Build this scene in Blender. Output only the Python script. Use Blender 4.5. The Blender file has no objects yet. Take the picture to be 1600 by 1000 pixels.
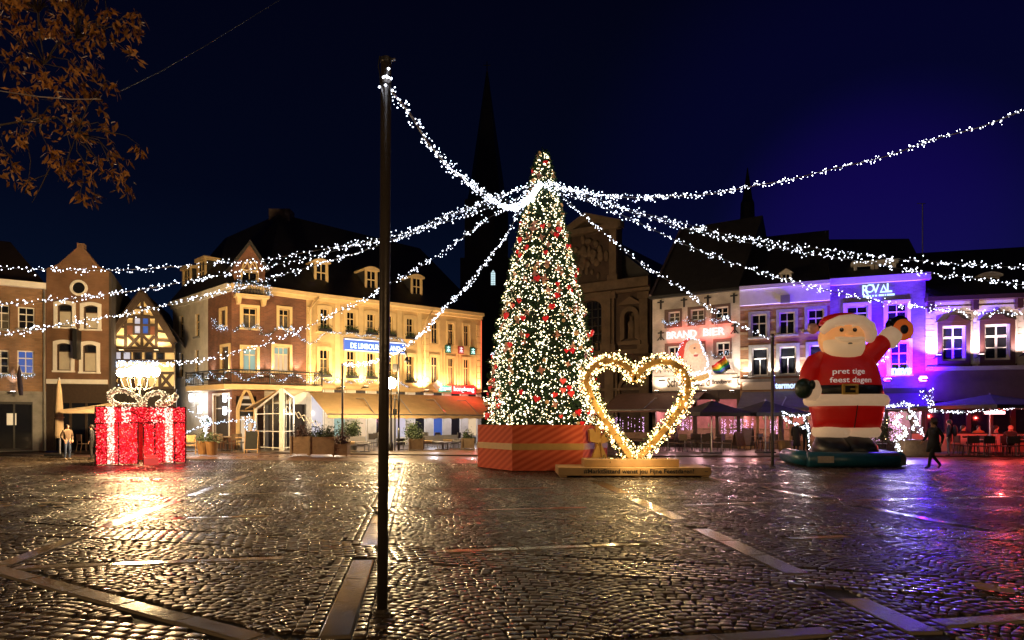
import bpy, math, random
import numpy as np
from mathutils import Vector, Matrix
R = random.Random(7)
N = np.random.default_rng(7)
sc = bpy.context.scene
C = sc.collection
PI = math.pi

# ------------------------------------------------------------------ camera, sky, exposure
F, HOR, H = 1067.0, 658.0, 1.62          # focal length and horizon of the photograph in its pixels, eye height in metres
cam = bpy.data.objects.new('camera', bpy.data.cameras.new('camera'))
C.objects.link(cam)
cam.location = (0, 0, H); cam.rotation_euler = (PI/2, 0, 0)
cam.data.sensor_width = 36; cam.data.lens = 36*F/1600
cam.data.shift_y = (HOR-500)/1600
cam.data.clip_start = .1; cam.data.clip_end = 1500
sc.camera = cam
w = bpy.data.worlds.new('World'); sc.world = w; w.use_nodes = True
nt = w.node_tree; nt.nodes.clear()
out = nt.nodes.new('ShaderNodeOutputWorld'); bg = nt.nodes.new('ShaderNodeBackground')
tc = nt.nodes.new('ShaderNodeTexCoord'); sp = nt.nodes.new('ShaderNodeSeparateXYZ'); rp = nt.nodes.new('ShaderNodeValToRGB')
nt.links.new(tc.outputs['Generated'], sp.inputs[0]); nt.links.new(sp.outputs['Z'], rp.inputs['Fac'])
# violet floodlight glow painted into the low sky colour above the house row
ax = Vector(((1375-800)/F, 1, (HOR-395)/F)).normalized(); dt = nt.nodes.new('ShaderNodeVectorMath'); dt.operation = 'DOT_PRODUCT'; dt.inputs[1].default_value = ax
nv = nt.nodes.new('ShaderNodeVectorMath'); nv.operation = 'NORMALIZE'; nt.links.new(tc.outputs['Generated'], nv.inputs[0]); nt.links.new(nv.outputs[0], dt.inputs[0])
rv = nt.nodes.new('ShaderNodeValToRGB'); rv.color_ramp.interpolation = 'EASE'; nt.links.new(dt.outputs['Value'], rv.inputs['Fac'])
for i, (p_, c_) in enumerate(((.90,(0,0,0)),(.975,(.0003,.0,.006)),(1.0,(.0024,.0,.034)))):
    q_ = rv.color_ramp.elements[i] if i < 2 else rv.color_ramp.elements.new(p_)
    q_.position = p_; q_.color = (*c_, 1)
ad = nt.nodes.new('ShaderNodeMix'); ad.data_type = 'RGBA'; ad.blend_type = 'ADD'; ad.inputs[0].default_value = 1
nt.links.new(rp.outputs['Color'], ad.inputs[6]); nt.links.new(rv.outputs['Color'], ad.inputs[7])
nt.links.new(ad.outputs[2], bg.inputs['Color']); nt.links.new(bg.outputs[0], out.inputs[0])
e = rp.color_ramp.elements
e[0].position = 0.0; e[0].color = (.0016, .0046, .0145, 1)
e[1].position = 1.0; e[1].color = (.0004, .0006, .003, 1)
x = e.new(.30); x.color = (.0005, .0012, .0055, 1)
x = e.new(.55); x.color = (.0004, .0006, .0038, 1)
bg.inputs['Strength'].default_value = 1.0
vs = sc.view_settings
vs.view_transform = 'Standard'; vs.look = 'None'; vs.exposure = .8; vs.gamma = 1; vs.use_curve_mapping = False
sc.render.engine = 'CYCLES'
cy = sc.cycles
cy.use_denoising = True
try: cy.denoiser = 'OPENIMAGEDENOISE'
except Exception: pass
cy.max_bounces = 5; cy.diffuse_bounces = 2; cy.glossy_bounces = 3; cy.transmission_bounces = 4
cy.sample_clamp_indirect = 3; cy.blur_glossy = .3
cy.use_light_tree = True
cy.caustics_reflective = False; cy.caustics_refractive = False

# ------------------------------------------------------------------ helpers
def P(x, y, d): return Vector(((x-800)/F*d, d, H+(HOR-y)/F*d))        # a point seen at a pixel of the photograph, d metres away
def G(x, d): return Vector(((x-800)/F*d, d, 0))
def gd(y): return F*H/(y-HOR)                                          # distance of a ground point

class MB:
    def __init__(s): s.v = []; s.f = []; s.m = []
    def add(s, vs, fs, mi=0):
        o = len(s.v); s.v += [tuple(p) for p in vs]
        for q in fs: s.f.append(tuple(i+o for i in q)); s.m.append(mi)
        return s
    def box(s, x0, x1, y0, y1, z0, z1, mi=0):
        return s.add([(x0,y0,z0),(x1,y0,z0),(x1,y1,z0),(x0,y1,z0),(x0,y0,z1),(x1,y0,z1),(x1,y1,z1),(x0,y1,z1)],
                     [(0,3,2,1),(4,5,6,7),(0,1,5,4),(1,2,6,5),(2,3,7,6),(3,0,4,7)], mi)
    def prism(s, poly, y0, y1, mi=0):                                  # polygon in x,z pushed along y
        n = len(poly)
        return s.add([(a,y0,b) for a,b in poly]+[(a,y1,b) for a,b in poly],
                     [tuple(range(n)), tuple(range(2*n-1, n-1, -1))]+[((i+1)%n, i, n+i, n+(i+1)%n) for i in range(n)], mi)
    def prismz(s, poly, z0, z1, mi=0):
        n = len(poly)
        return s.add([(a,b,z0) for a,b in poly]+[(a,b,z1) for a,b in poly],
                     [tuple(range(n-1,-1,-1)), tuple(range(n, 2*n))]+[(i, (i+1)%n, n+(i+1)%n, n+i) for i in range(n)], mi)
    def ribbon(s, a, b, y0, y1, mi=0, close=False):                    # solid between two polylines in x,z
        n = len(a); vs = []
        for (p, q) in zip(a, b): vs += [(p[0],y0,p[1]),(q[0],y0,q[1]),(q[0],y1,q[1]),(p[0],y1,p[1])]
        fs = []
        for i in range(n if close else n-1):
            j = (i+1) % n
            for k in range(4): fs.append((4*i+k, 4*i+(k+1)%4, 4*j+(k+1)%4, 4*j+k))
        if not close: fs += [(3,2,1,0), (4*n-4,4*n-3,4*n-2,4*n-1)]
        return s.add(vs, fs, mi)
    def tube(s, pts, r, n=8, mi=0, caps=True, close=False):
        pts = [Vector(p) for p in pts]; m = len(pts); vs = []; fs = []
        up = None
        for i, p in enumerate(pts):
            if close: t = pts[(i+1)%m]-pts[i-1]
            else: t = pts[min(i+1,m-1)]-pts[max(i-1,0)]
            t = t.normalized() if t.length > 1e-9 else Vector((0,0,1))
            if up is None: up = t.orthogonal().normalized()
            up = (up - t*up.dot(t)); up = up.normalized() if up.length > 1e-6 else t.orthogonal().normalized()
            sd = t.cross(up); rr = r[i] if isinstance(r, (list, tuple)) else r
            for k in range(n):
                a = 2*PI*k/n; vs.append(p+up*(rr*math.cos(a))+sd*(rr*math.sin(a)))
        for i in range(m if close else m-1):
            j = (i+1) % m
            for k in range(n): fs.append((i*n+k, i*n+(k+1)%n, j*n+(k+1)%n, j*n+k))
        if caps and not close: fs += [tuple(range(n-1,-1,-1)), tuple(range((m-1)*n, m*n))]
        return s.add(vs, fs, mi)
    def loft(s, rings, n=20, mi=0, pw=2.0):                            # rings (z, cx, cy, rx, ry): stacked ellipses
        vs = []; fs = []
        for (z, cx, cy_, rx, ry) in rings:
            for k in range(n):
                a = 2*PI*k/n; c_, s_ = math.cos(a), math.sin(a)
                q = (abs(c_)**pw+abs(s_)**pw)**(-1/pw)
                vs.append((cx+rx*c_*q, cy_+ry*s_*q, z))
        for i in range(len(rings)-1):
            for k in range(n): fs.append((i*n+k, i*n+(k+1)%n, (i+1)*n+(k+1)%n, (i+1)*n+k))
        fs += [tuple(range(n-1,-1,-1)), tuple(range((len(rings)-1)*n, len(rings)*n))]
        return s.add(vs, fs, mi)
    def lathe(s, prof, n=16, c=(0,0), mi=0): return s.loft([(z, c[0], c[1], r, r) for r, z in prof], n, mi)
    def ball(s, c, rx, ry=None, rz=None, n=12, m=8, mi=0, pw=2.0):
        ry = rx if ry is None else ry; rz = rx if rz is None else rz
        return s.loft([(c[2]-rz*math.cos(PI*(i+.02)/(m+.04)), c[0], c[1], rx*math.sin(PI*(i+.02)/(m+.04)), ry*math.sin(PI*(i+.02)/(m+.04))) for i in range(m+1)], n, mi, pw)
    def build(s, name, mats, parent=None, loc=(0,0,0), rot=(0,0,0), smooth=False, bevel=0, sub=0):
        me = bpy.data.meshes.new(name); me.from_pydata(s.v, [], s.f)
        if not isinstance(mats, (list, tuple)): mats = [mats]
        for k in mats: me.materials.append(k)
        if len(mats) > 1: me.polygons.foreach_set('material_index', s.m)
        if smooth: me.polygons.foreach_set('use_smooth', [True]*len(s.f))
        me.update()
        o = link(name, me, parent, loc, rot)
        if bevel:
            b = o.modifiers.new('edge', 'BEVEL'); b.width = bevel; b.segments = 2; b.limit_method = 'ANGLE'
        if sub:
            b = o.modifiers.new('sub', 'SUBSURF'); b.levels = sub; b.render_levels = sub
        return o

def link(name, data, parent=None, loc=(0,0,0), rot=(0,0,0)):
    o = bpy.data.objects.new(name, data); C.objects.link(o)
    o.location = loc; o.rotation_euler = rot
    if parent is not None: o.parent = parent
    return o
def tag(o, label, cat, group=None):
    o['label'] = label; o['category'] = cat
    if group: o['group'] = group
    return o
def thing(name, label, cat, loc=(0,0,0), rotz=0, group=None):
    return tag(link(name, None, None, loc, (0,0,rotz)), label, cat, group)
def struct(o): o['kind'] = 'structure'; return o
def stuff(o): o['kind'] = 'stuff'; return o
def dup(root, loc, rotz=0, label=None, s=1):
    r = root.copy(); C.objects.link(r); r.location = loc; r.rotation_euler = (0,0,rotz); r.scale = (s,s,s)
    if label: r['label'] = label
    for ch in root.children:
        c = ch.copy(); C.objects.link(c); c.parent = r
        for g in ch.children:
            d = g.copy(); C.objects.link(d); d.parent = c
    return r
def lamp(kind, loc, col, power, size=.1, parent=None, aim=None, angle=None, blend=.5, sizey=None):
    L = bpy.data.lights.new('lamp_light', kind); L.color = col; L.energy = power
    if kind == 'AREA':
        L.size = size
        if sizey: L.shape = 'RECTANGLE'; L.size_y = sizey
    else: L.shadow_soft_size = min(size, .03)                         # lamps shine from small visible points
    if kind == 'SPOT': L.spot_size = angle or 1.6; L.spot_blend = blend
    o = link('lamp_light', L, parent, loc)
    if aim is not None: o.rotation_euler = Vector(aim).to_track_quat('-Z', 'Y').to_euler()
    return o

# ------------------------------------------------------------------ materials
def mat(name, col, rough=.7, noise=None, bump=None, metal=0, emit=None, spec=.5, alpha=None, trans=0, coat=0, sss=0):
    m = bpy.data.materials.new(name); m.use_nodes = True; t = m.node_tree; b = t.nodes['Principled BSDF']
    b.inputs['Base Color'].default_value = (*col, 1); b.inputs['Roughness'].default_value = rough
    b.inputs['Metallic'].default_value = metal; b.inputs['Specular IOR Level'].default_value = spec
    b.inputs['Coat Weight'].default_value = coat
    if trans: b.inputs['Transmission Weight'].default_value = trans
    if emit: b.inputs['Emission Color'].default_value = (*emit[0], 1); b.inputs['Emission Strength'].default_value = emit[1]
    if noise or bump:
        tc = t.nodes.new('ShaderNodeTexCoord')
        if noise:
            nz = t.nodes.new('ShaderNodeTexNoise'); nz.inputs['Scale'].default_value = noise[0]; nz.inputs['Detail'].default_value = 6; nz.inputs['Roughness'].default_value = .65
            t.links.new(tc.outputs['Object'], nz.inputs['Vector'])
            r = t.nodes.new('ShaderNodeValToRGB'); t.links.new(nz.outputs['Fac'], r.inputs['Fac'])
            k = 1-noise[1]
            r.color_ramp.elements[0].position = .3; r.color_ramp.elements[0].color = (col[0]*k, col[1]*k, col[2]*k, 1)
            r.color_ramp.elements[1].position = .7; r.color_ramp.elements[1].color = (min(1,col[0]*(1+noise[1]*.4)), min(1,col[1]*(1+noise[1]*.4)), min(1,col[2]*(1+noise[1]*.4)), 1)
            t.links.new(r.outputs['Color'], b.inputs['Base Color'])
        if bump:
            nb = t.nodes.new('ShaderNodeTexNoise'); nb.inputs['Scale'].default_value = bump[0]; nb.inputs['Detail'].default_value = 5
            t.links.new(tc.outputs['Object'], nb.inputs['Vector'])
            bp = t.nodes.new('ShaderNodeBump'); bp.inputs['Strength'].default_value = bump[1]; bp.inputs['Distance'].default_value = .02
            t.links.new(nb.outputs['Fac'], bp.inputs['Height']); t.links.new(bp.outputs['Normal'], b.inputs['Normal'])
    m.cycles.emission_sampling = 'NONE'
    return m
def glow(name, col, strength, sample=False):
    m = mat(name, (.02,.02,.02), .5, emit=(col, strength))
    m.cycles.emission_sampling = 'FRONT' if sample else 'NONE'
    return m
def brick(name, c1, c2, mortar, wd=.23, rh=.075, bands=None):
    m = mat(name, c1, .8); t = m.node_tree; b = t.nodes['Principled BSDF']
    tc = t.nodes.new('ShaderNodeTexCoord'); s = t.nodes.new('ShaderNodeSeparateXYZ'); cb = t.nodes.new('ShaderNodeCombineXYZ')
    t.links.new(tc.outputs['Object'], s.inputs[0]); t.links.new(s.outputs['X'], cb.inputs['X']); t.links.new(s.outputs['Z'], cb.inputs['Y'])
    k = t.nodes.new('ShaderNodeTexBrick'); t.links.new(cb.outputs[0], k.inputs['Vector'])
    k.inputs['Scale'].default_value = 1; k.inputs['Brick Width'].default_value = wd; k.inputs['Row Height'].default_value = rh
    k.inputs['Mortar Size'].default_value = .007; k.inputs['Mortar Smooth'].default_value = .2; k.inputs['Bias'].default_value = -.1
    k.inputs['Color1'].default_value = (*c1,1); k.inputs['Color2'].default_value = (*c2,1); k.inputs['Mortar'].default_value = (*mortar,1)
    nz = t.nodes.new('ShaderNodeTexNoise'); nz.inputs['Scale'].default_value = 1.1; nz.inputs['Detail'].default_value = 7
    t.links.new(tc.outputs['Object'], nz.inputs['Vector'])
    mr = t.nodes.new('ShaderNodeMapRange'); mr.inputs[1].default_value = .3; mr.inputs[2].default_value = .7; mr.inputs[3].default_value = .6; mr.inputs[4].default_value = 1.15
    t.links.new(nz.outputs['Fac'], mr.inputs[0])
    mx = t.nodes.new('ShaderNodeMix'); mx.data_type = 'RGBA'; mx.blend_type = 'MULTIPLY'; mx.inputs[0].default_value = 1
    t.links.new(k.outputs['Color'], mx.inputs[6]); t.links.new(mr.outputs[0], mx.inputs[7])
    t.links.new(mx.outputs[2], b.inputs['Base Color'])
    bp = t.nodes.new('ShaderNodeBump'); bp.inputs['Strength'].default_value = .6; bp.inputs['Distance'].default_value = .01; bp.invert = True
    t.links.new(k.outputs['Fac'], bp.inputs['Height']); t.links.new(bp.outputs['Normal'], b.inputs['Normal'])
    return m
M = {}
M['brick_a'] = brick('brick_brown', (.30,.17,.09), (.22,.12,.06), (.22,.17,.12))
M['brick_b'] = brick('brick_smooth', (.21,.11,.06), (.185,.095,.05), (.18,.11,.07), .22, .065)
M['brick_d'] = brick('brick_red', (.19,.075,.04), (.13,.05,.03), (.17,.11,.075))
M['brick_f'] = brick('brick_ochre', (.32,.14,.055), (.20,.085,.035), (.22,.15,.10))
M['brick_g'] = brick('brick_grey', (.20,.15,.17), (.15,.11,.13), (.20,.17,.18))
M['brick_w'] = brick('brick_whitewashed', (.62,.57,.50), (.54,.50,.44), (.50,.46,.40))
M['cream'] = mat('cream_stucco', (.58,.41,.20), .8, (.9,.34), (60,.15))
M['white_stucco'] = mat('white_stucco', (.60,.56,.48), .8, (.9,.32), (60,.15))
M['yellow_trim'] = mat('yellow_trim', (.66,.49,.25), .6, (3,.12))
M['white'] = mat('white_paint', (.74,.72,.68), .45, (4,.1))
M['plaster'] = mat('plaster_infill', (.80,.66,.38), .85, (3,.18))
M['timber'] = mat('dark_timber', (.045,.025,.014), .7, (8,.4), (40,.4))
M['stone'] = mat('blue_stone', (.25,.24,.22), .7, (3,.3), (40,.3))
M['church_stone'] = mat('church_stone', (.14,.10,.065), .85, (1.2,.45), (20,.5))
M['church_brick'] = brick('church_brick', (.075,.045,.03), (.06,.037,.026), (.075,.052,.037))
M['tower_stone'] = mat('tower_stone', (.06,.05,.045), .9, (.5,.3))
M['slate'] = mat('roof_slate', (.030,.028,.028), .55, (2.5,.5), (30,.5))
M['tile'] = mat('roof_tile', (.055,.035,.028), .7, (3,.4), (30,.5))
M['glass'] = mat('window_glass', (.012,.013,.016), .06, spec=.7)
M['glass_blue'] = mat('window_lit_blue', (.02,.04,.1), .1, emit=((.06,.14,.55), .35))
M['glass_warm'] = mat('window_lit_warm', (.1,.07,.04), .15, emit=((.9,.65,.4), .45))
M['glass_teal'] = mat('window_lit_teal', (.05,.1,.1), .15, emit=((.55,.72,.62), .30))
M['glass_white'] = mat('window_lit_white', (.2,.2,.2), .15, emit=((.75,.75,.95), .32))
M['glass_curtain'] = mat('window_net_curtain', (.11,.095,.075), .25, (5,.5), spec=.6)
M['clear'] = mat('clear_glass', (.9,.92,.92), .03, trans=1.0)
M['clear'].node_tree.nodes['Principled BSDF'].inputs['IOR'].default_value = 1.02
M['blind'] = mat('window_blind', (.50,.46,.38), .5, (6,.1))
M['black'] = mat('black_iron', (.012,.012,.013), .45)
M['steel'] = mat('grey_steel', (.30,.30,.31), .35, metal=.8)
M['darkwall'] = mat('dark_wall', (.05,.04,.035), .85, (2,.3))
M['wood'] = mat('weathered_wood', (.20,.13,.075), .7, (6,.35), (30,.3))
M['wood_pale'] = mat('pale_wood', (.42,.27,.13), .6, (5,.25), (30,.2))
M['gold'] = mat('gold_board', (.50,.30,.09), .5, (4,.15), spec=.5)
M['leafgreen'] = mat('garland_green', (.03,.06,.02), .7, (8,.5))
M['leafdark'] = mat('shrub_green', (.035,.06,.022), .7, (8,.5))
M['plum'] = mat('heather_leaf', (.07,.03,.03), .7, (8,.5))
M['canvas'] = mat('beige_canvas', (.30,.22,.135), .85, (3,.2))
M['canvas_cream'] = mat('cream_canvas', (.44,.30,.145), .85, (2,.2))
M['canvas_brown'] = mat('brown_canvas', (.12,.065,.05), .85, (3,.2))
M['canvas_black'] = mat('black_canvas', (.035,.03,.032), .8, (3,.2))
M['canvas_grey'] = mat('grey_canvas', (.16,.14,.14), .85, (3,.2))
M['led'] = glow('bulb_cool_white', (.80,.85,1.0), 6)
M['led_blue'] = glow('bulb_blue_white', (.60,.75,1.0), 3.2)
M['led_warm'] = glow('bulb_warm_white', (1.0,.74,.36), 3.6)
M['led_gold'] = glow('bulb_golden', (1.0,.66,.26), 6)
M['led_cream'] = glow('bulb_cream', (1.0,.86,.56), 5)
M['led_red'] = glow('bulb_red', (1.0,.02,.04), 1.5)
M['led_pink'] = glow('bulb_pink', (.95,.50,.95), 1.4)
M['led_green'] = glow('sign_green', (.1,.95,.62), 1.0)
M['led_white_sign'] = glow('sign_white', (1,.86,.86), 1.1)
M['sign_blue'] = glow('sign_blue_neon', (.42,.68,1.0), 1.3)

# ------------------------------------------------------------------ scattered small geometry
def np_mesh(name, V, Fq, mats, parent=None, smooth=False, loc=(0,0,0), attr=None):
    V = np.asarray(V, dtype=np.float32).reshape(-1, 3); Fq = np.asarray(Fq, dtype=np.int32); k = Fq.shape[1]
    me = bpy.data.meshes.new(name)
    me.vertices.add(len(V)); me.vertices.foreach_set('co', V.ravel())
    me.loops.add(Fq.size); me.loops.foreach_set('vertex_index', Fq.ravel())
    me.polygons.add(len(Fq)); me.polygons.foreach_set('loop_start', np.arange(0, Fq.size, k, dtype=np.int32))
    if smooth: me.polygons.foreach_set('use_smooth', np.ones(len(Fq), dtype=bool))
    if attr is not None:
        a = me.attributes.new('rnd', 'FLOAT', 'POINT'); a.data.foreach_set('value', np.asarray(attr, dtype=np.float32))
    me.update(calc_edges=True); me.validate()
    for k_ in (mats if isinstance(mats, (list, tuple)) else [mats]): me.materials.append(k_)
    return link(name, me, parent, loc)
OCT = np.array([(1,0,0),(-1,0,0),(0,1,0),(0,-1,0),(0,0,1),(0,0,-1)], dtype=np.float32)
OCF = np.array([(0,2,4),(2,1,4),(1,3,4),(3,0,4),(2,0,5),(1,2,5),(3,1,5),(0,3,5)], dtype=np.int32)
def bulbs(name, pts, r, m, parent=None):
    pts = np.asarray(pts, dtype=np.float32).reshape(-1,3); n = len(pts)
    rr = (np.asarray(r)*np.ones(n)*N.uniform(.5,1.4,n)).astype(np.float32)
    V = pts[:,None,:]+OCT[None]*rr[:,None,None]
    Fq = OCF[None]+(np.arange(n)*6)[:,None,None]
    return stuff(np_mesh(name, V, Fq.reshape(-1,3), m, parent, smooth=True))
def leaves(name, pts, ln, wd, m, parent=None, dirs=None, spread=1.0, st=True):
    pts = np.asarray(pts, dtype=np.float32).reshape(-1,3); n = len(pts)
    d = N.normal(size=(n,3))
    if dirs is not None: d = np.asarray(dirs)+d*spread*.5
    d /= np.linalg.norm(d, axis=1)[:,None]+1e-9
    s = np.cross(d, N.normal(size=(n,3))); s /= np.linalg.norm(s, axis=1)[:,None]+1e-9
    L = (ln*N.uniform(.6,1.3,n))[:,None]; Wd = (wd*N.uniform(.7,1.3,n))[:,None]
    V = np.stack([pts, pts+d*L*.5+s*Wd*.5, pts+d*L, pts+d*L*.45-s*Wd*.5], axis=1)
    Fq = np.arange(n*4, dtype=np.int32).reshape(-1,4)
    o = np_mesh(name, V, Fq, m, parent)
    return stuff(o) if st else o
def along(path, step):                                                # points every step metres along a polyline
    path = [Vector(p) for p in path]; out = []; acc = 0
    for a, b in zip(path, path[1:]):
        L = (b-a).length; t = acc
        while t < L: out.append(a+(b-a)*(t/L)); t += step
        acc = t-L
    return out
def garland(name, path, parent, led, dens=20, rad=.07, br=.0135, leaf=.07, green=True):
    pts = np.array(along(path, .02))
    if green:
        q = np.repeat(pts, 3, axis=0)+N.normal(0, rad*.5, (len(pts)*3,3))
        leaves(name, q, leaf, leaf*.35, M['leafgreen'], parent)
    Ln = sum((Vector(a)-Vector(b)).length for a,b in zip(path, path[1:]))
    k = max(3, int(Ln*dens)); idx = N.integers(0, len(pts), k)
    return bulbs('bulb_string', pts[idx]+N.normal(0, rad*.6, (k,3)), br, led, parent)
def text(body, size, m, parent, loc, rot=(PI/2,0,0), ext=.015, name='lettering', align='LEFT', width=None, off=0, spacing=1.0, shear=0):
    c = bpy.data.curves.new(name, 'FONT'); c.body = body; c.size = size; c.extrude = ext; c.align_x = align; c.offset = off; c.space_character = spacing; c.resolution_u = 3; c.shear = shear
    t = bpy.data.objects.new(name, c); me = bpy.data.meshes.new_from_object(t)
    bpy.data.objects.remove(t)
    me.materials.clear(); me.materials.append(m)
    o = link(name, me, parent, loc, rot)
    if width:
        xs = [v.co.x for v in me.vertices]; o.scale.x = width/(max(xs)-min(xs))
    return o
# ------------------------------------------------------------------ ground
def wet(name, c1, c2, rough, bump=(30,.3), big=.35, attr=False, patch=None):
    m = mat(name, c1, rough[0]); t = m.node_tree; b = t.nodes['Principled BSDF']; L = t.links.new; b.inputs['Specular IOR Level'].default_value = .42
    tc = t.nodes.new('ShaderNodeTexCoord'); nz = t.nodes.new('ShaderNodeTexNoise'); nz.inputs['Scale'].default_value = big; nz.inputs['Detail'].default_value = 5
    geo = t.nodes.new('ShaderNodeNewGeometry'); L(geo.outputs['Position'], nz.inputs['Vector'])
    mx = t.nodes.new('ShaderNodeMix'); mx.data_type = 'RGBA'; mx.inputs[6].default_value = (*c1,1); mx.inputs[7].default_value = (*c2,1)
    r = t.nodes.new('ShaderNodeMapRange'); r.inputs[1].default_value = .35; r.inputs[2].default_value = .65; r.inputs[3].default_value = rough[0]; r.inputs[4].default_value = rough[1]
    if attr:
        a = t.nodes.new('ShaderNodeAttribute'); a.attribute_name = 'rnd'
        L(a.outputs['Fac'], mx.inputs[0])
        ad = t.nodes.new('ShaderNodeMath'); ad.operation = 'MULTIPLY_ADD'; ad.inputs[1].default_value = .5; L(a.outputs['Fac'], ad.inputs[0])
        sb = t.nodes.new('ShaderNodeMath'); sb.operation = 'MULTIPLY_ADD'; sb.inputs[1].default_value = 1.0; sb.inputs[2].default_value = -.25; L(nz.outputs['Fac'], sb.inputs[0]); L(sb.outputs[0], ad.inputs[2])
        L(ad.outputs[0], r.inputs[0])
    else:
        L(nz.outputs['Fac'], mx.inputs[0]); L(nz.outputs['Fac'], r.inputs[0])
    L(mx.outputs[2], b.inputs['Base Color']); L(r.outputs[0], b.inputs['Roughness'])
    nb = t.nodes.new('ShaderNodeTexNoise'); nb.inputs['Scale'].default_value = bump[0]; nb.inputs['Detail'].default_value = 3; L(geo.outputs['Position'], nb.inputs['Vector'])
    bp = t.nodes.new('ShaderNodeBump'); bp.inputs['Strength'].default_value = bump[1]; bp.inputs['Distance'].default_value = .01
    L(nb.outputs['Fac'], bp.inputs['Height']); L(bp.outputs['Normal'], b.inputs['Normal'])
    return m
M['cobble'] = wet('wet_cobble', (.024,.015,.008), (.058,.037,.019), (.24,.47), (70,.22), .4, True)
M['sett'] = wet('wet_worn_sett', (.050,.036,.024), (.085,.062,.042), (.18,.36), (40,.2), .4, True)
M['slab'] = wet('wet_granite_slab', (.11,.09,.07), (.19,.16,.125), (.06,.20), (25,.10), .8)
M['grout'] = wet('joint_sand', (.012,.010,.008), (.022,.018,.013), (.5,.8), (60,.3))
M['lane'] = wet('wet_lane_brick', (.10,.055,.045), (.15,.08,.065), (.20,.42), (14,.35), .3)
M['terrace'] = wet('wet_terrace_brick', (.06,.042,.032), (.10,.07,.05), (.25,.5), (12,.35), .3)

ground = struct(MB().add([(-160,-30,-.022),(160,-30,-.022),(160,260,-.022),(-160,260,-.022)], [(0,1,2,3)]).build('ground', M['grout']))
UA, VA = math.radians(11.5), math.radians(8)
O2 = np.array([-1.78, 8.3]); U2 = np.array([math.cos(UA), math.sin(UA)]); V2 = np.array([-math.sin(VA), math.cos(VA)])
CA, CB = 4.5, 3.8                                                     # bay of the paving grid along the two directions
B2 = np.stack([U2, V2], 1); IB = np.linalg.inv(B2)
def st(xy): return (np.asarray(xy)-O2) @ IB.T
def wxy(q): return np.asarray(q) @ B2.T + O2
square = struct(link('square', None))
RIGHT_EDGE = lambda x: 25.6+np.where(x > 0, 0, -x*.28)                 # where the cobbles end and the brick lane begins
def strip_half(k): return {0:.12, 1:.14, -1:.115}.get(k, .10)
BAND = .42                                                            # half width of the worn sett bands
SL = .55
def band_off(s, t):
    c = t+SL*s-.3; k = np.round(c/4.1); cs = 1/math.sqrt(1+SL*SL)
    wob = .12*np.sin(s*.9+k*2)
    return (c-k*4.1+wob)*cs
SK = {1: (.28,.073), -1: (.48,-.032)}
def sctr(k, t): a, c = SK.get(k, (0,0)); return k*CA+a+c*t                   # where a slab strip runs
VL = {k: {0:.95, 1:1.0, -1:.9}.get(k, 1.9) for k in range(-8, 9)}; VT0 = -7.0
VON = {k: np.array([abs(float(band_off(np.array(sctr(k, VT0+(i+.5)*L_)), np.array(VT0+(i+.5)*L_)))) > (.40 if L_ < 1.2 else .75) for i in range(int(40/L_))]) for k, L_ in VL.items()}
UL = {j: .95 if j < 1 else 1.9 for j in range(-3, 9)}; US0 = -38.0
UON = {j: np.array([abs(float(band_off(np.array(US0+(i+.5)*L_), np.array(j*CB)))) > BAND+.1 and min(abs(US0+(i+.5)*L_-sctr(q, j*CB)) for q in range(-8, 9)) > .16+L_/2 for i in range(int(76/L_))]) for j, L_ in UL.items()}
D0 = np.array([-4.0,.02]); D1 = np.array([.5,-4.1])
def in_strip(s, t, pad=0):
    a = np.zeros(len(s), dtype=bool)
    for q in VL: a |= (np.abs(s-sctr(q, t)) < strip_half(q)+pad) & VON[q][np.clip(((t-VT0)/VL[q]).astype(int), 0, len(VON[q])-1)]
    j = np.clip(np.round(t/CB), -3, 8).astype(int); b = np.abs(t-j*CB) < .10+pad
    for q in UL: m_ = j == q; b[m_] &= UON[q][np.clip(((s[m_]-US0)/UL[q]).astype(int), 0, len(UON[q])-1)]
    dd = (D1-D0)/np.linalg.norm(D1-D0); nn = np.array([-dd[1], dd[0]])
    al = (s-D0[0])*dd[0]+(t-D0[1])*dd[1]; ac = np.abs((s-D0[0])*nn[0]+(t-D0[1])*nn[1])
    c = (ac < .12+pad) & (al > 0) & (al < np.linalg.norm(D1-D0))
    return a, b, c
def in_view(x, y, far): return (y > 4.75) & (y < far) & (np.abs(x) < .80*y+1.2)
def sang(k): q = V2+SK.get(k, (0,0))[1]*U2; return math.atan2(q[1], q[0])
cand = []
FW = 1.42; phi_max = math.radians(56); r_ = FW/2/math.sin(phi_max)
for c in range(-26, 22):
    s0 = c*FW
    for k in range(-72, 300):
        t0 = k*.103
        p = wxy(np.array([s0, t0]))
        if not (3.6 < p[1] < 31) or abs(p[0]) > .80*p[1]+2.5: continue
        n = int(2*phi_max*r_/.109)
        ph = (np.arange(n)+.5+N.uniform(-.13,.13,n)+N.uniform(-.5,.5))/n*2*phi_max-phi_max
        cand.append(np.stack([s0+r_*np.sin(ph), t0+r_*np.cos(ph), -ph, N.uniform(.088,.108,n), np.maximum(.098*np.cos(ph), .058)*N.uniform(.90,1.03,n), np.zeros(n)], 1))
cand = np.concatenate(cand)
keep = np.abs(band_off(cand[:,0], cand[:,1])) > BAND+.03
cand = cand[keep]
bands = []
ba = math.atan2(-SL, 1); bd = np.array([math.cos(ba), math.sin(ba)]); bn = np.array([-bd[1], bd[0]])
for k in range(-5, 9):
    s = np.arange(-34, 34, .152)
    for row in range(-3, 4):
        ss = s+(row % 2)*.076
        tt = .3+4.1*k-SL*ss-.12*np.sin(ss*.9+k*2)
        q = np.stack([ss+bn[0]*row*.112, tt+bn[1]*row*.112], 1)
        bands.append(np.concatenate([q, np.full((len(q),1), ba), np.full((len(q),1), .145), np.full((len(q),1), .107), np.ones((len(q),1))], 1))
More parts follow.
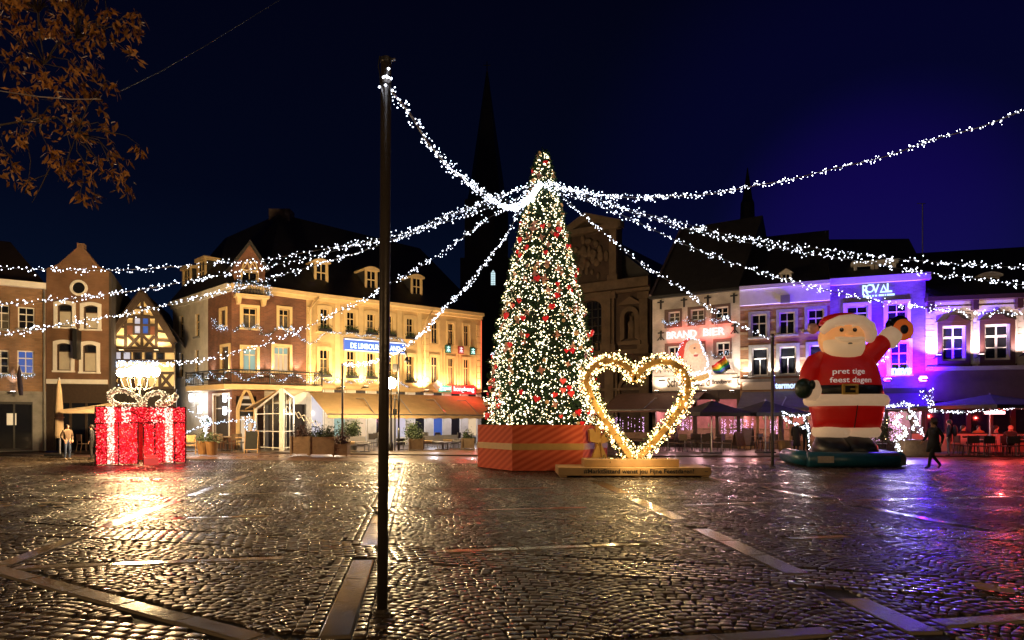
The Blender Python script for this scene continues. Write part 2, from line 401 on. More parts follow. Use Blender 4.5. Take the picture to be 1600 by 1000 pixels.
a_, b_, c_ = in_strip(cand[:,0], cand[:,1], 0)
for q in range(-6, 7): cand = cand[np.abs(cand[:,0]-sctr(q, cand[:,1])) > strip_half(q)+.20]
rows = []                                                             # straight border rows beside each slab strip
for k in range(-6, 7):
    for sd in (-1, 1):
        for r_i in (0, 1):
            t = np.arange(-7, 24, .128)+r_i*.06; n_ = len(t)
            q = np.stack([sctr(k, t)+sd*(strip_half(k)+.062+r_i*.104), t, np.full(n_, sang(k)-UA), np.full(n_,.120), np.full(n_,.096), np.zeros(n_)], 1)
            rows.append(q[np.abs(band_off(q[:,0], q[:,1])) > BAND+.03])
cand = np.concatenate([cand]+bands+rows)
a_, b_, c_ = in_strip(cand[:,0], cand[:,1], .048)
W2 = wxy(cand[:,:2]); far = RIGHT_EDGE(W2[:,0])
ok = in_view(W2[:,0], W2[:,1], far) & ~(a_ | b_ | c_)
cand = cand[ok]; W2 = W2[ok]
order = np.argsort(W2[:,1]); cand = cand[order]; W2 = W2[order]
def stones(xy, ang, ln, wd, rnd, hz, tilt):
    n = len(xy); X, Y = ln/2, wd/2
    sx = np.array([-1,1,1,-1]); sy = np.array([-1,-1,1,1])
    lay = [(1.0,-.022,0), (.965,-.0036,1), (.76,0.,1)]
    V = np.zeros((n,12,3), dtype=np.float32)
    ca, sa = np.cos(ang), np.sin(ang)
    for li, (k, z, h) in enumerate(lay):
        for j in range(4):
            jx = N.uniform(.86,1.08,n) if li < 2 else 1
            px = sx[j]*X*k*jx; py = sy[j]*Y*k*(N.uniform(.86,1.08,n) if li < 2 else 1)
            V[:,li*4+j,0] = xy[:,0]+px*ca-py*sa; V[:,li*4+j,1] = xy[:,1]+px*sa+py*ca
            V[:,li*4+j,2] = z+(hz+px*tilt[:,0]+py*tilt[:,1] if h else 0)
    q = [(8,9,10,11)]+[(4+j,4+(j+1)%4,8+(j+1)%4,8+j) for j in range(4)]+[(j,(j+1)%4,4+(j+1)%4,4+j) for j in range(4)]
    Fq = np.array(q)[None]+(np.arange(n)*12)[:,None,None]
    return V, Fq.reshape(-1,4), np.repeat(rnd, 12)
n = len(cand)
wa = cand[:,2]+UA+N.normal(0,.05,n)
rnd = np.clip(N.normal(.45,.25,n), 0, 1); hz = N.normal(0,.0022,n); tilt = N.normal(0,.017,(n,2))
isb = cand[:,5] > .5
hz[isb] *= .45; tilt[isb] *= .4
near = np.zeros(n, dtype=bool)
cen = np.abs(W2[:,0]) < .74*W2[:,1]
near[np.where(cen & ~isb)[0][:300]] = True
for nm, mk, sel in (('cobble_paving', 'cobble', ~isb & ~near), ('sett_band', 'sett', isb)):
    V, Fq, A = stones(W2[sel], wa[sel], cand[sel,3], cand[sel,4], rnd[sel], hz[sel], tilt[sel])
    stuff(np_mesh(nm, V, Fq, M[mk], square, smooth=True, attr=A))
vars_ = []
for i in range(8):
    V, Fq, A = stones(np.zeros((1,2)), np.zeros(1), np.array([.098]), np.array([.088]), np.array([i/8]), np.zeros(1), N.normal(0,.03,(1,2)))
    o = np_mesh('cobble', V, Fq, M['cobble'], square, smooth=True, attr=A); vars_.append(o.data); bpy.data.objects.remove(o)
for i in np.where(near)[0]:
    o = link('cobble', vars_[R.randrange(8)], square, (W2[i,0], W2[i,1], float(hz[i])), (0,0,float(wa[i])))
    o.scale = (cand[i,3]/.098, cand[i,4]/.088, 1)
# granite strips: each slab a part of the square
slab_me = {}
def slab(L, wd, cx, cy, ang):
    key = (round(L,2), round(wd,2))
    if key not in slab_me:
        b = MB(); l, w_ = L/2-.006, wd/2
        b.add([(-l,-w_,-.022),(l,-w_,-.022),(l,w_,-.022),(-l,w_,-.022),(-l,-w_,-.001),(l,-w_,-.001),(l,w_,-.001),(-l,w_,-.001),
               (-l+.012,-w_+.012,.004),(l-.012,-w_+.012,.004),(l-.012,w_-.012,.004),(-l+.012,w_-.012,.004)],
              [(8,9,10,11)]+[(4+j,4+(j+1)%4,8+(j+1)%4,8+j) for j in range(4)]+[(j,(j+1)%4,4+(j+1)%4,4+j) for j in range(4)])
        o = b.build('paving_slab', M['slab'], square); slab_me[key] = o.data; bpy.data.objects.remove(o)
    link('paving_slab', slab_me[key], square, (cx, cy, R.uniform(-.002,.002)), (R.uniform(-.004,.004), R.uniform(-.004,.004), ang+R.uniform(-.004,.004)))
for k in range(-4, 5):
    for i, on in enumerate(VON[k]):
        q = wxy(np.array([sctr(k, VT0+(i+.5)*VL[k]), VT0+(i+.5)*VL[k]]))
        if on and in_view(q[0], q[1], RIGHT_EDGE(q[0])): slab(VL[k], strip_half(k)*2, q[0], q[1], sang(k))
for j in range(-1, 5):
    for i, on in enumerate(UON[j]):
        q = wxy(np.array([US0+(i+.5)*UL[j], j*CB]))
        if on and in_view(q[0], q[1], RIGHT_EDGE(q[0])): slab(UL[j], .19, q[0], q[1], UA)
d0 = np.array([-4.0,.02]); d1 = np.array([.5,-4.1]); p0, p1 = wxy(d0), wxy(d1)
dl = np.linalg.norm(p1-p0); da = math.atan2(p1[1]-p0[1], p1[0]-p0[0])
for i in range(int(dl/.9)):
    q = p0+(p1-p0)*((i+.5)*.9/dl); slab(.9, .20, q[0], q[1], da)
# brick lane and terrace pavement beyond the cobbles
xs = np.linspace(-60, 60, 61); ye = RIGHT_EDGE(xs)
b = MB(); vs_ = [(x,y-.02,.0) for x, y in zip(xs, ye)]+[(x, y+5.3, .0) for x, y in zip(xs, ye)]
b.add(vs_, [(i,i+1,62+i,61+i) for i in range(60)])
struct(b.build('lane', M['lane']))
b = MB(); vs_ = [(x,y+5.3,.0) for x, y in zip(xs, ye)]+[(x,y+5.3,.06) for x, y in zip(xs, ye)]+[(x,y+5.5,.065) for x, y in zip(xs, ye)]+[(x, 110, .065) for x in xs]
b.add(vs_, [(61*r+i,61*r+i+1,61*(r+1)+i+1,61*(r+1)+i) for r in range(3) for i in range(60)])
struct(b.build('pavement', M['terrace']))
# ------------------------------------------------------------------ buildings
GZ = .065
class Fac:
    """A wall plane seen in the photograph between two points; x runs along it, -y comes out towards the square."""
    def __init__(s, p0, p1, root):
        s.p0 = Vector((p0[0], p0[1], 0)); s.p1 = Vector((p1[0], p1[1], 0)); d = s.p1-s.p0
        s.len = d.length; s.d = d.normalized(); s.ang = math.atan2(d.y, d.x); s.root = root; s.ops = []; s.win = []
        s.loc = s.p0-(root.location if root else Vector())
    def px(s, x, y):
        k = (x-800)/F                                                 # the ray is (k d, d)
        n = Vector((-s.d.y, s.d.x, 0)); d = n.dot(s.p0)/(n.x*k+n.y)
        return (Vector((k*d, d, 0))-s.p0).dot(s.d), H+(HOR-y)/F*d
    def b(s, mb, name, mats, parent=None, **kw):
        if parent is None: return mb.build(name, mats, s.root, loc=s.loc, rot=(0,0,s.ang), **kw)
        return mb.build(name, mats, parent, **kw)
    def world(s, u, y, z): 
        n = Vector((-s.d.y, s.d.x, 0)); q = s.p0+s.d*u+n*y; return Vector((q.x, q.y, z))
    def local(s, u, y, z): return s.world(u, y, z)-s.root.location
    def rect(s, x0, y0, x1, y1):
        ym = (y0+y1)/2; xm = (x0+x1)/2
        return s.px(x0, ym)[0], s.px(x1, ym)[0], s.px(xm, y1)[1], s.px(xm, y0)[1]
    def window(s, x0, y0, x1, y1, frame='white', glass='glass', sur=None, arch=0, mull=1, trans=.35, bars=0, sill='stone', lower=None, depth=.16, fw=.055, label=None):
        u0, u1, z0, z1 = s.rect(x0, y0, x1, y1)
        s.ops.append((u0, u1, z0, z1)); s.win.append((u0, u1, z0, z1, frame, glass, sur, arch, mull, trans, bars, sill, lower, depth, fw, label))
    def wall(s, name, m, u0, u1, z0, z1, reveal=.2):
        us = sorted({u0, u1}|{a for o in s.ops for a in o[:2] if u0 < a < u1}); zs = sorted({z0, z1}|{a for o in s.ops for a in o[2:] if z0 < a < z1})
        b = MB()
        for a, c in zip(us, us[1:]):
            for e_, f_ in zip(zs, zs[1:]):
                um, zm = (a+c)/2, (e_+f_)/2
                if any(o[0] < um < o[1] and o[2] < zm < o[3] for o in s.ops): continue
                b.add([(a,0,e_),(c,0,e_),(c,0,f_),(a,0,f_)], [(0,1,2,3)])
        for o in s.ops:
            a, c, e_, f_ = o
            if c <= u0 or a >= u1 or f_ <= z0 or e_ >= z1: continue
            b.add([(a,0,e_),(c,0,e_),(c,0,f_),(a,0,f_),(a,reveal,e_),(c,reveal,e_),(c,reveal,f_),(a,reveal,f_)], [(0,4,5,1),(1,5,6,2),(2,6,7,3),(3,7,4,0)])
        return s.b(b, name, m)
    def glaze(s):
        for (u0, u1, z0, z1, frame, glass, sur, arch, mull, trans, bars, sill, lower, depth, fw, label) in s.win:
            b = MB(); y0, y1 = depth-.06, depth; t = fw
            if glass == 'glass' and not lower and R.random() < .35: lower = 'glass_curtain'
            b.box(u0, u0+t, y0, y1, z0, z1); b.box(u1-t, u1, y0, y1, z0, z1)
            b.box(u0+t, u1-t, y0, y1, z0, z0+t); b.box(u0+t, u1-t, y0, y1, z1-t, z1)
            zt = z1-(z1-z0)*trans if trans else z1-t
            if trans: b.box(u0+t, u1-t, y0-.004, y1, zt-t*.5, zt+t*.5)
            us = [u0+t+(u1-u0-2*t)*i/(mull+1) for i in range(mull+2)]
            for a in us[1:-1]: b.box(a-t*.45, a+t*.45, y0+.002, y1-.002, z0+t, zt-t*.5)
            top = us if bars >= 0 else [us[0], us[-1]]
            if trans and bars >= 0:
                for a in us[1:-1]: b.box(a-t*.3, a+t*.3, y0+.006, y1-.006, zt+t*.5, z1-t)
            bs = [z0+t+(zt-z0-1.5*t)*i/(max(bars,0)+1) for i in range(max(bars,0)+2)]
            for a in bs[1:-1]: b.box(u0+t, u1-t, y0+.01, y1-.01, a-t*.22, a+t*.22)
            if arch:                                                  # segmental head: filler pieces under the arch
                k = 8; pts = [(u0+(u1-u0)*i/k, z1-arch*(2*i/k-1)**2) for i in range(k+1)]
                b.ribbon(pts, [(p[0], z1+.001) for p in pts], y0-.02, y1-.003)
            wd = s.b(b, 'window', M[frame])
            if label: wd['label'] = label
            for i in range(mull+1):
                for j in range(max(bars,0)+1):
                    p = MB().box(us[i]-.004, us[i+1]+.004, y1-.028, y1-.018, bs[j]-.004, bs[j+1]+.004); p.build('pane', M[lower or glass], wd)
            if trans:
                for i in range(len(top)-1): MB().box(top[i]-.004, top[i+1]+.004, y1-.028, y1-.018, zt, z1-t+.004).build('pane', M[glass], wd)
            if sur:
                m_, sw, pr = sur; k = 8
                if arch: inn = [(u0,z0)]+[(u0+(u1-u0)*i/k, z1-arch*(2*i/k-1)**2) for i in range(k+1)]+[(u1,z0)]; ou = [(u0-sw,z0)]+[(u0-sw+(u1-u0+2*sw)*i/k, z1+sw-arch*(2*i/k-1)**2) for i in range(k+1)]+[(u1+sw,z0)]
                else: inn = [(u0,z0),(u0,z1),(u1,z1),(u1,z0)]; ou = [(u0-sw,z0),(u0-sw,z1+sw),(u1+sw,z1+sw),(u1+sw,z0)]
                MB().ribbon(inn, ou, -pr, .03).build('surround', M[m_], wd)
            if sill:
                sw = (sur[1] if sur else .06)+.03
                MB().box(u0-sw, u1+sw, -.10, depth-.06, z0-.09, z0-.001).build('sill', M[sill], wd)
    def band(s, name, m, x0, y0, x1, y1, out=.12, u=None, back=.03):  # a course along the wall between two pixel heights
        a = s.px((x0+x1)/2, y0)[1]; c = s.px((x0+x1)/2, y1)[1]
        ua, uc = u or (s.px(x0, y0)[0], s.px(x1, y0)[0])
        return s.b(MB().box(ua, uc, -out, back, c, a), name, M[m])

def body(root, pts, z, m, name='side_wall', inset=.22):               # the closed sides and back of a house behind its facades; pts: ccw plan seen from above, front first
    b = MB(); n = len(pts)
    l = root.location
    b.add([(p[0]-l.x, p[1]-l.y, 0) for p in pts]+[(p[0]-l.x, p[1]-l.y, z) for p in pts], [(i,(i+1)%n,n+(i+1)%n,n+i) for i in range(n)]+[tuple(range(2*n-1,n-1,-1))])
    return b.build(name, M[m], root)
def roof(root, vs, fs, m='slate', name='roof'):
    l = root.location
    return MB().add([(Vector(v)-l) for v in vs], fs).build(name, M[m], root)
def back(p, q, t): # a point t metres behind the line p-q, seen from the square
    d = (Vector(q)-Vector(p)).normalized(); return Vector((-d.y, d.x))*t
def P2(x, d): return Vector(((x-800)/F*d, d))
def dormer(fc, x0, y0, x1, y1, out=1.6, setb=.8, head='arch', mull=1, m='white', roofm='slate'):
    """A roof window standing setb metres behind the wall plane."""
    n = back(fc.p0.xy, fc.p1.xy, setb)
    f2 = Fac(fc.p0.xy+n, fc.p1.xy+n, fc.root)
    u0, u1, z0, z1 = f2.rect(x0, y0, x1, y1); wd = u1-u0
    b = MB(); c = .12*wd
    b.box(u0, u0+c, 0, .12, z0, z1); b.box(u1-c, u1, 0, .12, z0, z1); b.box(u0, u1, -.03, .12, z0-.08, z0-.001)
    if head == 'gable': b.prism([(u0-.1,z1),(u1+.1,z1),((u0+u1)/2, z1+wd*.45)], -.08, out)
    elif head == 'flat': b.box(u0-.1, u1+.1, -.1, out, z1, z1+.22)
    else:
        k = 6; lo = [(u0-.12+(wd+.24)*i/k, z1) for i in range(k+1)]; hi = [(x, z1+.10+.16*(1-(2*i/k-1)**2)) for i, (x, z) in enumerate(lo)]
        b.ribbon(lo, hi, -.12, out)
    b.box(u0+.02, u1-.02, .13, out, z0, z1, 1)
    t = f2.b(b, 'dormer', [M[m], M[roofm]])
    a, c2 = u0+c, u1-c; w_ = MB(); r = .05
    w_.box(a, a+r, .05, .11, z0, z1); w_.box(c2-r, c2, .05, .11, z0, z1); w_.box(a+r, c2-r, .05, .11, z0, z0+r); w_.box(a+r, c2-r, .05, .11, z1-r, z1)
    for i in range(1, mull+1): q = a+(c2-a)*i/(mull+1); w_.box(q-r*.5, q+r*.5, .052, .108, z0+r, z1-r)
    w_.box(a+r, c2-r, .06, .10, z0+(z1-z0)*.55, z0+(z1-z0)*.6)
    ww = w_.build('window', M[m], t)
    MB().box(a, c2, .09, .095, z0, z1).build('pane', M['glass'], t)
    return t

# --- pale brick house at the edge of the square (A)
pa = P2(0, 34.6); pb = P2(72, 35.7); pa0 = pa-(pb-pa)*2.0
A = thing('brick_house', 'brown brick house with white cross-bar windows and dark shopfront beside the drainpipe', 'house', (pa0.x, pa0.y, GZ))
fA = Fac(pa0, pb, A)
for (x0,y0,x1,y1) in ((-11,476,15,514),(28,480,54,514),(-12,547,14,584),(27,548,53,584),(-62,472,-34,514),(-62,546,-35,584)):
    fA.window(x0,y0,x1,y1, frame='white', glass='glass_blue' if (y0 > 540 and x0 > 20) else 'glass', arch=.05, mull=1, bars=1, trans=.33)
zs = fA.px(40, 628)[1]; ze = fA.px(40, 443)[1]
us0 = fA.px(-70, 660)[0]; us1 = fA.px(51, 660)[0]
fA.ops.append((us0, us1, .1, zs))
fA.wall('wall', M['brick_a'], 0, fA.len, zs+.55, ze); 
ops = fA.ops; fA.ops = [(us0, us1, .1, zs)]; fA.wall('shop_wall', M['stone'], 0, fA.len, GZ, zs+.55); fA.ops = ops
fA.glaze()
fA.band('fascia', 'stone', -70, 612, 64, 616, .1, u=(0.02, fA.len-.02))
fA.band('cornice', 'white', -70, 437, 72, 446, .32, u=(0, fA.len))
b = MB(); n_ = 4
b.box(us0, us1, .10, .16, zs-.12, zs); b.box(us0, us1, .10, .16, .1, .22)
for i in range(n_+1): q = us0+(us1-us0)*i/n_; b.box(q-.04, q+.04, .102, .158, .22, zs-.12)
sf = fA.b(b, 'shop_front', M['black'])
for i in range(n_): MB().box(us0+(us1-us0)*i/n_+.04, us0+(us1-us0)*(i+1)/n_-.04, .125, .135, .22, zs-.12).build('pane', M['glass'], sf)
q = fA.px(18, 655); MB().box(q[0]-.2, q[0]+.2, .118, .122, q[1]-.3, q[1]+.3).build('paper_notice', mat('notice', (.5,.45,.35), .6, emit=((1,.8,.5), .25)), sf)
up = back(pa0, pb, 9); body(A, [pa0+(pb-pa0)*.0+back(pa0,pb,.22), pb+back(pa0,pb,.22), pb+up, pa0+up], ze, 'darkwall')
r1 = back(pa0, pb, 4.5); zr = ze+3.0
roof(A, [(*(pa0-back(pa0,pb,.3)),ze),(*(pb-back(pa0,pb,.3)),ze),(*(pb+up),ze),(*(pa0+up),ze),(*(pa0+r1),zr),(*(pa0+(pb-pa0)*.72+r1),zr)], [(0,1,5,4),(1,2,5),(2,3,4,5),(0,4,3)], 'tile')
q0 = fA.px(69, 450); b = MB(); b.tube([(q0[0],-.09,q0[1]),(q0[0],-.09,.1)], .05, 8); fA.b(b, 'drainpipe', M['stone'], smooth=True)
# --- gabled house (B)
pc = P2(170, 36.4); p0 = P2(72.5, 35.75)
B = thing('gabled_house', 'smooth brown house with round attic window and white arched window surrounds', 'house', (p0.x, p0.y, GZ))
fB = Fac(p0, pc, B)
for (x0,y0,x1,y1) in ((90,475,113,511),(131,477,153,514),(89,536,111,579),(129.5,538,151,581)):
    fB.window(x0,y0,x1,y1, frame='timber', glass='glass', lower='blind', sur=('white',.17,.06), arch=.10, mull=0, trans=.30, bars=-1, sill='white')
zg = fB.px(120, 600)[1]; ze = fB.px(172, 424)[1]
fB.wall('wall', M['brick_b'], 0, fB.len, zg, ze)
ua = fB.px(90, 418)[0]; zt = fB.px(125, 380)[1]; um = fB.px(125.5, 380)[0]; du = fB.px(131, 380)[0]-um
gb = fB.b(MB().prism([(0,ze),(fB.len,ze),(fB.px(154,415)[0], ze+.25),(um+du,zt-.25),(um+du,zt),(um-du,zt),(um-du,zt-.25),(ua,ze+.25)], 0, .35), 'gable', M['brick_b'])
q = fB.px(123.5, 450); k = 20; ri, ro = .30, .42
ow = fB.b(MB().ribbon([(q[0]+ri*math.cos(2*PI*i/k), q[1]+ri*math.sin(2*PI*i/k)) for i in range(k)], [(q[0]+ro*math.cos(2*PI*i/k), q[1]+ro*math.sin(2*PI*i/k)) for i in range(k)], -.08, .0, close=True), 'round_window', M['white'])
MB().prism([(q[0]+ri*math.cos(2*PI*i/k), q[1]+ri*math.sin(2*PI*i/k)) for i in range(k)], -.02, -.005).build('pane', M['glass'], ow)
fB.glaze()
fB.band('ledge', 'white', 75, 593, 168, 600, .16, u=(.05, fB.len-.05))
b = MB(); b.box(0, .35, -.02, .3, GZ, zg); b.box(fB.len-.35, fB.len, -.02, .3, GZ, zg); b.box(.35, fB.len-.35, 0, .3, zg-1.0, zg)
for i in range(4): q = .35+(fB.len-.7)*(i)/3; b.box(q-.05, q+.05, .05, .2, GZ, zg-1.0)
sf = fB.b(b, 'shop_front', M['timber'])
for i in range(3): MB().box(.35+(fB.len-.7)*i/3+.05, .35+(fB.len-.7)*(i+1)/3-.05, .12, .13, GZ, zg-1.0).build('pane', M['glass'], sf)
up = back(p0, pc, 10); bk = pc+up+(p0-pc)*.62; body(B, [p0+back(p0,pc,.36), pc+back(p0,pc,.36), bk, p0+up+(p0-pc)*.3], ze, 'darkwall')
md = (p0+pc)/2
roof(B, [(*(p0+back(p0,pc,.3)),ze),(*(pc+back(p0,pc,.3)),ze),(*bk,ze),(*(p0+up+(p0-pc)*.3),ze),(*(md+back(p0,pc,.3)),zt-.5),(*(md+up+(p0-pc)*.46),zt-.5)], [(1,2,5,4),(3,0,4,5),(0,1,4),(2,3,5)], 'tile')
q = fB.px(124, 540); sg = fB.b(MB().box(q[0]-.10, q[0]+.10, -.62, -.02, q[1]-.75, q[1]+.75), 'hanging_sign', M['black'])
# --- half-timbered house (C)
p0 = P2(166, 38.6); p1 = P2(273, 39.4)
Ch = thing('half_timbered_house', 'half-timbered gabled house with yellow infill behind the big lantern', 'house', (p0.x, p0.y, GZ))
fC = Fac(p0, p1, Ch)
X = lambda x, y: fC.px(x, y)
apex = X(223.5, 462); bl = X(170, 543); br = X(272, 545)
w_op = (X(211,508)[0], X(232,508)[0], X(222,521)[1], X(222,495)[1])
poly = [X(170,545), X(272,546), X(272,534), X(258,510), X(243,488), apex, X(200,488), X(184,510), X(170,528)]
fC.b(MB().prism(poly, 0, .25), 'gable_wall', M['plaster'])
def beam(p, q, wd=.15, out=.07):
    a, c = Vector(X(*p)), Vector(X(*q)); t = (c-a).normalized()*1; nn = Vector((-t.y, t.x))*wd/2
    return fC.b(MB().prism([tuple(a-nn), tuple(c-nn), tuple(c+nn), tuple(a+nn)], -out-R.uniform(0,.012), -.001), 'timber', M['timber'])
for p, q in (((170,543),(272,545)),((170,527),(170,543)),((271,532),(271,545)),((196.5,496),(196.5,542)),((244.5,494),(244.5,544)),((222.4,464),(222.4,495)),
             ((206,481),(238,482)),((197,495),(245,496)),((172,526),(196,528)),((245,532),(270,533)),((186,510),(196,511)),((245,517),(259,519)),
             ((197,507),(210,507)),((233,508),(245,508)),((226,466),(243,494)),((246,499),(269,533)),((200,524),(220,543)),((219,524),(201,543)),((224,525),(243,544)),((242,525),(225,544)),((222,522),(222,543))):
    beam(p, q)
for p, q in (((171,529),(223.5,458)),((223.5,458),(244,488)),((244,488),(260,512)),((260,512),(274,537))): beam(p, q, .34, .30)
for (xa, xb) in ((198,210),(233,244)):
    fC.b(MB().box(X(xa,515)[0], X(xb,515)[0], -.03, -.002, X(xa,523)[1], X(xb,508)[1]), 'panel', mat('red_brown_panel', (.16,.055,.03), .7, (6,.3)))
b = MB(); u0,u1,z0,z1 = w_op; t = .09
b.box(u0-.1,u0,-.09,-.002,z0-.1,z1+.1); b.box(u1,u1+.1,-.09,-.002,z0-.1,z1+.1); b.box(u0,u1,-.09,-.002,z0-.1,z0); b.box(u0,u1,-.09,-.002,z1,z1+.1)
um = (u0+u1)/2; zm = (z0+z1)/2; b.box(um-.07,um+.07,-.088,-.003,z0,z1); b.box(u0,u1,-.086,-.004,zm-.06,zm+.06)
wd = fC.b(b, 'window', M['timber'])
for a, c in ((u0,um-.07),(um+.07,u1)):
    for e_, f_ in ((z0,zm-.06),(zm+.06,z1)): MB().box(a, c, -.03, -.02, e_, f_).build('pane', M['glass_blue'] if a > u0 else M['glass_white'], wd)
zl = X(222,546)[1]; zl2 = X(222,582)[1]; zl3 = X(222,607)[1]
fC.b(MB().box(bl[0], br[0], .02, .25, zl3, zl), 'jetty_wall', M['plaster'])
for p, q in (((170,548),(272,549)),((170,563),(272,564)),((170,583),(272,583)),((170,606),(272,606)),((187,583),(187,606)),((250,583),(250,606)),((171,584),(186,605)),((186,584),(171,605)),((251,584),(268,605)),((268,584),(251,605)),((208,583),(208,606)),((230,583),(230,606))): beam(p, q, .16, .05)
for xa, xb, g in ((168.5,177,'glass_white'),(181,189,'glass_white'),(193.5,203.5,'glass_white'),(210,220,'glass'),(228,238,'glass'),(246,256,'glass')):
    a, c = X(xa,556)[0], X(xb,556)[0]; z0, z1 = X(xa,562)[1], X(xa,550.5)[1]
    wd = fC.b(MB().ribbon([(a,z0),(a,z1),(c,z1),(c,z0)], [(a-.06,z0-.06),(a-.06,z1+.06),(c+.06,z1+.06),(c+.06,z0-.06)], -.05, .018, close=True), 'window', M['timber'])
    MB().box(a, c, -.02, -.01, z0, z1).build('pane', M[g], wd)
b = MB(); b.box(bl[0], br[0], .3, .6, GZ, zl3); 
for i in range(5): q = bl[0]+(br[0]-bl[0])*i/4; b.box(q-.08, q+.08, .12, .3, GZ, zl3)
fC.b(b, 'shop_front', M['darkwall'])
up = back(p0, p1, 9); body(Ch, [p0+back(p0,p1,.26), p1+back(p0,p1,.26), p1+up+(p0-p1)*.62, p0+up+(p0-p1)*.2], zl, 'darkwall')
W_ = lambda x, y, k: fC.world(*((X(x,y)[0], k, X(x,y)[1])))
roof(Ch, [W_(164,536,-.35), W_(223.5,454,-.45), W_(288,536,-.35), W_(164,536,9), W_(200,454,9), W_(238,536,9)], [(0,1,4,3),(1,2,5,4),(3,4,5),(0,3,5,2)][:3], 'tile')
# --- corner hotel building with brick corner and long yellow facade (D)
a_, b_, c_, d_, e_ = P2(270,43.9), P2(362,37.7), P2(413,38.6), P2(478.5,40.3), P2(752,48.2)
D = thing('corner_building', 'corner building with brick turret corner, wrap-around balcony and floodlit yellow facade', 'building', (b_.x, b_.y, GZ))
f1, f2, f3, f4 = Fac(a_, b_, D), Fac(b_, c_, D), Fac(c_, d_, D), Fac(d_, e_, D)
zc = f3.px(445, 456)[1]; zb = f3.px(445, 604)[1]                      # cornice and balcony heights
ub = f1.px(325, 520)[0]
ys = ('yellow_trim', .16, .07)
for (x0,y0,x1,y1) in ((304.5,490,311.5,526),(304,546,310.5,586),(280,493,286.5,528),(280,551,286.5,589)):
    f1.window(x0,y0,x1,y1, frame='yellow_trim', mull=0, trans=.35, arch=.06, bars=1)
for (x0,y0,x1,y1,g) in ((345.5,485,353.5,509,'glass'),(347,542,358.5,579,'glass_warm')): f1.window(x0,y0,x1,y1, frame='yellow_trim', glass=g, sur=ys, mull=0, trans=.33, sill='yellow_trim')
f2.window(379.5,481,401,513, frame='yellow_trim', sur=ys, trans=.32, sill='yellow_trim')
f2.window(379.5,544,401,581, frame='yellow_trim', glass='glass_teal', sur=ys, trans=.28, sill='yellow_trim')
f3.window(436,483,452,513, frame='yellow_trim', sur=ys, trans=.32, sill='yellow_trim')
f3.window(428,542,452,581, frame='yellow_trim', glass='glass_teal', lower='glass_warm', sur=ys, trans=.3, mull=2, sill='yellow_trim')
f1.window(334,617,358,681, frame='white', glass='glass_white', lower='glass_warm', sur=('white',.10,.05), mull=2, trans=.33, bars=2)
up_y = ((500,513,482,518),(541.6,554.6,487,520),(573,585,490,523),(602.5,613.5,493,526),(635,646,497,530))
lo_y = ((499.5,513,546,589),(541.6,554.6,548,591),(573,585,551,592),(602.5,613.5,553,594),(634.5,645.5,556,598))
hk_u = ((674,684.5,502,537),(700,709,505,539),(724.6,733,508,541)); hk_l = ((673.6,684.5,557,599),(700,709,559,601),(724.3,733,561,603))
for (x0,x1,y0,y1) in up_y+lo_y: f4.window(x0,y0,x1,y1, frame='yellow_trim', sur=('yellow_trim',.20,.08), arch=.08, trans=.34, bars=1, sill='yellow_trim')
for (x0,x1,y0,y1) in hk_u+hk_l: f4.window(x0,y0,x1,y1, frame='yellow_trim', glass='glass', sur=('yellow_trim',.14,.05), trans=.34, bars=0, sill=None)
zaw = f4.px(560, 610)[1]
f1.wall('wall', M['white_stucco'], 0, ub, GZ, zc); f1.wall('corner_wall', M['brick_d'], ub, f1.len, GZ, zc)
f2.wall('corner_wall', M['brick_d'], 0, f2.len, zb, zc); f3.wall('corner_wall', M['brick_d'], 0, f3.len, zb, zc)
f4.wall('wall', M['cream'], 0, f4.len, zaw, zc)
for f in (f1, f2, f3, f4): f.glaze()
# pointed door arch on the corner
f2.b(MB().box(0, f2.len, 0, .2, zb-.6, zb), 'corner_wall', M['brick_d'])
u0, u1 = f2.px(374,650)[0], f2.px(396,650)[0]; zt = f2.px(385,612)[1]; zs = f2.px(385,640)[1]; k = 8
pin = [(u0,GZ)]+[(u0+(u1-u0)*i/k, zs+(zt-zs)*(1-abs(2*i/k-1)**1.6)) for i in range(k+1)]+[(u1,GZ)]
pou = [(u0-.18,GZ)]+[(u0-.18+(u1-u0+.36)*i/k, zs+(zt-zs+.22)*(1-abs(2*i/k-1)**1.6)+.02) for i in range(k+1)]+[(u1+.18,GZ)]
dr = f2.b(MB().ribbon(pin, pou, -.12, .1), 'door', M['yellow_trim']); dr['label'] = 'pointed arch doorway with cream surround'
b = MB(); b.box(u0,u0+.08,.05,.12,GZ,zs); b.box(u1-.08,u1,.05,.12,GZ,zs); b.box((u0+u1)/2-.05,(u0+u1)/2+.05,.05,.12,GZ,zs); b.box(u0+.08,u1-.08,.06,.11,zs-.1,zs); b.build('frame', M['wood_pale'], dr)
MB().prism(pin, .13, .14).build('pane', M['glass_warm'], dr)
f2.b(MB().box(-.02, u0-.18, 0, .2, GZ, zb-.6).box(u1+.18, f2.len, 0, .2, GZ, zb-.6), 'pier', M['brick_d'])
b = MB()
for i, z_ in enumerate((1.9,2.25,2.6)): b.box((u0+u1)/2-.35, (u0+u1)/2+.35, -.05, -.01, z_, z_+.25)
f2.b(b, 'name_board', M['black'])
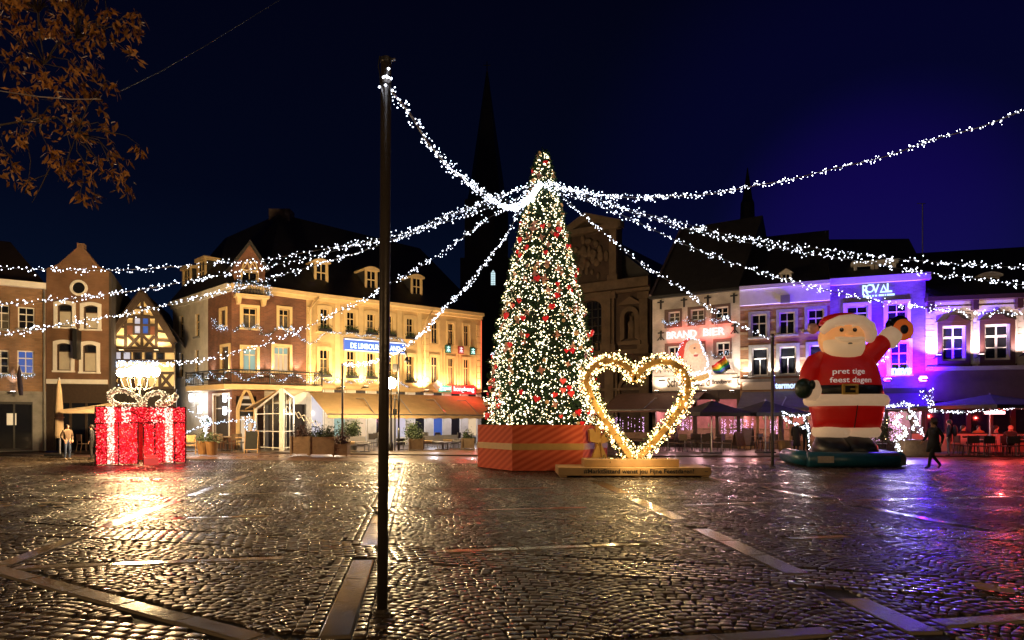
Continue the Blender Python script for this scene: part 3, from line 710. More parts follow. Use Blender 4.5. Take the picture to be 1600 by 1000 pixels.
# cornices, bands, quoins, piers
for f, m in ((f1,'white_stucco'),(f2,'yellow_trim'),(f3,'yellow_trim'),(f4,'yellow_trim')):
    f.b(MB().box(-.05, f.len+.05, -.30, .06, zc-.10, zc+.12).box(0, f.len, -.16, .04, zc-.30, zc-.101), 'cornice', M[m])
zled = f4.px(560, 604)[1]
f4.b(MB().box(.02, f4.len-.02, -.10, .03, zled-.16, zled), 'ledge', M['yellow_trim'])
for (xa, xb) in ((480,487),(660,669.5),(744.5,751.5)):
    b = MB(); ua, uc = f4.px(xa,540)[0], f4.px(xb,540)[0]; z = zled+.02
    while z < zc-.72: b.box(ua, uc, -.07, .0, z, z+.38); z += .42
    f4.b(b, 'quoin', M['yellow_trim'])
for xa in (527,564,594,624,655):                                       # flat pilaster strips between the windows
    ua = f4.px(xa,530)[0]; f4.b(MB().box(ua-.16, ua+.16, -.035, .0, zled+.01, zc-.31), 'pilaster', M['yellow_trim'])
for xa in (692,716.5):
    ua = f4.px(xa,580)[0]; f4.b(MB().box(ua-.16, ua-.08, -.05, .0, zled+.01, f4.px(xa,545)[1]).box(ua+.08, ua+.16, -.05, .0, zled+.01, f4.px(xa,545)[1]), 'pilaster', M['yellow_trim'])
for xa in (478.8, 661.5):
    q = f4.px(xa+ (3 if xa < 500 else 0), 470); b = MB(); b.tube([(q[0]+.5,-.32,zc-.12),(q[0]+.05,-.12,zc-.9),(q[0]+.05,-.12,zled)], .05, 8); f4.b(b, 'drainpipe', M['yellow_trim'], smooth=True)
# wall below the awning: piers with glass between
b = MB(); nb = 9; ped = []
for i in range(nb+1): u = f4.len*i/nb; b.box(max(0,u-.28), min(f4.len,u+.28), 0, .3, GZ, zaw)
f4.b(b, 'pier', M['white_stucco'])
for i in range(nb):
    u = f4.len*i/nb; wd = MB().box(u+.281, u+.36, .08, .16, GZ, zaw).box(u+f4.len/nb-.36, u+f4.len/nb-.281, .08, .16, GZ, zaw).box(u+.36, u+f4.len/nb-.36, .08, .16, zaw-.4, zaw-.3).box(u+.36, u+f4.len/nb-.36, .08, .16, .5, .6)
    wd = f4.b(wd, 'window', M['white']); g = ('glass_white','glass_teal','glass_warm','glass','glass_white','glass','glass_blue','glass','glass_warm')[i]
    MB().box(u+.36, u+f4.len/nb-.36, .12, .13, .6, zaw-.4).build('pane', M[g], wd)
b = MB(); b.box(0, f3.len, .0, .25, zb-1.0, zb); b.box(0,.3,0,.25,GZ,zb-1.0); f3.b(b, 'pier', M['white_stucco'])
# balcony round the corner
def off(f, u, y, z): return f.local(u, y, z)
zf = zb+.02; BO = 1.0
bp = [off(f1, f1.px(318,600)[0], -.02, 0), off(f1, f1.px(318,600)[0], -BO, 0), off(f1, f1.len, -BO, 0)*.5+off(f2, 0, -BO, 0)*.5, off(f2, f2.len, -BO, 0)*.5+off(f3, 0, -BO, 0)*.5, off(f3, f3.len+.5, -BO, 0), off(f3, f3.len+.5, -.02, 0)]
inner = [off(f3, f3.len, .1, 0), off(f2, f2.len, .1, 0), off(f2, 0, .1, 0)]
poly = [(p.x,p.y) for p in bp+inner]
dz = GZ
bal = MB().prismz(poly, zf-.28-dz, zf-dz).build('balcony', M['yellow_trim'], D)
pts = [Vector((p.x,p.y,zf-dz)) for p in bp[1:5]]; pts = [Vector((bp[0].x,bp[0].y,zf-dz))]+pts+[Vector((bp[5].x,bp[5].y,zf-dz))]
b = MB(); b.tube([p+Vector((0,0,.78)) for p in pts], .035, 6); b.tube([p+Vector((0,0,.10)) for p in pts], .02, 6); b.tube([p+Vector((0,0,.62)) for p in pts], .015, 6)
for p in along(pts, .14): b.tube([p+Vector((0,0,.10)), p+Vector((0,0,.78))], .011, 4, caps=False)
for p in pts: b.tube([p, p+Vector((0,0,.86))], .04, 6)
b.build('railing', M['black'], bal)
# turret dormer with small balcony
n = back(b_, c_, .15); ft = Fac(b_+n*1+(c_-b_)*.02, c_+n, D)
tu0, tu1 = ft.px(366,430)[0], ft.px(414,430)[0]; tz1 = ft.px(390,412)[1]; tza = ft.px(390,383)[1]
ft.window(378,424,402,448, frame='yellow_trim', sur=('yellow_trim',.08,.06), trans=.0, sill=None)
ft.wall('turret_wall', M['brick_d'], tu0, tu1, zc+.1, tz1); ft.glaze()
tt = ft.b(MB().prism([(tu0,tz1),(tu1,tz1),((tu0+tu1)/2,tza)], 0, .3).box(tu0, tu1, .22, 3.5, zc, tz1), 'turret_gable', M['brick_d'])
ft.b(MB().prism([(tu0-.25,tz1-.25),((tu0+tu1)/2,tza+.28),(tu1+.25,tz1-.25),(tu1+.05,tz1-.25),((tu0+tu1)/2,tza+.02),(tu0-.05,tz1-.25)], -.15, 3.5), 'turret_roof', M['slate'])
b = MB(); um = (tu0+tu1)/2
for s_ in (-.42,.0): b.tube([(um+s_+.02+.38*(1-math.cos(t*PI/10))/2, -.04, ft.px(390,424)[1]+.55*math.sin(t*PI/10)) for t in range(11)], .035, 6)
b.tube([(um-.42,-.04,ft.px(390,424)[1]),(um,-.04,ft.px(390,405)[1]),(um+.42,-.04,ft.px(390,424)[1])], .035, 6); ft.b(b, 'tracery', M['yellow_trim'])
sb0, sb1 = ft.px(364,460)[0], ft.px(416,460)[0]; zs_ = ft.px(390,464)[1]
sb = ft.b(MB().box(sb0, sb1, -.95, .1, zs_-.14, zs_).prism([(sb0+.1,zs_-.14),(sb0+.35,zs_-.14),(sb0+.3,zs_-.5),(sb0+.15,zs_-.5)], -.7, .1).prism([(sb1-.35,zs_-.14),(sb1-.1,zs_-.14),(sb1-.15,zs_-.5),(sb1-.3,zs_-.5)], -.7, .1), 'small_balcony', M['yellow_trim'])
pts = [Vector((sb0+.05,0,zs_)),Vector((sb0+.05,-.9,zs_)),Vector((sb1-.05,-.9,zs_)),Vector((sb1-.05,0,zs_))]
b = MB(); b.tube([p+Vector((0,0,.62)) for p in pts], .03, 6)
for p in along(pts, .16): b.tube([p, p+Vector((0,0,.62))], .012, 4, caps=False)
for i in range(4): q = sb0+.25+i*.4; b.tube([(q,-.9,zs_),(q+.3,-.9,zs_+.6)], .012, 4); b.tube([(q+.3,-.9,zs_),(q,-.9,zs_+.6)], .012, 4)
b.build('railing', M['black'], sb)
pts_ = [sb.matrix_basis @ p for p in ()]
# roof with its ridges
R1 = P(437,334,45.5); R2 = P(656,388,53.0); R0 = P(352,372,47.5); nE = back(d_, e_, 11); e2 = e_+nE; a2 = a_+Vector((2.0,8.5))
z0 = zc+.10
def ed(f, u): q = f.world(u, -.28, 0); return (q.x, q.y, z0)
vs = [ed(f1,0), ed(f1,f1.len), ed(f2,f2.len), ed(f3,f3.len), ed(f4,f4.len), (e2.x,e2.y,z0), tuple(R2), tuple(R1), tuple(R0), (a2.x,a2.y,z0)]
roof(D, vs, [(0,1,8),(1,7,8),(1,2,7),(2,3,7),(3,4,6,7),(4,5,6),(5,9,6),(9,7,6),(9,8,7),(9,0,8)], 'slate')
body(D, [a_+back(a_,b_,.22), b_+back(b_,c_,.3), c_+back(b_,c_,.25), d_+back(d_,e_,.25), e_+back(d_,e_,.25), e2, a2], zc, 'darkwall')
MB().box(R1.x-.7-b_.x, R1.x+.7-b_.x, R1.y-.1-b_.y, R1.y+.9-b_.y, R1.z-1.2, R1.z+.25).build('chimney', M['tile'], D)
for (x0,x1,y0,y1) in ((491.5,513,411,446),(571,590,423,456),(643,660,434.5,466)): dormer(f4, x0,y0,x1,y1, setb=.9, m='yellow_trim')
for (x0,x1,y0,y1) in ((284.5,297,421,451),(307,320,408,446)): dormer(f1, x0,y0,x1,y1, setb=1.0, m='yellow_trim', head='flat')
# lettered signs
q0, q1 = f4.px(536.5,533), f4.px(630,541); zm = (f4.px(583,544)[1])
sg = f4.b(MB().box(q0[0], q1[0], -.22, -.02, zm-.26, zm+.44), 'name_sign', mat('blue_sign', (.03,.06,.25), .4, emit=((.08,.20,.75), .5)))
sg['label'] = 'long blue illuminated name sign'
MB().box(q0[0], q1[0], -.24, -.19, zm+.38, zm+.45).box(q0[0], q1[0], -.24, -.19, zm-.27, zm-.22).build('rim', M['led_white_sign'], sg)
text('DE LIMBOURG GRAND', .46, glow('sign_cool_white', (.75,.95,1.0), 1.3), sg, (q0[0]+.35, -.225, zm-.11), width=(q1[0]-q0[0])*.83, off=.012)
q0, q1 = f4.px(682,612), f4.px(742,612); qa = f4.px(704.5,612)[0]; qz = f4.px(712,608)[1]
sg = f4.b(MB().box(q0[0]+.1, qa, -.12, -.02, qz-.22, qz+.22), 'name_sign', mat('green_sign', (.02,.25,.15), .4, emit=((.03,.45,.28), .7)))
text('RESTAURANT', .36, glow('sign_teal_white', (.6,1,.9), 1.2), sg, (q0[0]+.16, -.125, qz-.15), width=qa-q0[0]-.25, off=.01)
sg = f4.b(MB().box(qa+.02, q1[0], -.14, -.02, qz-.32, qz+.26), 'name_sign', mat('red_sign', (.4,.02,.02), .4, emit=((1.0,.03,.035), .5)))
text('hongkong', .44, M['led_white_sign'], sg, (qa+.12, -.145, qz-.13), width=q1[0]-qa-.3, off=.012)
q = f4.px(680,602); f4.b(MB().prism([(q[0]-.36,q[1]),(q[0],q[1]-.36),(q[0]+.36,q[1]),(q[0],q[1]+.36)], -.3, -.24), 'diamond_panel', M['white'])
for xa, ya, m, ch in ((699,545.5,'led_green','\u9999'),(719,547,'led_red','\u6e2f'),(737.5,549,'led_green','\u9910')):
    q = f4.px(xa, ya); sg = f4.b(MB().box(q[0]-.21, q[0]+.21, -.13, -.02, q[1]-.26, q[1]+.26), 'neon_plate', mat('neon_back', (.02,.1,.08) if m == 'led_green' else (.3,.02,.02), .4))
    b = MB(); z = q[1]
    b.tube([(q[0]-.13,-.15,z+.12),(q[0]+.13,-.15,z+.12)], .02, 5); b.tube([(q[0],-.15,z+.2),(q[0],-.15,z-.2)], .02, 5); b.tube([(q[0]-.13,-.15,z-.02),(q[0]+.13,-.15,z-.02)], .02, 5)
    b.tube([(q[0],-.15,z+.02),(q[0]-.14,-.15,z-.18)], .02, 5); b.tube([(q[0],-.15,z+.02),(q[0]+.14,-.15,z-.18)], .02, 5); b.build('neon_character', glow('neon_tube', (.5,1,.85) if m == 'led_green' else (1,.5,.5), 1.4), sg)
b = MB(); ue = f4.len-.12; b.tube([(ue,-.16,zled+.1),(ue,-.16,f4.px(740,500)[1])], .03, 6); f4.b(b, 'neon_line', glow('neon_red_line', (1,.16,.06), .9))
# awnings over the terrace: cream cloth, scalloped valance
def awning(f, u0, u1, z0, z1, out, m, vz=.22, name='awning', splay=0):
    b = MB(); k = max(2, int((u1-u0)/.6)); s2 = splay
    for i in range(k):
        a, c = u0+(u1-u0)*i/k, u0+(u1-u0)*(i+1)/k; a2, c2 = a+s2*(i/k*2-1), c+s2*((i+1)/k*2-1)
        sg_ = .05*math.sin(PI*i/k)
        b.add([(a,-.1,z0),(c,-.1,z0),(c2,-out,z1),(a2,-out,z1),((a+a2)/2,-out/2-.05,(z0+z1)/2-.05),((c+c2)/2,-out/2-.05,(z0+z1)/2-.05)], [(0,1,5,4),(4,5,2,3)])
        b.add([(a2,-out-.01,z1),(c2,-out-.01,z1),(c2,-out-.02,z1-vz*.8),((a2+c2)/2,-out-.02,z1-vz),(a2,-out-.02,z1-vz*.8)], [(0,4,3,2,1)])
    b.add([(u0,-.1,z0),(u0-s2,-out,z1),(u0-s2,-out,z1-.03),(u0,-.1,z0-.04)], [(0,1,2,3)])
    o = f.b(b, name, M[m])
    md = o.modifiers.new('cloth', 'SOLIDIFY'); md.thickness = .02
    MB().tube([(u0-s2,-out,z1),(u1+s2,-out,z1)], .04, 6).build('front_bar', M['steel'], o)
    a = MB()
    for i in range(1, int((u1-u0)/3)+1): u = u0+(u1-u0)*i/(int((u1-u0)/3)+1); a.tube([(u,-.1,z0-.3),(u+.2,-out*.5,z0-.35),(u,-out,z1)], .03, 6)
    a.build('arm', M['steel'], o)
    return o
u0 = f4.px(483,615)[0]; z1 = f4.world(0,0,0).z
aw = awning(f4, u0, f4.len-.3, f4.px(600,616)[1], 2.0, 3.6, 'canvas_cream', .24, splay=.4)
# glass porch in front of the door
pp = [P(400,690,38.2), P(440.5,690,36.2), P(458,690,38.4)]
por = thing('glass_porch', 'white framed glass entrance porch with sloping roof beside the wooden planters', 'porch', (pp[1].x, pp[1].y, GZ))
lp = [p-pp[1] for p in pp]; top = [2.2, 3.25, 2.9]
b = MB()
for i, (p, r) in enumerate(zip(lp, (.07,.11,.06))): b.box(p.x-r, p.x+r, p.y-r, p.y+r, 0, top[i])
for i in (0, 1):
    a, c = lp[i], lp[i+1]
    for z in (.12, 1.0, 1.95): b.tube([(a.x,a.y,z),(c.x,c.y,z)], .035, 4)
    b.tube([(a.x,a.y,top[i]),(c.x,c.y,top[i+1])], .07, 6)
    for k in range(1, 3): q = a+(c-a)*k/3; b.tube([(q.x,q.y,0),(q.x,q.y,top[i]+(top[i+1]-top[i])*k/3)], .03, 4)
b.build('frame', M['white'], por)
for i in (0, 1):
    a, c = lp[i], lp[i+1]
    for k in range(3):
        q0, q1 = a+(c-a)*k/3, a+(c-a)*(k+1)/3; t0, t1 = top[i]+(top[i+1]-top[i])*k/3, top[i]+(top[i+1]-top[i])*(k+1)/3
        MB().add([(q0.x,q0.y,.1),(q1.x,q1.y,.1),(q1.x,q1.y,t1),(q0.x,q0.y,t0)], [(0,1,2,3)]).build('pane', M['clear'], por)
b = MB(); a, c = lp[0], lp[1]; b.add([(a.x-.8,a.y,top[0]-.05),(c.x,c.y,top[1]+.08),(c.x+.6,c.y+2.2,top[1]+.08),(a.x-.6,a.y+2.0,top[0]-.05)], [(0,1,2,3)])
o = b.build('roof', M['canvas_cream'], por); md = o.modifiers.new('cloth', 'SOLIDIFY'); md.thickness = .06
b = MB(); q = lp[1]                                                   # folding scissor arms of the awning
qs = [P(441,622,36.2)-pp[1]+Vector((0,0,0)), P(502,652,35.2)-pp[1]]
for i in range(7):
    a = qs[0]+(qs[1]-qs[0])*i/7; c = qs[0]+(qs[1]-qs[0])*(i+1)/7
    b.tube([a+Vector((0,0,-.17)), c+Vector((0,0,.17))], .02, 4); b.tube([a+Vector((0,0,.17)), c+Vector((0,0,-.17))], .02, 4)
b.build('scissor_arm', M['white'], por)
# garlands on the corner building
def px_path(f, pts, out=.15): return [f.local(*((lambda q: (q[0], -out, q[1]))(f.px(x,y)))) for x, y in pts]
def gar(f, pts, led, label, out=.15, **k):
    t = thing('light_garland', label, 'garland', D.location, group='light garlands on the facades')
    garland('garland', px_path(f, pts, out), t, led, **k); return t
gar(f2, ((364,520),(372,512),(379,506),(383,513),(390,516),(398,510),(402,508),(407,520),(411,523)), M['led_blue'], 'green light garland swagged under the upper turret-corner window', dens=26)
gar(f3, ((411,523),(420,523),(431,514),(438,511),(446,519),(455,508),(457,520),(466,527),(478,536)), M['led_blue'], 'green light garland looping below the upper brick-corner side window', dens=26)
gar(f4, ((480,537),(490,536),(499,524),(510,520),(520,520),(535,523),(548,519),(560,527),(575,524),(590,530),(606,529),(622,530),(634,540),(644,538)), M['led_blue'], 'long light garland along the upper yellow windows above the blue sign', out=.22, dens=24)
gar(f4, ((488,594),(500,592),(512,598),(528,593),(545,598),(560,595),(575,597),(590,595),(605,600),(622,598),(637,606)), M['led_blue'], 'long light garland along the lower yellow windows above the awning', out=.2, dens=24)
t = thing('light_garland', 'light garland wound along the big balcony railing', 'garland', D.location, group='light garlands on the facades')
rl = [Vector((p.x,p.y,zf-dz)) for p in bp[0:5]]; pth = []
for i, p in enumerate(along(rl, .25)): pth.append(p+Vector((0,0,.45+.22*math.sin(i*.9))))
garland('garland', pth, t, M['led_blue'], dens=22)
t = thing('light_garland', 'dense white light garland on the small turret balcony', 'garland', D.location, group='light garlands on the facades')
L4 = Matrix.Translation(ft.loc) @ Matrix.Rotation(ft.ang, 4, 'Z')
pth = [L4 @ Vector(q) for q in ((sb0,-.2,zs_+.3),(sb0,-.9,zs_+.1),(sb0+.05,-.92,zs_+.6),(um-.4,-.95,zs_+.45),(um,-.95,zs_+.65),(um+.4,-.95,zs_+.45),(sb1-.05,-.92,zs_+.6),(sb1,-.9,zs_+.1),(sb1,-.2,zs_+.3))]
garland('garland', pth, t, M['led_blue'], dens=34, rad=.14)
t = thing('light_garland', 'lit wreath basket below the narrow upper corner window', 'garland', D.location, group='light garlands on the facades')
garland('garland', px_path(f1, ((340,500),(344,510),(352,512),(360,514)), .2), t, M['led_blue'], dens=40, rad=.16)
for f, ls in ((f4, up_y+lo_y),):                                       # window boxes with plants
    for (x0,x1,y0,y1) in ls:
        u0, u1, z0, z1 = f.rect(x0,y0,x1,y1)
        bx = f.b(MB().box(u0-.12, u1+.12, -.32, -.11, z0-.02, z0+.14), 'window_box', M['black'])
        k = 150; q = np.stack([N.uniform(u0-.15,u1+.15,k), N.uniform(-.38,-.06,k), z0+.12+N.uniform(0,.32,k)**1.3], 1)
        leaves('foliage', q, .10, .04, M['leafgreen'], bx)
# lamps that light the building
FL = []
def flood(f, x, y, col, pw, out=.45, aim=(0,.35,1), em=None, size=.06, spot=1.9, label=None):
    u, z = f.px(x, y)
    t = f.b(MB().box(u-.12, u+.12, -out-.1, -out+.1, z-.10, z).tube([(u,-out,z-.05),(u,0,z-.12)], .02, 5), 'floodlight', M['black'])
    MB().box(u-.10, u+.10, -out-.08, -out+.08, z+.001, z+.012).build('lens', em or glow('flood_lens', col, 8), t)
    lamp('SPOT', (u, -out, z+.05), col, pw, size, t, aim=aim, angle=spot, blend=.7)
    return t
warm = (1.0,.67,.34)
for x, y, p in ((488,606,230),(527,605,210),(563,604,230),(595,606,230),(657,610,480),(690,610,150),(716,611,130),(748,612,240)): flood(f4, x, y, warm, p*1.2, out=.8, aim=(0,.55,1))
for f, x, y, p in ((f3,421,588,70),(f3,463,588,110),(f2,406,588,60),(f1,361,592,70),(f1,333,592,50)): flood(f, x, y, (1,.85,.7), p, out=.35, aim=(0,.25,1), spot=1.2)
q = f4.world(f4.px(712,600)[0], -.7, f4.px(712,597)[1]); lamp('POINT', q-D.location, (1,.06,.04), 45, .3, D)
q = f4.world(f4.px(722,600)[0], -1.6, f4.px(722,606)[1]); lamp('POINT', q-D.location, (1,.06,.04), 45, .2, D)
for xa, p, col in ((505,120,(1,.85,.65)),(585,120,(1,.9,.75)),(660,120,(.9,.9,1)),(718,90,(.9,.85,1))):
    q = f4.world(f4.px(xa,640)[0], -1.5, 2.1); lamp('POINT', q-D.location, col, p*.55, .12, D)
for x, y, s_ in ((327,604,'hanging'),):                              # bright wall lanterns beside the lower window
    pass
for xx, yy in ((308,622),(322,640),(322,622),(361,642),(361,622)):
    u, z = f1.px(xx, yy); big = xx == 308
    o = f1.b(MB().lathe([(.05,-.22),(.10,-.2),(.11,.2),(.05,.24)], 10).tube([(0,.1,0),(0,.35,0)], .02, 5), 'wall_lamp', glow('lantern_cool', (.9,.92,1.0), 9 if big else 6), smooth=True)
    o.location = f1.local(u, -.35, z); lamp('POINT', (0,-.2,.0), (.92,.93,1) if big else (1,.8,.6), 30 if big else 12, .1, o)
q = pp[1]+Vector((.3,1.6,2.2)); lamp('POINT', q-pp[1]-Vector((0,0,GZ)), (1,.85,.65), 60, .12, por)
# --- church tower with spire, far behind
c = P(761,650,95); T = thing('church_tower', 'dark church tower with tall spire and one lit lancet window behind the square', 'church tower', (c.x, c.y, 0))
def Tz(y): return P(0,y,95).z
hw = 78/2/F*95; hs = 25/F*95
MB().box(-hw, hw, -hw, hw, 0, Tz(412)).build('tower_shaft', M['tower_stone'], T)
MB().box(-hw*.84, hw*.84, -hw*.84, hw*.84, Tz(412)+.002, Tz(322)).build('belfry', M['tower_stone'], T)
b = MB(); n = 8; r0 = hs*1.12
b.loft([(Tz(322)+.002,0,0,hw*.86,hw*.86),(Tz(300),0,0,r0,r0),(Tz(215),0,0,r0*.56,r0*.56),(Tz(112),0,0,.12,.12)], 8); b.tube([(0,0,Tz(114)),(0,0,Tz(96))], .07, 5); b.tube([(-.5,0,Tz(102)),(.5,0,Tz(102))], .06, 5)
b.build('spire', M['slate'], T)
for dx in (-1.6, 1.6):
    MB().prism([(dx-.5,Tz(395)),(dx+.5,Tz(395)),(dx+.5,Tz(352)),(dx,Tz(342)),(dx-.5,Tz(352))], -hw*.84-.05, -hw*.84+.2).build('louvre', M['black'], T)
q = P(770.5,435,95-hw)-c
b = MB(); b.prism([(q.x-.40,q.z+c.z-1.0),(q.x+.40,q.z+c.z-1.0),(q.x+.40,q.z+c.z+.75),(q.x,q.z+c.z+1.25),(q.x-.40,q.z+c.z+.75)], -hw-.1, -hw-.02)
lw = b.build('lancet_window', M['tower_stone'], T); zz = q.z+c.z
MB().prism([(q.x-.28,zz-.9),(q.x+.28,zz-.9),(q.x+.28,zz+.7),(q.x,zz+1.1),(q.x-.28,zz+.7)], -hw-.13, -hw-.101).build('pane', mat('lancet_glass', (.1,.12,.14), .3, emit=((.55,.75,.8), .75)), lw)
b = MB()
for i in range(6): b.box(q.x-.28, q.x+.28, -hw-.15, -hw-.131, zz-.75+i*.3, zz-.71+i*.3)
b.box(q.x-.02, q.x+.02, -hw-.152, -hw-.131, zz-.9, zz+1.0); b.build('tracery', M['tower_stone'], lw)
# --- slender roof turret far behind the right hand row
c = P(1168,650,100); T2 = thing('roof_turret', 'slender dark ridge turret with spire above the brewery house roof', 'turret', (c.x, c.y, 0))
b = MB(); zt = lambda y: P(0,y,100).z
b.loft([(0,0,0,1.1,1.1),(zt(345),0,0,1.1,1.1),(zt(318),0,0,1.0,1.0),(zt(312),0,0,.75,.75),(zt(262),0,0,.05,.05)], 8); b.build('turret_spire', M['slate'], T2)
MB().box(-9, 9, 0, 10, 0, zt(372)).build('church_nave', M['tower_stone'], T2)
# --- baroque church front
p0, p1 = P2(868,54.5), P2(1017,50.0)
K = thing('baroque_church', 'dark baroque church front with curved gable, arched window and statue niche', 'church', (p0.x, p0.y, 0))
fK = Fac(p0, p1, K); X = fK.px
zl, zm = X(950,556)[1], X(950,450)[1]
uA, uB = X(886,400)[0], X(965,400)[0]
aw0, aw1 = X(904,500)[0], X(941,500)[0]
fK.ops = [(aw0, aw1, X(920,548)[1], X(920,470)[1]), (X(978,500)[0], X(994,500)[0], X(985,529)[1], X(985,487)[1])]
fK.wall('wall', M['church_brick'], 0, fK.len, 0, zm, reveal=.6)
apx = X(917,338)
fK.b(MB().prism([(uA,zm),(uB,zm),(uB,X(960,347)[1]),(apx[0]+.9,apx[1]-.6),(apx[0],apx[1]),(apx[0]-.9,apx[1]-.6),(uA,X(890,362)[1])], 0, .8), 'gable_wall', M['church_brick'])
for nm, y0, y1, ua, ub_, o_ in (('cornice',441,455,X(880,450)[0],fK.len,.55),('cornice',549,556,0,fK.len,.5),('cornice',352,361,uA-.3,uB+.3,.5),('frieze',456,461,X(880,450)[0],fK.len,.25),('cornice',607,611,0,fK.len,.35)):
    fK.b(MB().box(ua, ub_, -o_, .05, X(950,y1)[1], X(950,y0)[1]), nm, M['church_stone'])
a, c2 = (uA-.4, X(890,361)[1]), (uB+.4, X(960,347)[1])
fK.b(MB().ribbon([a,(apx[0],apx[1]+.2),c2], [(a[0],a[1]-.5),(apx[0],apx[1]-.45),(c2[0],c2[1]-.5)], -.4, .3), 'pediment', M['church_stone'])
for xa, xb, y0, y1 in ((943.5,956,457,549),(958,962,457,549),(1001,1014,457,549),(886,893,362,441),(954,965,350,441),(947,961,557,690),(1003,1016,557,690),(963,967,557,690)):
    u0, u1 = X(xa,(y0+y1)/2)[0], X(xb,(y0+y1)/2)[0]; za, zb_ = X(xa,y1)[1], X(xa,y0)[1]
    fK.b(MB().box(u0, u1, -.28, -.001, max(0,za), zb_).box(u0-.12, u1+.12, -.36, -.002, zb_-.5, zb_-.02).box(u0-.12, u1+.12, -.36, -.002, max(0,za), max(0,za)+.5), 'pilaster', M['church_stone'])
u0, u1, z0, z1 = fK.ops[0]; k = 10
inn = [(u0,z0)]+[((u0+u1)/2-(u1-u0)/2*math.cos(PI*i/k), z1-(u1-u0)/2*.6+(u1-u0)/2*.6*math.sin(PI*i/k)) for i in range(k+1)]+[(u1,z0)]
ou = [(u0-.45,z0)]+[((u0+u1)/2-((u1-u0)/2+.45)*math.cos(PI*i/k), z1-(u1-u0)/2*.6+((u1-u0)/2*.6+.45)*math.sin(PI*i/k)) for i in range(k+1)]+[(u1+.45,z0)]
wd = fK.b(MB().ribbon(inn, ou, -.15, .5), 'window', M['church_stone']); MB().box(u0, u1, .4, .42, z0, z1).build('pane', M['glass'], wd)
b = MB()
for i in range(1,4): b.box(u0+(u1-u0)*i/4-.04, u0+(u1-u0)*i/4+.04, .3, .39, z0, z1)
for i in range(1,6): b.box(u0, u1, .32, .385, z0+(z1-z0)*i/6-.03, z0+(z1-z0)*i/6+.03)
b.build('glazing_bar', M['black'], wd)
u0, u1, z0, z1 = fK.ops[1]; um = (u0+u1)/2
inn = [(u0,z0)]+[(um-(u1-u0)/2*math.cos(PI*i/k), z1-.4+.4*math.sin(PI*i/k)) for i in range(k+1)]+[(u1,z0)]; ou = [(u0-.35,z0-.2)]+[(um-((u1-u0)/2+.35)*math.cos(PI*i/k), z1-.4+.75*math.sin(PI*i/k)) for i in range(k+1)]+[(u1+.35,z0-.2)]
ni = fK.b(MB().ribbon(inn, ou, -.3, .1).box(u0-.5, u1+.5, -.4, .1, z0-.5, z0-.201).box(u0, u1, .55, .6, z0, z1).prism([(u0-.6,z1+.5),(u1+.6,z1+.5),(um,z1+1.1)], -.3, 0), 'niche', M['church_stone'])
MB().loft([(z0,um,.1,.30,.25),(z0+.8,um,.1,.26,.22),(z0+1.2,um,.1,.32,.2),(z0+1.35,um,.1,.12,.12),(z0+1.45,um,.1,.14,.14),(z0+1.65,um,.1,.13,.13),(z0+1.75,um,.1,.04,.04)], 10).build('statue', M['church_stone'], ni, smooth=True)
q = X(985,612); k = 24; b = MB()
b.ribbon([(q[0]+.78*math.cos(2*PI*i/k), q[1]+.85*math.sin(2*PI*i/k)) for i in range(k)], [(q[0]+1.05*math.cos(2*PI*i/k), q[1]+1.12*math.sin(2*PI*i/k)) for i in range(k)], -.2, -.001, close=True); fK.b(b, 'round_frame', M['church_stone'])
q = X(921,405); b = MB()
for i in range(26):
    a = R.uniform(0,6.28); r = R.uniform(.2,1.6); b.ball((q[0]+r*math.cos(a), -.05, q[1]+r*1.1*math.sin(a)), R.uniform(.15,.4), .12, R.uniform(.2,.5), 6, 5)
fK.b(b, 'relief', M['church_stone'], smooth=True)
nn = back(p0, p1, .9); up = back(p0, p1, 26); body(K, [p0+nn, p1+nn, p1+up, p0+up], zm, 'darkwall')
rr = lambda u, y, z: tuple(fK.world(u, y, z))
roof(K, [rr(uA,1,zm),rr(uB+3.2,1,zm),rr(apx[0],1,apx[1]-.8),rr(uA,26,zm),rr(uB+3.2,26,zm),rr(apx[0],26,apx[1]-.8)], [(1,4,5,2),(0,2,5,3),(0,1,2),(3,5,4)], 'slate')

# --- right hand row
e0, e1, e2_, e3, e4, e5 = P2(1019.5,41.9), P2(1156.5,38.9), P2(1297,37.0), P2(1446,35.4), P2(1604,34.2), P2(1730,33.3)
def ground_floor(f, z, m, opens, pale='wood_pale', col=(1,.45,.55), pw=60, lit=True):
    """Open glazed shop fronts with a shallow lit room behind."""
    b = MB(); b.box(0, f.len, 2.6, 2.7, GZ, z, 0); b.box(0, .1, .25, 2.6, GZ, z); b.box(f.len-.1, f.len, .25, 2.6, GZ, z); b.box(0, f.len, .25, 2.6, z-.05, z)
    f.b(b, 'room_wall', mat('room_wall', (.28,.14,.12), .8, (2,.4)))
    b = MB()
    for u in opens: b.box(u-.09, u+.09, -.02, .2, GZ, z)
    b.box(0, f.len, 0, .2, z-.55, z); b.box(0, f.len, .02, .18, GZ, .55)
    sf = f.b(b, 'shop_front', M[m])
    bar = f.b(MB().box(.6, f.len-.6, 1.9, 2.4, GZ, 1.15).box(.5, f.len-.5, 1.85, 2.45, 1.15, 1.2), 'counter', M['wood'])
    b = MB()
    for i in range(int(f.len*5)): u = R.uniform(.3, f.len-.3); z_ = R.choice((1.25,1.7,2.1)); b.lathe([(.04,z_),(.045,z_+.18),(.015,z_+.24),(.015,z_+.3)], 6, (u, 2.5))
    f.b(b, 'bottle', mat('bottle_glass', (.2,.3,.15), .15), smooth=True)['kind'] = 'stuff'
    if lit:
        for k in range(3): lamp('POINT', f.local(f.len*(k+.5)/3, .9, 2.2), col, pw*.75, .1, f.root)
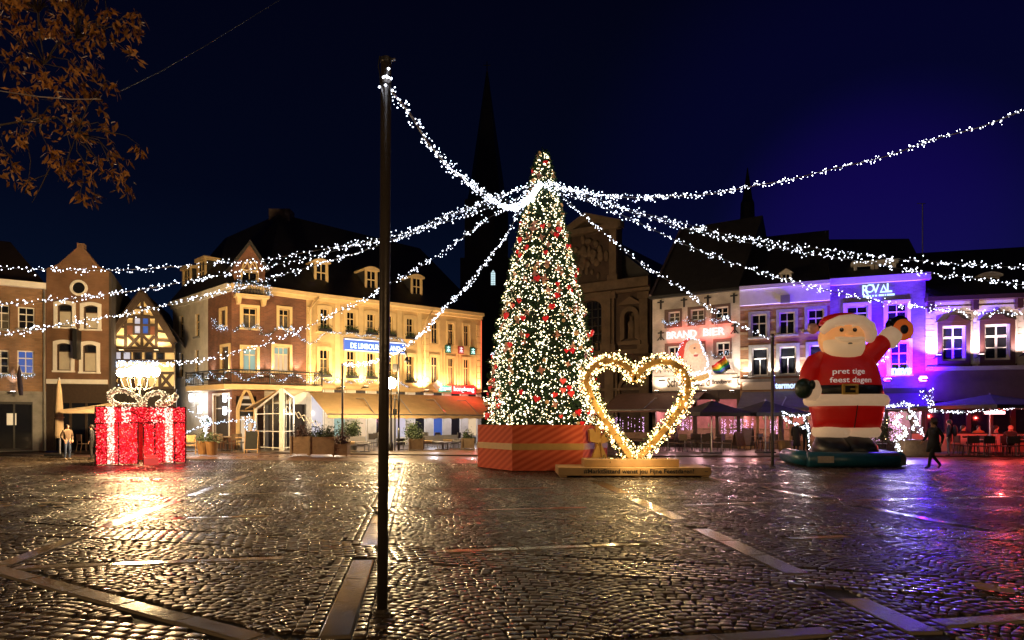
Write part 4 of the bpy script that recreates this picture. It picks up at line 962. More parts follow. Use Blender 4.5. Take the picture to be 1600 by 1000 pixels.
# whitewashed brewery-sign house (E)
E = thing('whitewashed_house', 'whitewashed pub front with red neon lettering and iron wall anchors', 'pub', (e0.x, e0.y, GZ))
fE = Fac(e0, e1, E); X = fE.px
gb = M['panel_grey'] = mat('window_panel_taupe', (.13,.085,.07), .7, (5,.2))
ze = X(1088,461)[1]; zg = X(1088,610)[1]
for (x0,y0,x1,y1) in ((1044,487,1062.5,503),(1079,483,1100.5,500.5),(1118,479,1138,497),(1044,541,1063,564),(1079,538,1100.5,561),(1119,534.5,1140.5,557.5)):
    fE.window(x0,y0,x1,y1, frame='white', arch=.12, trans=.0, mull=1, bars=1, sill=None, fw=.075)
fE.wall('wall', M['brick_w'], 0, fE.len, zg, ze)
fE.glaze()
for (x0,y0,x1,y1) in ((1038.5,483,1065.5,512),(1074.5,479,1102,509),(1112,475,1141.5,506),(1039,536,1065.5,567),(1075,533,1102.5,564),(1114.5,529,1143.5,561)):
    u0,u1,z0,z1 = fE.rect(x0,y0,x1,y1); o = [w_ for w_ in fE.win if u0 < (w_[0]+w_[1])/2 < u1 and z0 < (w_[2]+w_[3])/2 < z1][0]
    fE.b(MB().ribbon([(o[0],o[2]),(o[0],o[3]),(o[1],o[3]),(o[1],o[2])], [(u0,z0),(u0,z1),(u1,z1),(u1,z0)], -.03, -.001, close=True), 'panel', gb)
b = MB(); b.box(-.1, fE.len+.05, -.35, .1, ze, ze+.14); fE.b(b, 'gutter', M['black'])
for (x, y) in ((1032.5,476),(1069,472.5),(1106,469),(1147,466),(1033,524),(1148,513),(1035,598),(1150,594)):
    q = X(x, y); b = MB(); b.box(q[0]-.05, q[0]+.05, -.05, -.001, q[1]-.28, q[1]+.28).box(q[0]-.2, q[0]+.2, -.06, -.002, q[1]+.1, q[1]+.18)
    if y > 510: b.add([(q[0]-.25,-.05,q[1]-.30),(q[0],-.05,q[1]),(q[0]+.25,-.05,q[1]-.30),(q[0]+.18,-.05,q[1]-.32),(q[0],-.05,q[1]-.1),(q[0]-.18,-.05,q[1]-.32)], [(0,5,4,1),(1,4,3,2)])
    fE.b(b, 'wall_anchor', M['black'])
neon = glow('neon_red_white', (1,.66,.62), 1.0)
for s_, xa, xb, ya in (('BRAND',1042.5,1089,530.2),('BIER',1099.5,1133,525.5)):
    q0, q1 = X(xa,ya), X(xb,ya); o = text(s_, .62, neon, E, fE.local(q0[0], -.16, q0[1]), (PI/2,0,fE.ang), .05, width=q1[0]-q0[0], off=.012, name='neon_lettering')
    lamp('AREA', fE.local((q0[0]+q1[0])/2, -.30, q0[1]+.2), (1,.10,.09), 34, .2, E, sizey=.2)
for L_ in [o for o in E.children if o.type == 'LIGHT']:
    L_.rotation_euler = (PI/2, 0, fE.ang); L_.data.shape = 'RECTANGLE'; L_.data.size = 1.6; L_.data.size_y = .45
q0, q1 = X(1030,600), X(1150,598)
fE.b(MB().box(.15, fE.len-.15, -.06, -.001, X(1088,608.5)[1], X(1088,587)[1]), 'sign_board', mat('cream_sign', (.62,.56,.44), .6, (3,.1)))
ink = mat('sign_ink', (.03,.02,.015), .6)
q0, q1 = X(1043,606), X(1109,602.5); text('Schtad Zitterd', .75, ink, E, fE.local(q0[0], -.07, q0[1]+.05), (PI/2,0,fE.ang), .01, width=q1[0]-q0[0], off=.01)
q0, q1 = X(1113,602), X(1144,601); text('Brandbieren', .35, ink, E, fE.local(q0[0], -.07, q0[1]+.08), (PI/2,0,fE.ang), .01, width=q1[0]-q0[0], off=.008)
ground_floor(fE, zg, 'timber', [.1, fE.len*.27, fE.len*.5, fE.len*.75, fE.len-.1], col=(1,.50,.55), pw=75)
zr = P(0,361,46.5).z; up = back(e0, e1, 9.5); mid = back(e0, e1, 4.9)
v = [e0-back(e0,e1,.35), e1-back(e0,e1,.35), e1+up, e0+up, e0+mid+(e1-e0)*.0, e1+mid]
roof(E, [(*v[0],ze+.14),(*v[1],ze+.14),(*v[2],ze+.14),(*v[3],ze+.14),(*v[4],zr),(*v[5],zr)], [(0,1,5,4),(2,3,4,5),(0,4,3),(1,2,5)], 'slate')
b = MB(); l = E.location; a, c2 = Vector((*v[0],ze+.2))-l, Vector((*v[4],zr+.06))-l; b.tube([a, c2], .10, 4); b.build('verge', mat('verge_stone', (.16,.12,.11), .8), E)
body(E, [e0+back(e0,e1,2.72), e1+back(e0,e1,2.72), e1+up, e0+up], ze, 'darkwall')
b = MB(); bz = zg+.02
for x, p in ((1034,26),(1070,18),(1108,18),(1150,30)): flood(fE, x, 611, (1,.74,.58), p*4.2, out=.8, aim=(0,.55,1), spot=2.0)  # uplights added to brighten the pub wall; no known fixtures here
# ochre banded brick house (F)
Fh = thing('banded_brick_house', 'ochre brick house with pale stone bands, white cornice and bright sill uplights', 'house', (e1.x, e1.y, GZ))
fF = Fac(e1, e2_, Fh); X = fF.px
ze = X(1228,461)[1]; zc0 = X(1228,474)[1]; zg = X(1228,610)[1]
for (x0,y0,x1,y1) in ((1174,491,1198,527),(1217.5,487.5,1242,522.5),(1262,483,1287.5,518)):
    fF.window(x0,y0,x1,y1, frame='white', sur=('stone',.16,.05), trans=.40, mull=1, bars=0, sill='stone', fw=.07)
for (x0,y0,x1,y1) in ((1175,544,1200,587),(1218,541.5,1244,585),(1264.5,539,1290,584)):
    fF.window(x0,y0,x1,y1, frame='white', sur=('stone',.18,.06), trans=.38, mull=1, bars=-1, sill='stone', fw=.07)
fF.wall('wall', M['brick_f'], 0, fF.len, zg, ze); fF.glaze()
fF.b(MB().box(0, fF.len, -.45, .05, X(1228,450)[1], X(1228,446)[1]+.06).box(0, fF.len, -.30, .04, zc0, X(1228,450)[1]-.002), 'cornice', M['white'])
for y in (484,503,521,545,563,580):
    z = X(1160,y)[1]; sp_ = [o for o in fF.ops if o[2]-.1 < z < o[3]+.2]; xs_ = [0]+[q for o in sorted(sp_) for q in (o[0]-.2, o[1]+.2)]+[fF.len]
    for i in range(0, len(xs_), 2):
        if xs_[i+1] > xs_[i]: fF.b(MB().box(xs_[i], xs_[i+1], -.02, .02, z-.07, z+.07), 'stone_band', mat('sandstone', (.34,.24,.13), .8, (4,.3)) if 'sandstone' not in M else M['sandstone'])
fF.b(MB().box(0, fF.len, -.12, .03, X(1228,596)[1], X(1228,591)[1]), 'ledge', M['stone'])
sc_ = fF.b(MB().box(X(1160,602)[0], X(1209,602)[0], -.10, -.001, X(1185,609)[1], X(1185,597)[1]), 'sign_board', mat('blank_sign', (.60,.52,.42), .6, (3,.1)))
q0, q1 = X(1211.5,607), X(1246,605); text('termor', .48, glow('sign_blue_white', (.45,.62,1.0), 1.2), Fh, fF.local(q0[0], -.1, q0[1]), (PI/2,0,fF.ang), .03, width=q1[0]-q0[0], off=.018)
ground_floor(fF, zg, 'wood_pale', [.1, fF.len*.2, fF.len*.4, fF.len*.58, fF.len*.75, fF.len-.1], col=(1,.5,.45), pw=90)
for x in (1166,1208.5,1252,1294): flood(fF, x, 588, (1,.90,.80), 185 if x < 1290 else 12, out=.42, aim=(0,.32,1), spot=1.8)
q = X(1227.5,469); fF.b(MB().box(q[0]-.24,q[0]+.24,-.42,-.31,q[1]-.22,q[1]+.22), 'ornament', M['stone'])
zr = P(0,372,43).z; up = back(e1, e2_, 9); mid = back(e1, e2_, 4.6)
roof(Fh, [(*(e1-back(e1,e2_,.3)),ze+.25),(*(e2_-back(e1,e2_,.3)),ze+.25),(*(e2_+up),ze),(*(e1+up),ze),(*(e1+mid),zr),(*(e2_+mid),zr)], [(0,1,5,4),(2,3,4,5),(0,4,3),(1,2,5)], 'slate')
body(Fh, [e1+back(e1,e2_,2.72), e2_+back(e1,e2_,2.72), e2_+up, e1+up], ze, 'darkwall')
dormer(fF, 1219.5,427,1237,446, setb=.5, head='gable', m='white')
# purple lit house (G)
Gh = thing('purple_lit_house', 'tall grey brick house flooded with violet light under illuminated blue lettering', 'house', (e2_.x, e2_.y, GZ))
fG = Fac(e2_, e3, Gh); X = fG.px
ze = X(1370,441)[1]; zg = X(1370,607)[1]
for (x0,y0,x1,y1) in ((1323,478,1356,511),(1323,538,1356,583),(1386,474,1417,512),(1391,535,1419.5,585)):
    fG.window(x0,y0,x1,y1, frame='white', sur=('white',.17,.08), trans=.34, mull=1, bars=1, sill='white', glass='glass', fw=.065)
fG.wall('wall', M['brick_g'], 0, fG.len, zg, ze); fG.glaze()
fG.b(MB().box(-.02, fG.len+.2, -.30, .1, ze-.05, ze+.30), 'cornice', M['white'])
fG.b(MB().box(fG.len-.02, fG.len+.0, -.02, 9, GZ, ze), 'side_wall', M['brick_g'])
q0, q1 = X(1346,460), X(1392,458); 
text('R', .72, M['sign_blue'], Gh, fG.local(q0[0], -.15, q0[1]-.05), (PI/2,0,fG.ang), .03, width=.30, off=.01, name='neon_lettering')
b = MB(); k = 16; qo = X(1358.5,451.5); b.ribbon([(qo[0]+.15*math.cos(2*PI*i/k), qo[1]+.16*math.sin(2*PI*i/k)) for i in range(k)], [(qo[0]+.21*math.cos(2*PI*i/k), qo[1]+.22*math.sin(2*PI*i/k)) for i in range(k)], -.18, -.12, close=True); fG.b(b, 'neon_lettering', M['sign_blue'])
text('V', .66, M['sign_blue'], Gh, fG.local(X(1362.5,0)[0], -.15, X(1366,458.5)[1]), (PI/2,0,fG.ang), .03, width=.34, off=.01, name='neon_lettering')
qa = X(1374,458); b = MB(); w_, h_ = .36, .44; b.ribbon([(qa[0]+.08,qa[1]+.06),(qa[0]+w_/2,qa[1]+h_-.12),(qa[0]+w_-.08,qa[1]+.06)], [(qa[0],qa[1]),(qa[0]+w_/2,qa[1]+h_),(qa[0]+w_,qa[1])], -.18, -.12, close=True); fG.b(b, 'neon_lettering', M['sign_blue'])
text('L', .66, M['sign_blue'], Gh, fG.local(X(1384,0)[0], -.15, X(1386,457)[1]), (PI/2,0,fG.ang), .03, width=.24, off=.01, name='neon_lettering')
b = MB(); q0 = X(1348,464)
for i, (a, c2) in enumerate(((0,.38),(.44,.50),(.56,.66),(.74,.98),(1.02,1.08),(1.12,1.48))): b.box(q0[0]+a, q0[0]+c2, -.17, -.13, q0[1]-.05+a*.02, q0[1]+.04+a*.02)
fG.b(b, 'small_lettering', M['sign_blue'])
q0, q1 = X(1392,585), X(1423,584.5); text('navs', .62, M['sign_blue'], Gh, fG.local(q0[0], -.2, q0[1]), (PI/2,0,fG.ang), .04, width=q1[0]-q0[0], off=.03, name='light_letters')
for x, y, r in ((1364,548,.42),(1338,508,.25),(1361,560,.3)):
    q = X(x, y); k = 70; bulbs('window_lights', np.stack([q[0]+N.normal(0,r,k), -.14-N.uniform(0,.05,k), q[1]+N.normal(0,r*.6,k)], 1), .035, M['led_blue'], None)
    o = bpy.context.scene.objects[-1]; o.parent = Gh; o.location = fG.loc; o.rotation_euler = (0,0,fG.ang)
violet, bluev = (.10,.002,1.0), (.04,.0,1.0)
for x, y, p, cl in ((1383,594,3400,violet),(1437.5,593,4600,bluev),(1322,596,1000,violet)):
    t = flood(fG, x, y, cl, p, out=1.25, aim=(-.10,.60,1), em=glow('violet_lens', (.75,.7,1.0), 16), spot=2.3)
q = X(1437.5,593); lf = fG.b(MB().loft([(q[1]-.13,q[0],-.80,.13,.05),(q[1],q[0],-.82,.22,.06),(q[1]+.13,q[0],-.80,.13,.05)], 12), 'lens', glow('violet_lens_face', (.07,.003,1.0), 420, True), smooth=True)
q = X(1383,594); lf = fG.b(MB().loft([(q[1]-.09,q[0],-.80,.12,.05),(q[1],q[0],-.82,.2,.06),(q[1]+.08,q[0],-.80,.12,.05)], 12), 'lens', glow('violet_lens_face', (.12,.004,1.0), 90, True), smooth=True)
ground_floor(fG, zg, 'black', [.1, fG.len*.3, fG.len*.6, fG.len-.1], col=(.85,.7,1), pw=150)
fG.b(MB().box(0, fG.len, -.25, .0, zg-.3, zg), 'ledge', M['black'])
up = back(e2_, e3, 9); body(Gh, [e2_+back(e2_,e3,2.72), e3+back(e2_,e3,2.72), e3+up, e2_+up], ze, 'darkwall')
roof(Gh, [(*(e2_-back(e2_,e3,.25)),ze+.3),(*(e3-back(e2_,e3,.25)),ze+.3),(*(e3+up),ze+.3),(*(e2_+up),ze+.3),(*(e2_+back(e2_,e3,4.6)),P(0,372,41).z),(*(e3+back(e2_,e3,4.6)),P(0,375,40).z)], [(0,1,5,4),(2,3,4,5),(0,4,3),(1,2,5)], 'slate')
dormer(fG, 1334,414.5,1366,432.5, setb=.6, head='flat', m='white', mull=0); dormer(fG, 1367.5,412,1400,430, setb=.6, head='flat', m='white', mull=0)
b = MB(); q = P(1441.5,440,37); b.tube([q-Gh.location, P(1441.5,318,37)-Gh.location], .03, 5); b.tube([P(1433,318,37)-Gh.location, P(1446,318,37)-Gh.location], .02, 5); b.build('antenna', M['steel'], Gh)
# pale house with dark red window surrounds (H)
Hh = thing('pink_lit_house', 'pale house with dark carved window surrounds and pink uplights above the terrace', 'house', (e3.x, e3.y, GZ))
fH = Fac(e3, e4, Hh); fH2 = Fac(e3, e5, Hh); fH.len = (e5-e3).length; X = fH.px
mar = M['maroon'] = mat('maroon_paint', (.06,.022,.018), .5, (6,.2))
ze = X(1524,470)[1]; zs = X(1524,573)[1]; zg = X(1524,640)[1]
for (x0,y0,x1,y1) in ((1471.5,509,1508.5,564),(1537.5,506.5,1578,562.5),(1609,504,1652,561)):
    fH.window(x0,y0,x1,y1, frame='white', sur=None, trans=.33, mull=1, bars=1, sill=None, fw=.11)
fH.wall('wall', M['white_stucco'], 0, fH.len, zs, ze); fH.glaze()
for o in fH.ops:
    s_ = .20; um = (o[0]+o[1])/2
    inn = [(o[0],o[2]),(o[0],o[3]),(o[1],o[3]),(o[1],o[2])]
    fH.b(MB().ribbon(inn, [(o[0]-s_,o[2]-s_),(o[0]-s_,o[3]+s_),(o[1]+s_,o[3]+s_),(o[1]+s_,o[2]-s_)], -.10, .02, close=True).prism([(o[0]-s_-.08,o[3]+s_),(o[1]+s_+.08,o[3]+s_),(um+.35,o[3]+s_+.12),(um+.18,o[3]+s_+.34),(um-.18,o[3]+s_+.34),(um-.35,o[3]+s_+.12)], -.14, -.001).box(o[0]-s_-.06,o[1]+s_+.06,-.16,-.002,o[2]-s_-.1,o[2]-s_-.001), 'surround', mar)
z = zs+.15; i = 0
while z < ze-.4:                                                      # rusticated courses
    xs_ = [0]
    for o in sorted(fH.ops):
        if z > o[2]-.45 and z < o[3]+.6: xs_ += [o[0]-.34, o[1]+.34]
    xs_.append(fH.len)
    for k in range(0, len(xs_), 2): fH.b(MB().box(xs_[k], xs_[k+1], -.03, .01, z, z+.26), 'stone_course', M['white_stucco'])
    z += .30
fH.b(MB().box(0, fH.len, -.22, .05, zs-.18, zs+.02), 'ledge', M['white_stucco'])
fH.b(MB().box(-.05, fH.len, -.55, .05, ze, ze+.22), 'cornice', mar)
for x in (1452.5,1520.5,1589,1660): q = X(x, 484); fH.b(MB().prism([(q[0]-.12,ze-.5),(q[0]+.12,ze-.5),(q[0]+.12,ze-.001),(q[0]-.12,ze-.001)], -.42, -.04), 'bracket', mar)
fH.b(MB().box(0, fH.len, 0, .2, GZ, 1.0).box(0, fH.len, 0, .2, zs-1.75, zs-.18), 'wall', mat('brown_render', (.16,.10,.08), .8, (1.2,.3)))
b = MB()
for i in range(9): u = fH.len*i/8; b.box(max(0,u-.1), min(fH.len,u+.1), .0, .18, 1.0, zs-1.751)
sf = fH.b(b, 'shop_front', mar)
for i in range(8): MB().box(fH.len*i/8+.1, fH.len*(i+1)/8-.1, .10, .11, 1.0, zs-1.751).build('pane', M['glass'], sf)
for x, y in ((1458.5,557),(1524,556),(1592,553)): flood(fH, x, y, (1,.68,.62), 250, out=.8, aim=(0,.55,1), spot=2.1)
up = back(e3, e5, 9); body(Hh, [e3+back(e3,e5,.25), e5+back(e3,e5,.25), e5+up, e3+up], ze, 'darkwall')
zr = P(0,405,41).z; mid = back(e3, e5, 4.5)
roof(Hh, [(*(e3-back(e3,e5,.5)),ze+.22),(*(e5-back(e3,e5,.5)),ze+.22),(*(e5+up),ze),(*(e3+up),ze),(*(e3+mid),zr),(*(e5+mid),zr)], [(0,1,5,4),(2,3,4,5),(0,4,3),(1,2,5)], 'slate')
dormer(fH, 1531,432.5,1562,463, setb=1.0, m='white')
# awnings of the right hand row
zA = fE.px(1088,613)[1]
awning(fE, -2.2, fE.len*.62, zA, fE.px(1088,613)[1]-1.05, 2.8, 'canvas_brown', .15)
awning(fF, .15, fF.len-.2, fF.px(1228,612)[1], fF.px(1228,612)[1]-.95, 3.0, 'canvas_grey', .15)
awning(fG, .1, fG.len-.1, fG.px(1370,614)[1], fG.px(1370,614)[1]-.9, 2.6, 'canvas_black', .15)
# garlands of the right hand row
def garR(f, pts, led, label, out=.15, **k):
    t = thing('light_garland', label, 'garland', f.root.location, group='light garlands on the facades')
    garland('garland', px_path(f, pts, out), t, led, **k)
for pts, lb in ((((1036,500),(1041,506),(1048,508),(1056,505),(1063,502)),'first'),(((1073,500),(1078,505),(1086,506),(1096,503),(1103,498)),'middle'),(((1110,496),(1117,502),(1126,502),(1136,498),(1143,492)),'third')):
    garR(fE, pts, M['led_blue'], 'dark swag with lights under the %s upper pub window' % lb, dens=32, rad=.13)
for pts, lb in ((((1036,560),(1046,564),(1056,563),(1063,560)),'beside the heart'),(((1112,553),(1120,558),(1130,556),(1143,550)),'beside the rainbow flag')):
    garR(fE, pts, M['led_blue'], 'dark swag with lights under the lower pub window %s' % lb, dens=28, rad=.13)
garR(fG, ((1310,640),(1330,636),(1350,639),(1375,634),(1405,634),(1440,640)), M['led'], 'bright light chain along the front of the violet terrace awning', out=2.5, dens=34)
t = thing('light_garland', 'light garland under the lower windows of the brown brick house', 'garland', A.location, group='light garlands on the facades')
garland('garland', px_path(fA, ((-12,587),(0,589),(12,585),(22,590),(33,586),(45,589),(54,586)), .15), t, M['led_blue'], dens=45)
flood(fA, 20.5, 612, (1,.85,.8), 75, out=.3, aim=(0,.22,1), spot=.9)
t = thing('light_garland', 'icicle lights below the small windows of the half-timbered house', 'garland', Ch.location, group='light garlands on the facades')
k = 260; xs_ = N.uniform(167,250,k); 
bulbs('bulb_string', [tuple(fC.local(fC.px(x,565)[0], -.18, fC.px(x,564)[1]-abs(R.gauss(0,.35))*(1.3 if x < 190 else .6))) for x in xs_], .024, M['led_blue'], t)
for x in (196, 250): flood(fC, x, 549, (1,.72,.38), 110, out=.7, aim=(0,.4,1), spot=2.0)  # two uplights added at the ledge to brighten the timbered gable
for x, p in ((186,45),(252,45)): lamp('POINT', fC.local(fC.px(x,580)[0], -1.3, fC.px(x,580)[1]), (1,.72,.40), p, .25, Ch)
# ------------------------------------------------------------------ the square: tree, heart, inflatable, gift, lamps, poles
M['led_gold'].cycles.emission_sampling = 'FRONT'; M['led_cream'].cycles.emission_sampling = 'FRONT'
# --- six sided planter box dressed as a parcel
TD = 24.0; tc_ = P(848,650,TD); TX, TY = tc_.x, tc_.y
RB = 2.28; zt = P(0,664,TD-1.97).z; zb0 = .0
m = mat('parcel_red', (.62,.10,.045), .75, spec=.15); t = m.node_tree; b_ = t.nodes['Principled BSDF']; L = t.links.new
tcn = t.nodes.new('ShaderNodeTexCoord'); wv = t.nodes.new('ShaderNodeTexWave'); wv.inputs['Scale'].default_value = 2.3; wv.inputs['Distortion'].default_value = .3; wv.bands_direction = 'DIAGONAL'
mp = t.nodes.new('ShaderNodeMapping'); mp.inputs['Rotation'].default_value = (0, 0, 0); mp.inputs['Scale'].default_value = (.7, 0, -1.3); L(tcn.outputs['Object'], mp.inputs['Vector']); L(mp.outputs[0], wv.inputs['Vector'])
rp_ = t.nodes.new('ShaderNodeValToRGB'); rp_.color_ramp.elements[0].color = (.56,.085,.045,1); rp_.color_ramp.elements[1].color = (.74,.17,.09,1); L(wv.outputs['Fac'], rp_.inputs['Fac']); L(rp_.outputs['Color'], b_.inputs['Base Color'])
M['parcel'] = m
pl = thing('planter_box', 'big six-sided red striped parcel box with gold ribbon holding the lit tree', 'planter', (TX, TY, 0))
ang0 = math.radians(2)
hexp = [(RB*math.cos(ang0+PI/3*k), RB*math.sin(ang0+PI/3*k)) for k in range(6)]
for k in range(6):
    p, q = Vector(hexp[k]), Vector(hexp[(k+1)%6]); d = (q-p); a = math.atan2(d.y, d.x)
    MB().box(0.002, d.length-.002, 0, .06, .02, zt).build('side_panel', M['parcel'], pl, loc=(p.x,p.y,0), rot=(0,0,a))
    MB().box(-.012, d.length+.012, -.02, -.001, zt*.46, zt*.60).build('ribbon', M['gold'], pl, loc=(p.x,p.y,0), rot=(0,0,a))
MB().prismz([(x*.97,y*.97) for x,y in hexp], zt-.10, zt-.02).build('soil', M['grout'], pl)
bow = thing('ribbon_bow', 'gold ribbon bow on the red parcel box beside the heart', 'bow', (2.82, 22.46, 0), .55)
bz = P(931,690,22).z; b = MB()
b.box(-.10,.10,-.02,.03,.02,zt); b.prism([(-.45,bz+.38),(-.30,bz+.42),(-.03,bz+.05),(-.05,bz-.08),(-.42,bz+.0)], -.14, -.03); b.prism([(.45,bz+.38),(.42,bz+.0),(.05,bz-.08),(.03,bz+.05),(.30,bz+.42)], -.14, -.03)
b.prism([(-.04,bz-.05),(-.12,bz-.65),(-.35,bz-.6),(-.25,bz-.4)], -.10, -.03); b.prism([(.04,bz-.05),(.25,bz-.4),(.35,bz-.6),(.12,bz-.65)], -.10, -.03); b.ball((0,-.1,bz), .09, .07, .09, 8, 6)
b.build('loops', M['gold'], bow)
# --- the tree
tr = thing('christmas_tree', 'tall cone-shaped Christmas tree covered in tiny lights, red hearts and gold ornaments', 'Christmas tree', (TX, TY, zt))
prof = [(664,84),(600,79),(500,63),(400,44),(300,21),(262,13),(245,9),(233,1.5)]
TZ = [(P(0,y,TD).z-zt, r/F*TD) for y, r in prof]
def trad(z):
    for (za,ra),(zb,rb) in zip(TZ, TZ[1:]):
        if z <= zb: return ra+(rb-ra)*(z-za)/(zb-za)
    return 0
HT = TZ[-1][0]
MB().tube([(0,0,-.1),(0,0,HT*.5),(0,0,HT-.1)], [.16,.10,.02], 8).build('trunk', M['timber'], tr)
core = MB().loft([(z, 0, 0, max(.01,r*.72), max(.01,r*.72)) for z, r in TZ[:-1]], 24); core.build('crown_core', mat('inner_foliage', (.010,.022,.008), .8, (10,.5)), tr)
def surf(n, lo, hi, pw=1.0):
    z = []; 
    while len(z) < n:
        q = R.uniform(0, HT*.995)
        if R.random() < (trad(q)+.02)/TZ[0][1]: z.append(q)
    z = np.array(z); r = np.array([trad(q) for q in z])*N.uniform(lo, hi, n); a = N.uniform(0, 2*PI, n)
    bumpy = 1+.06*np.sin(a*9+z*5)+.05*np.sin(a*5-z*9); r = r*bumpy
    return np.stack([r*np.cos(a), r*np.sin(a), z], 1), a
pt, a = surf(34000, .66, 1.05); dirs = np.stack([np.cos(a)*.8, np.sin(a)*.8, np.full(len(a), -.35)], 1)
leaves('foliage', pt, .16, .045, mat('fir_needles', (.018,.062,.013), .9, (7,.5)), tr, dirs, .9)
pt, a = surf(7200, .90, 1.05); bulbs('bulb_string', pt[:4400], .0165, M['led_cream'], tr); bulbs('warm_bulb', pt[4400:], .0165, M['led_warm'], tr)
pt, a = surf(420, .97, 1.05); bulbs('bright_bulb', pt, .031, M['led_cream'], tr)
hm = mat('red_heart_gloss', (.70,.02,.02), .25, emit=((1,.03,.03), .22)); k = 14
hp = [(.16*math.sin(t)**3, .13*math.cos(t)-.05*math.cos(2*t)-.02*math.cos(3*t)-.01*math.cos(4*t)) for t in [2*PI*i/k for i in range(k)]]
b = MB(); b.prism(hp, -.05, .05); h0 = b.build('red_heart', hm, tr); hd = h0.data; bpy.data.objects.remove(h0)
pt, a = surf(135, 1.0, 1.04)
for (x,y,z), q in zip(pt, a):
    o = link('red_heart', hd, tr, (x*1.02,y*1.02,z), (R.uniform(-.3,.3), R.uniform(-.3,.3), q+PI/2)); s = R.uniform(.45,.8); o.scale = (s,s,s)
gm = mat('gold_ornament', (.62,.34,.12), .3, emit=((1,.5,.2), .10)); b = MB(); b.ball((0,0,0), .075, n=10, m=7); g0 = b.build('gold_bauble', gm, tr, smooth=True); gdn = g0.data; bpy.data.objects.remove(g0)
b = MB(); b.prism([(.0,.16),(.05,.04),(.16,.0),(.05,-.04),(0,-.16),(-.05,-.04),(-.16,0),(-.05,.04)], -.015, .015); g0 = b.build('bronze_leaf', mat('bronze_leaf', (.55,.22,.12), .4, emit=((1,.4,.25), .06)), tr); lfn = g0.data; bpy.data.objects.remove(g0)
pt, a = surf(260, .99, 1.05)
for i, ((x,y,z), q) in enumerate(zip(pt, a)):
    o = link('gold_bauble' if i % 2 else 'bronze_leaf', gdn if i % 2 else lfn, tr, (x,y,z), (R.uniform(-.5,.5), R.uniform(-.5,.5), q+PI/2)); s = R.uniform(.6,1.2); o.scale = (s,s,s)
q = P(848,285,TD); HUB = q

# --- the lit heart on its wooden plinth
HD = 20.4; hc = P(990,735,HD); ht = thing('heart_sculpture', 'big golden heart frame wrapped in fairy lights behind the lettered wooden plinth', 'heart sculpture', (hc.x, hc.y, 0))
def hq(x, y): q = P(x,y,HD)-hc; return (q.x, q.z+hc.z)
left = [(990,722),(973,697),(952,668),(932,637),(920,612),(916,593),(922,578),(936,568),(955,564),(973,569),(985,581),(991,596)]
right = [(991,596),(999,582),(1012,571),(1030,565),(1050,568),(1066,580),(1074,598),(1072,617),(1061,640),(1043,664),(1018,694),(990,722)]
def smooth_poly(p, n):
    p = [Vector((a, c, 0)) for a, c in p]; out = []
    for i in range(len(p)-1):
        p0, p1, p2, p3 = p[max(i-1,0)], p[i], p[i+1], p[min(i+2,len(p)-1)]
        for k in range(n):
            t = k/n; out.append(.5*(2*p1+(p2-p0)*t+(2*p0-5*p1+4*p2-p3)*t*t+(3*p1-p0-3*p2+p3)*t**3))
    out.append(p[-1]); return [(q.x, q.y) for q in out]
hl = [hq(*p) for p in smooth_poly(left, 4)]; hr = [hq(*p) for p in smooth_poly(right, 4)]
def offset(p, d):
    out = []
    for i in range(len(p)):
        a, c = Vector(p[max(i-1,0)]), Vector(p[min(i+1,len(p)-1)]); t = (c-a).normalized(); out.append((p[i][0]-t.y*d, p[i][1]+t.x*d))
    return out
for side, nm in ((hl,'heart_half'),(hr,'heart_half')):
    b = MB(); b.ribbon(offset(side,-.085), offset(side,.085), -.12, .12); b.build(nm, M['gold'], ht, bevel=.012)
gp = []
for side in (hl, hr):
    for dd in (-.15, .15):
        o_ = offset(side, dd); gp.append([Vector((x, R.uniform(-.05,.05)-.03, z)) for x, z in o_])
pts = np.concatenate([np.array(along(p, .012)) for p in gp])
leaves('garland', np.repeat(pts,2,axis=0)+N.normal(0,.055,(len(pts)*2,3)), .10, .03, M['leafgreen'], ht)
idx = N.integers(0, len(pts), 1350); bulbs('bulb_string', pts[idx]+N.normal(0,.062,(1350,3)), .017, M['led_gold'], ht)
idx = N.integers(0, len(pts), 210); bulbs('bright_bulb', pts[idx]+N.normal(0,.055,(210,3))+np.array([0,-.05,0]), .034, M['led_gold'], ht)
k = 300; q = np.stack([N.uniform(-1.05,1.05,k), N.normal(-.02,.12,k), .34+np.abs(N.normal(0,.07,k))], 1)
bulbs('bulb_string', q[:220], .018, M['led_gold'], ht); leaves('garland', np.repeat(q,3,axis=0)+N.normal(0,.05,(900,3)), .10, .03, M['leafgreen'], ht)
for i in range(60):
    p = pts[R.randrange(len(pts))]; o = link('red_bauble', gdn, ht, (p[0]+R.gauss(0,.04), p[1]-.08, p[2]+R.gauss(0,.04))); s = R.uniform(.35,.6); o.scale = (s,s,s)
    o.name = 'bauble'
for zz, xx, pw in ((2.3,-.7,55),(2.3,.7,55),(1.2,.0,45),(.55,-.3,40),(.55,.3,40)): lamp('POINT', (xx,-.35 if zz > 1 else -1.0,zz), (1,.66,.28), pw*(.6 if zz > 1 else .25), .25, ht)
ph = thing('plinth', 'pale wooden plinth lettered with a festive wish under the heart', 'plinth', (hc.x, hc.y, 0))
a, c = hq(870,741)[0], hq(1100,741)[0]; z1 = hq(0,728)[1]; z2 = hq(0,716.5)[1]; zlo = max(.02, hq(0,741)[1])
wp = mat('plinth_wood', (.46,.29,.125), .5, (4,.15), (20,.15))
MB().box(a, c, -.75, .75, .05, z1).build('lower_block', wp, ph, bevel=.01)
MB().box(hq(911,0)[0], hq(1056,0)[0], -.42, .5, z1+.002, z2).build('upper_block', wp, ph, bevel=.01)
b = MB()
for x in (a+.15, 0, c-.15): b.box(x-.1, x+.1, -.7, .7, 0, .049)
b.build('foot', wp, ph)
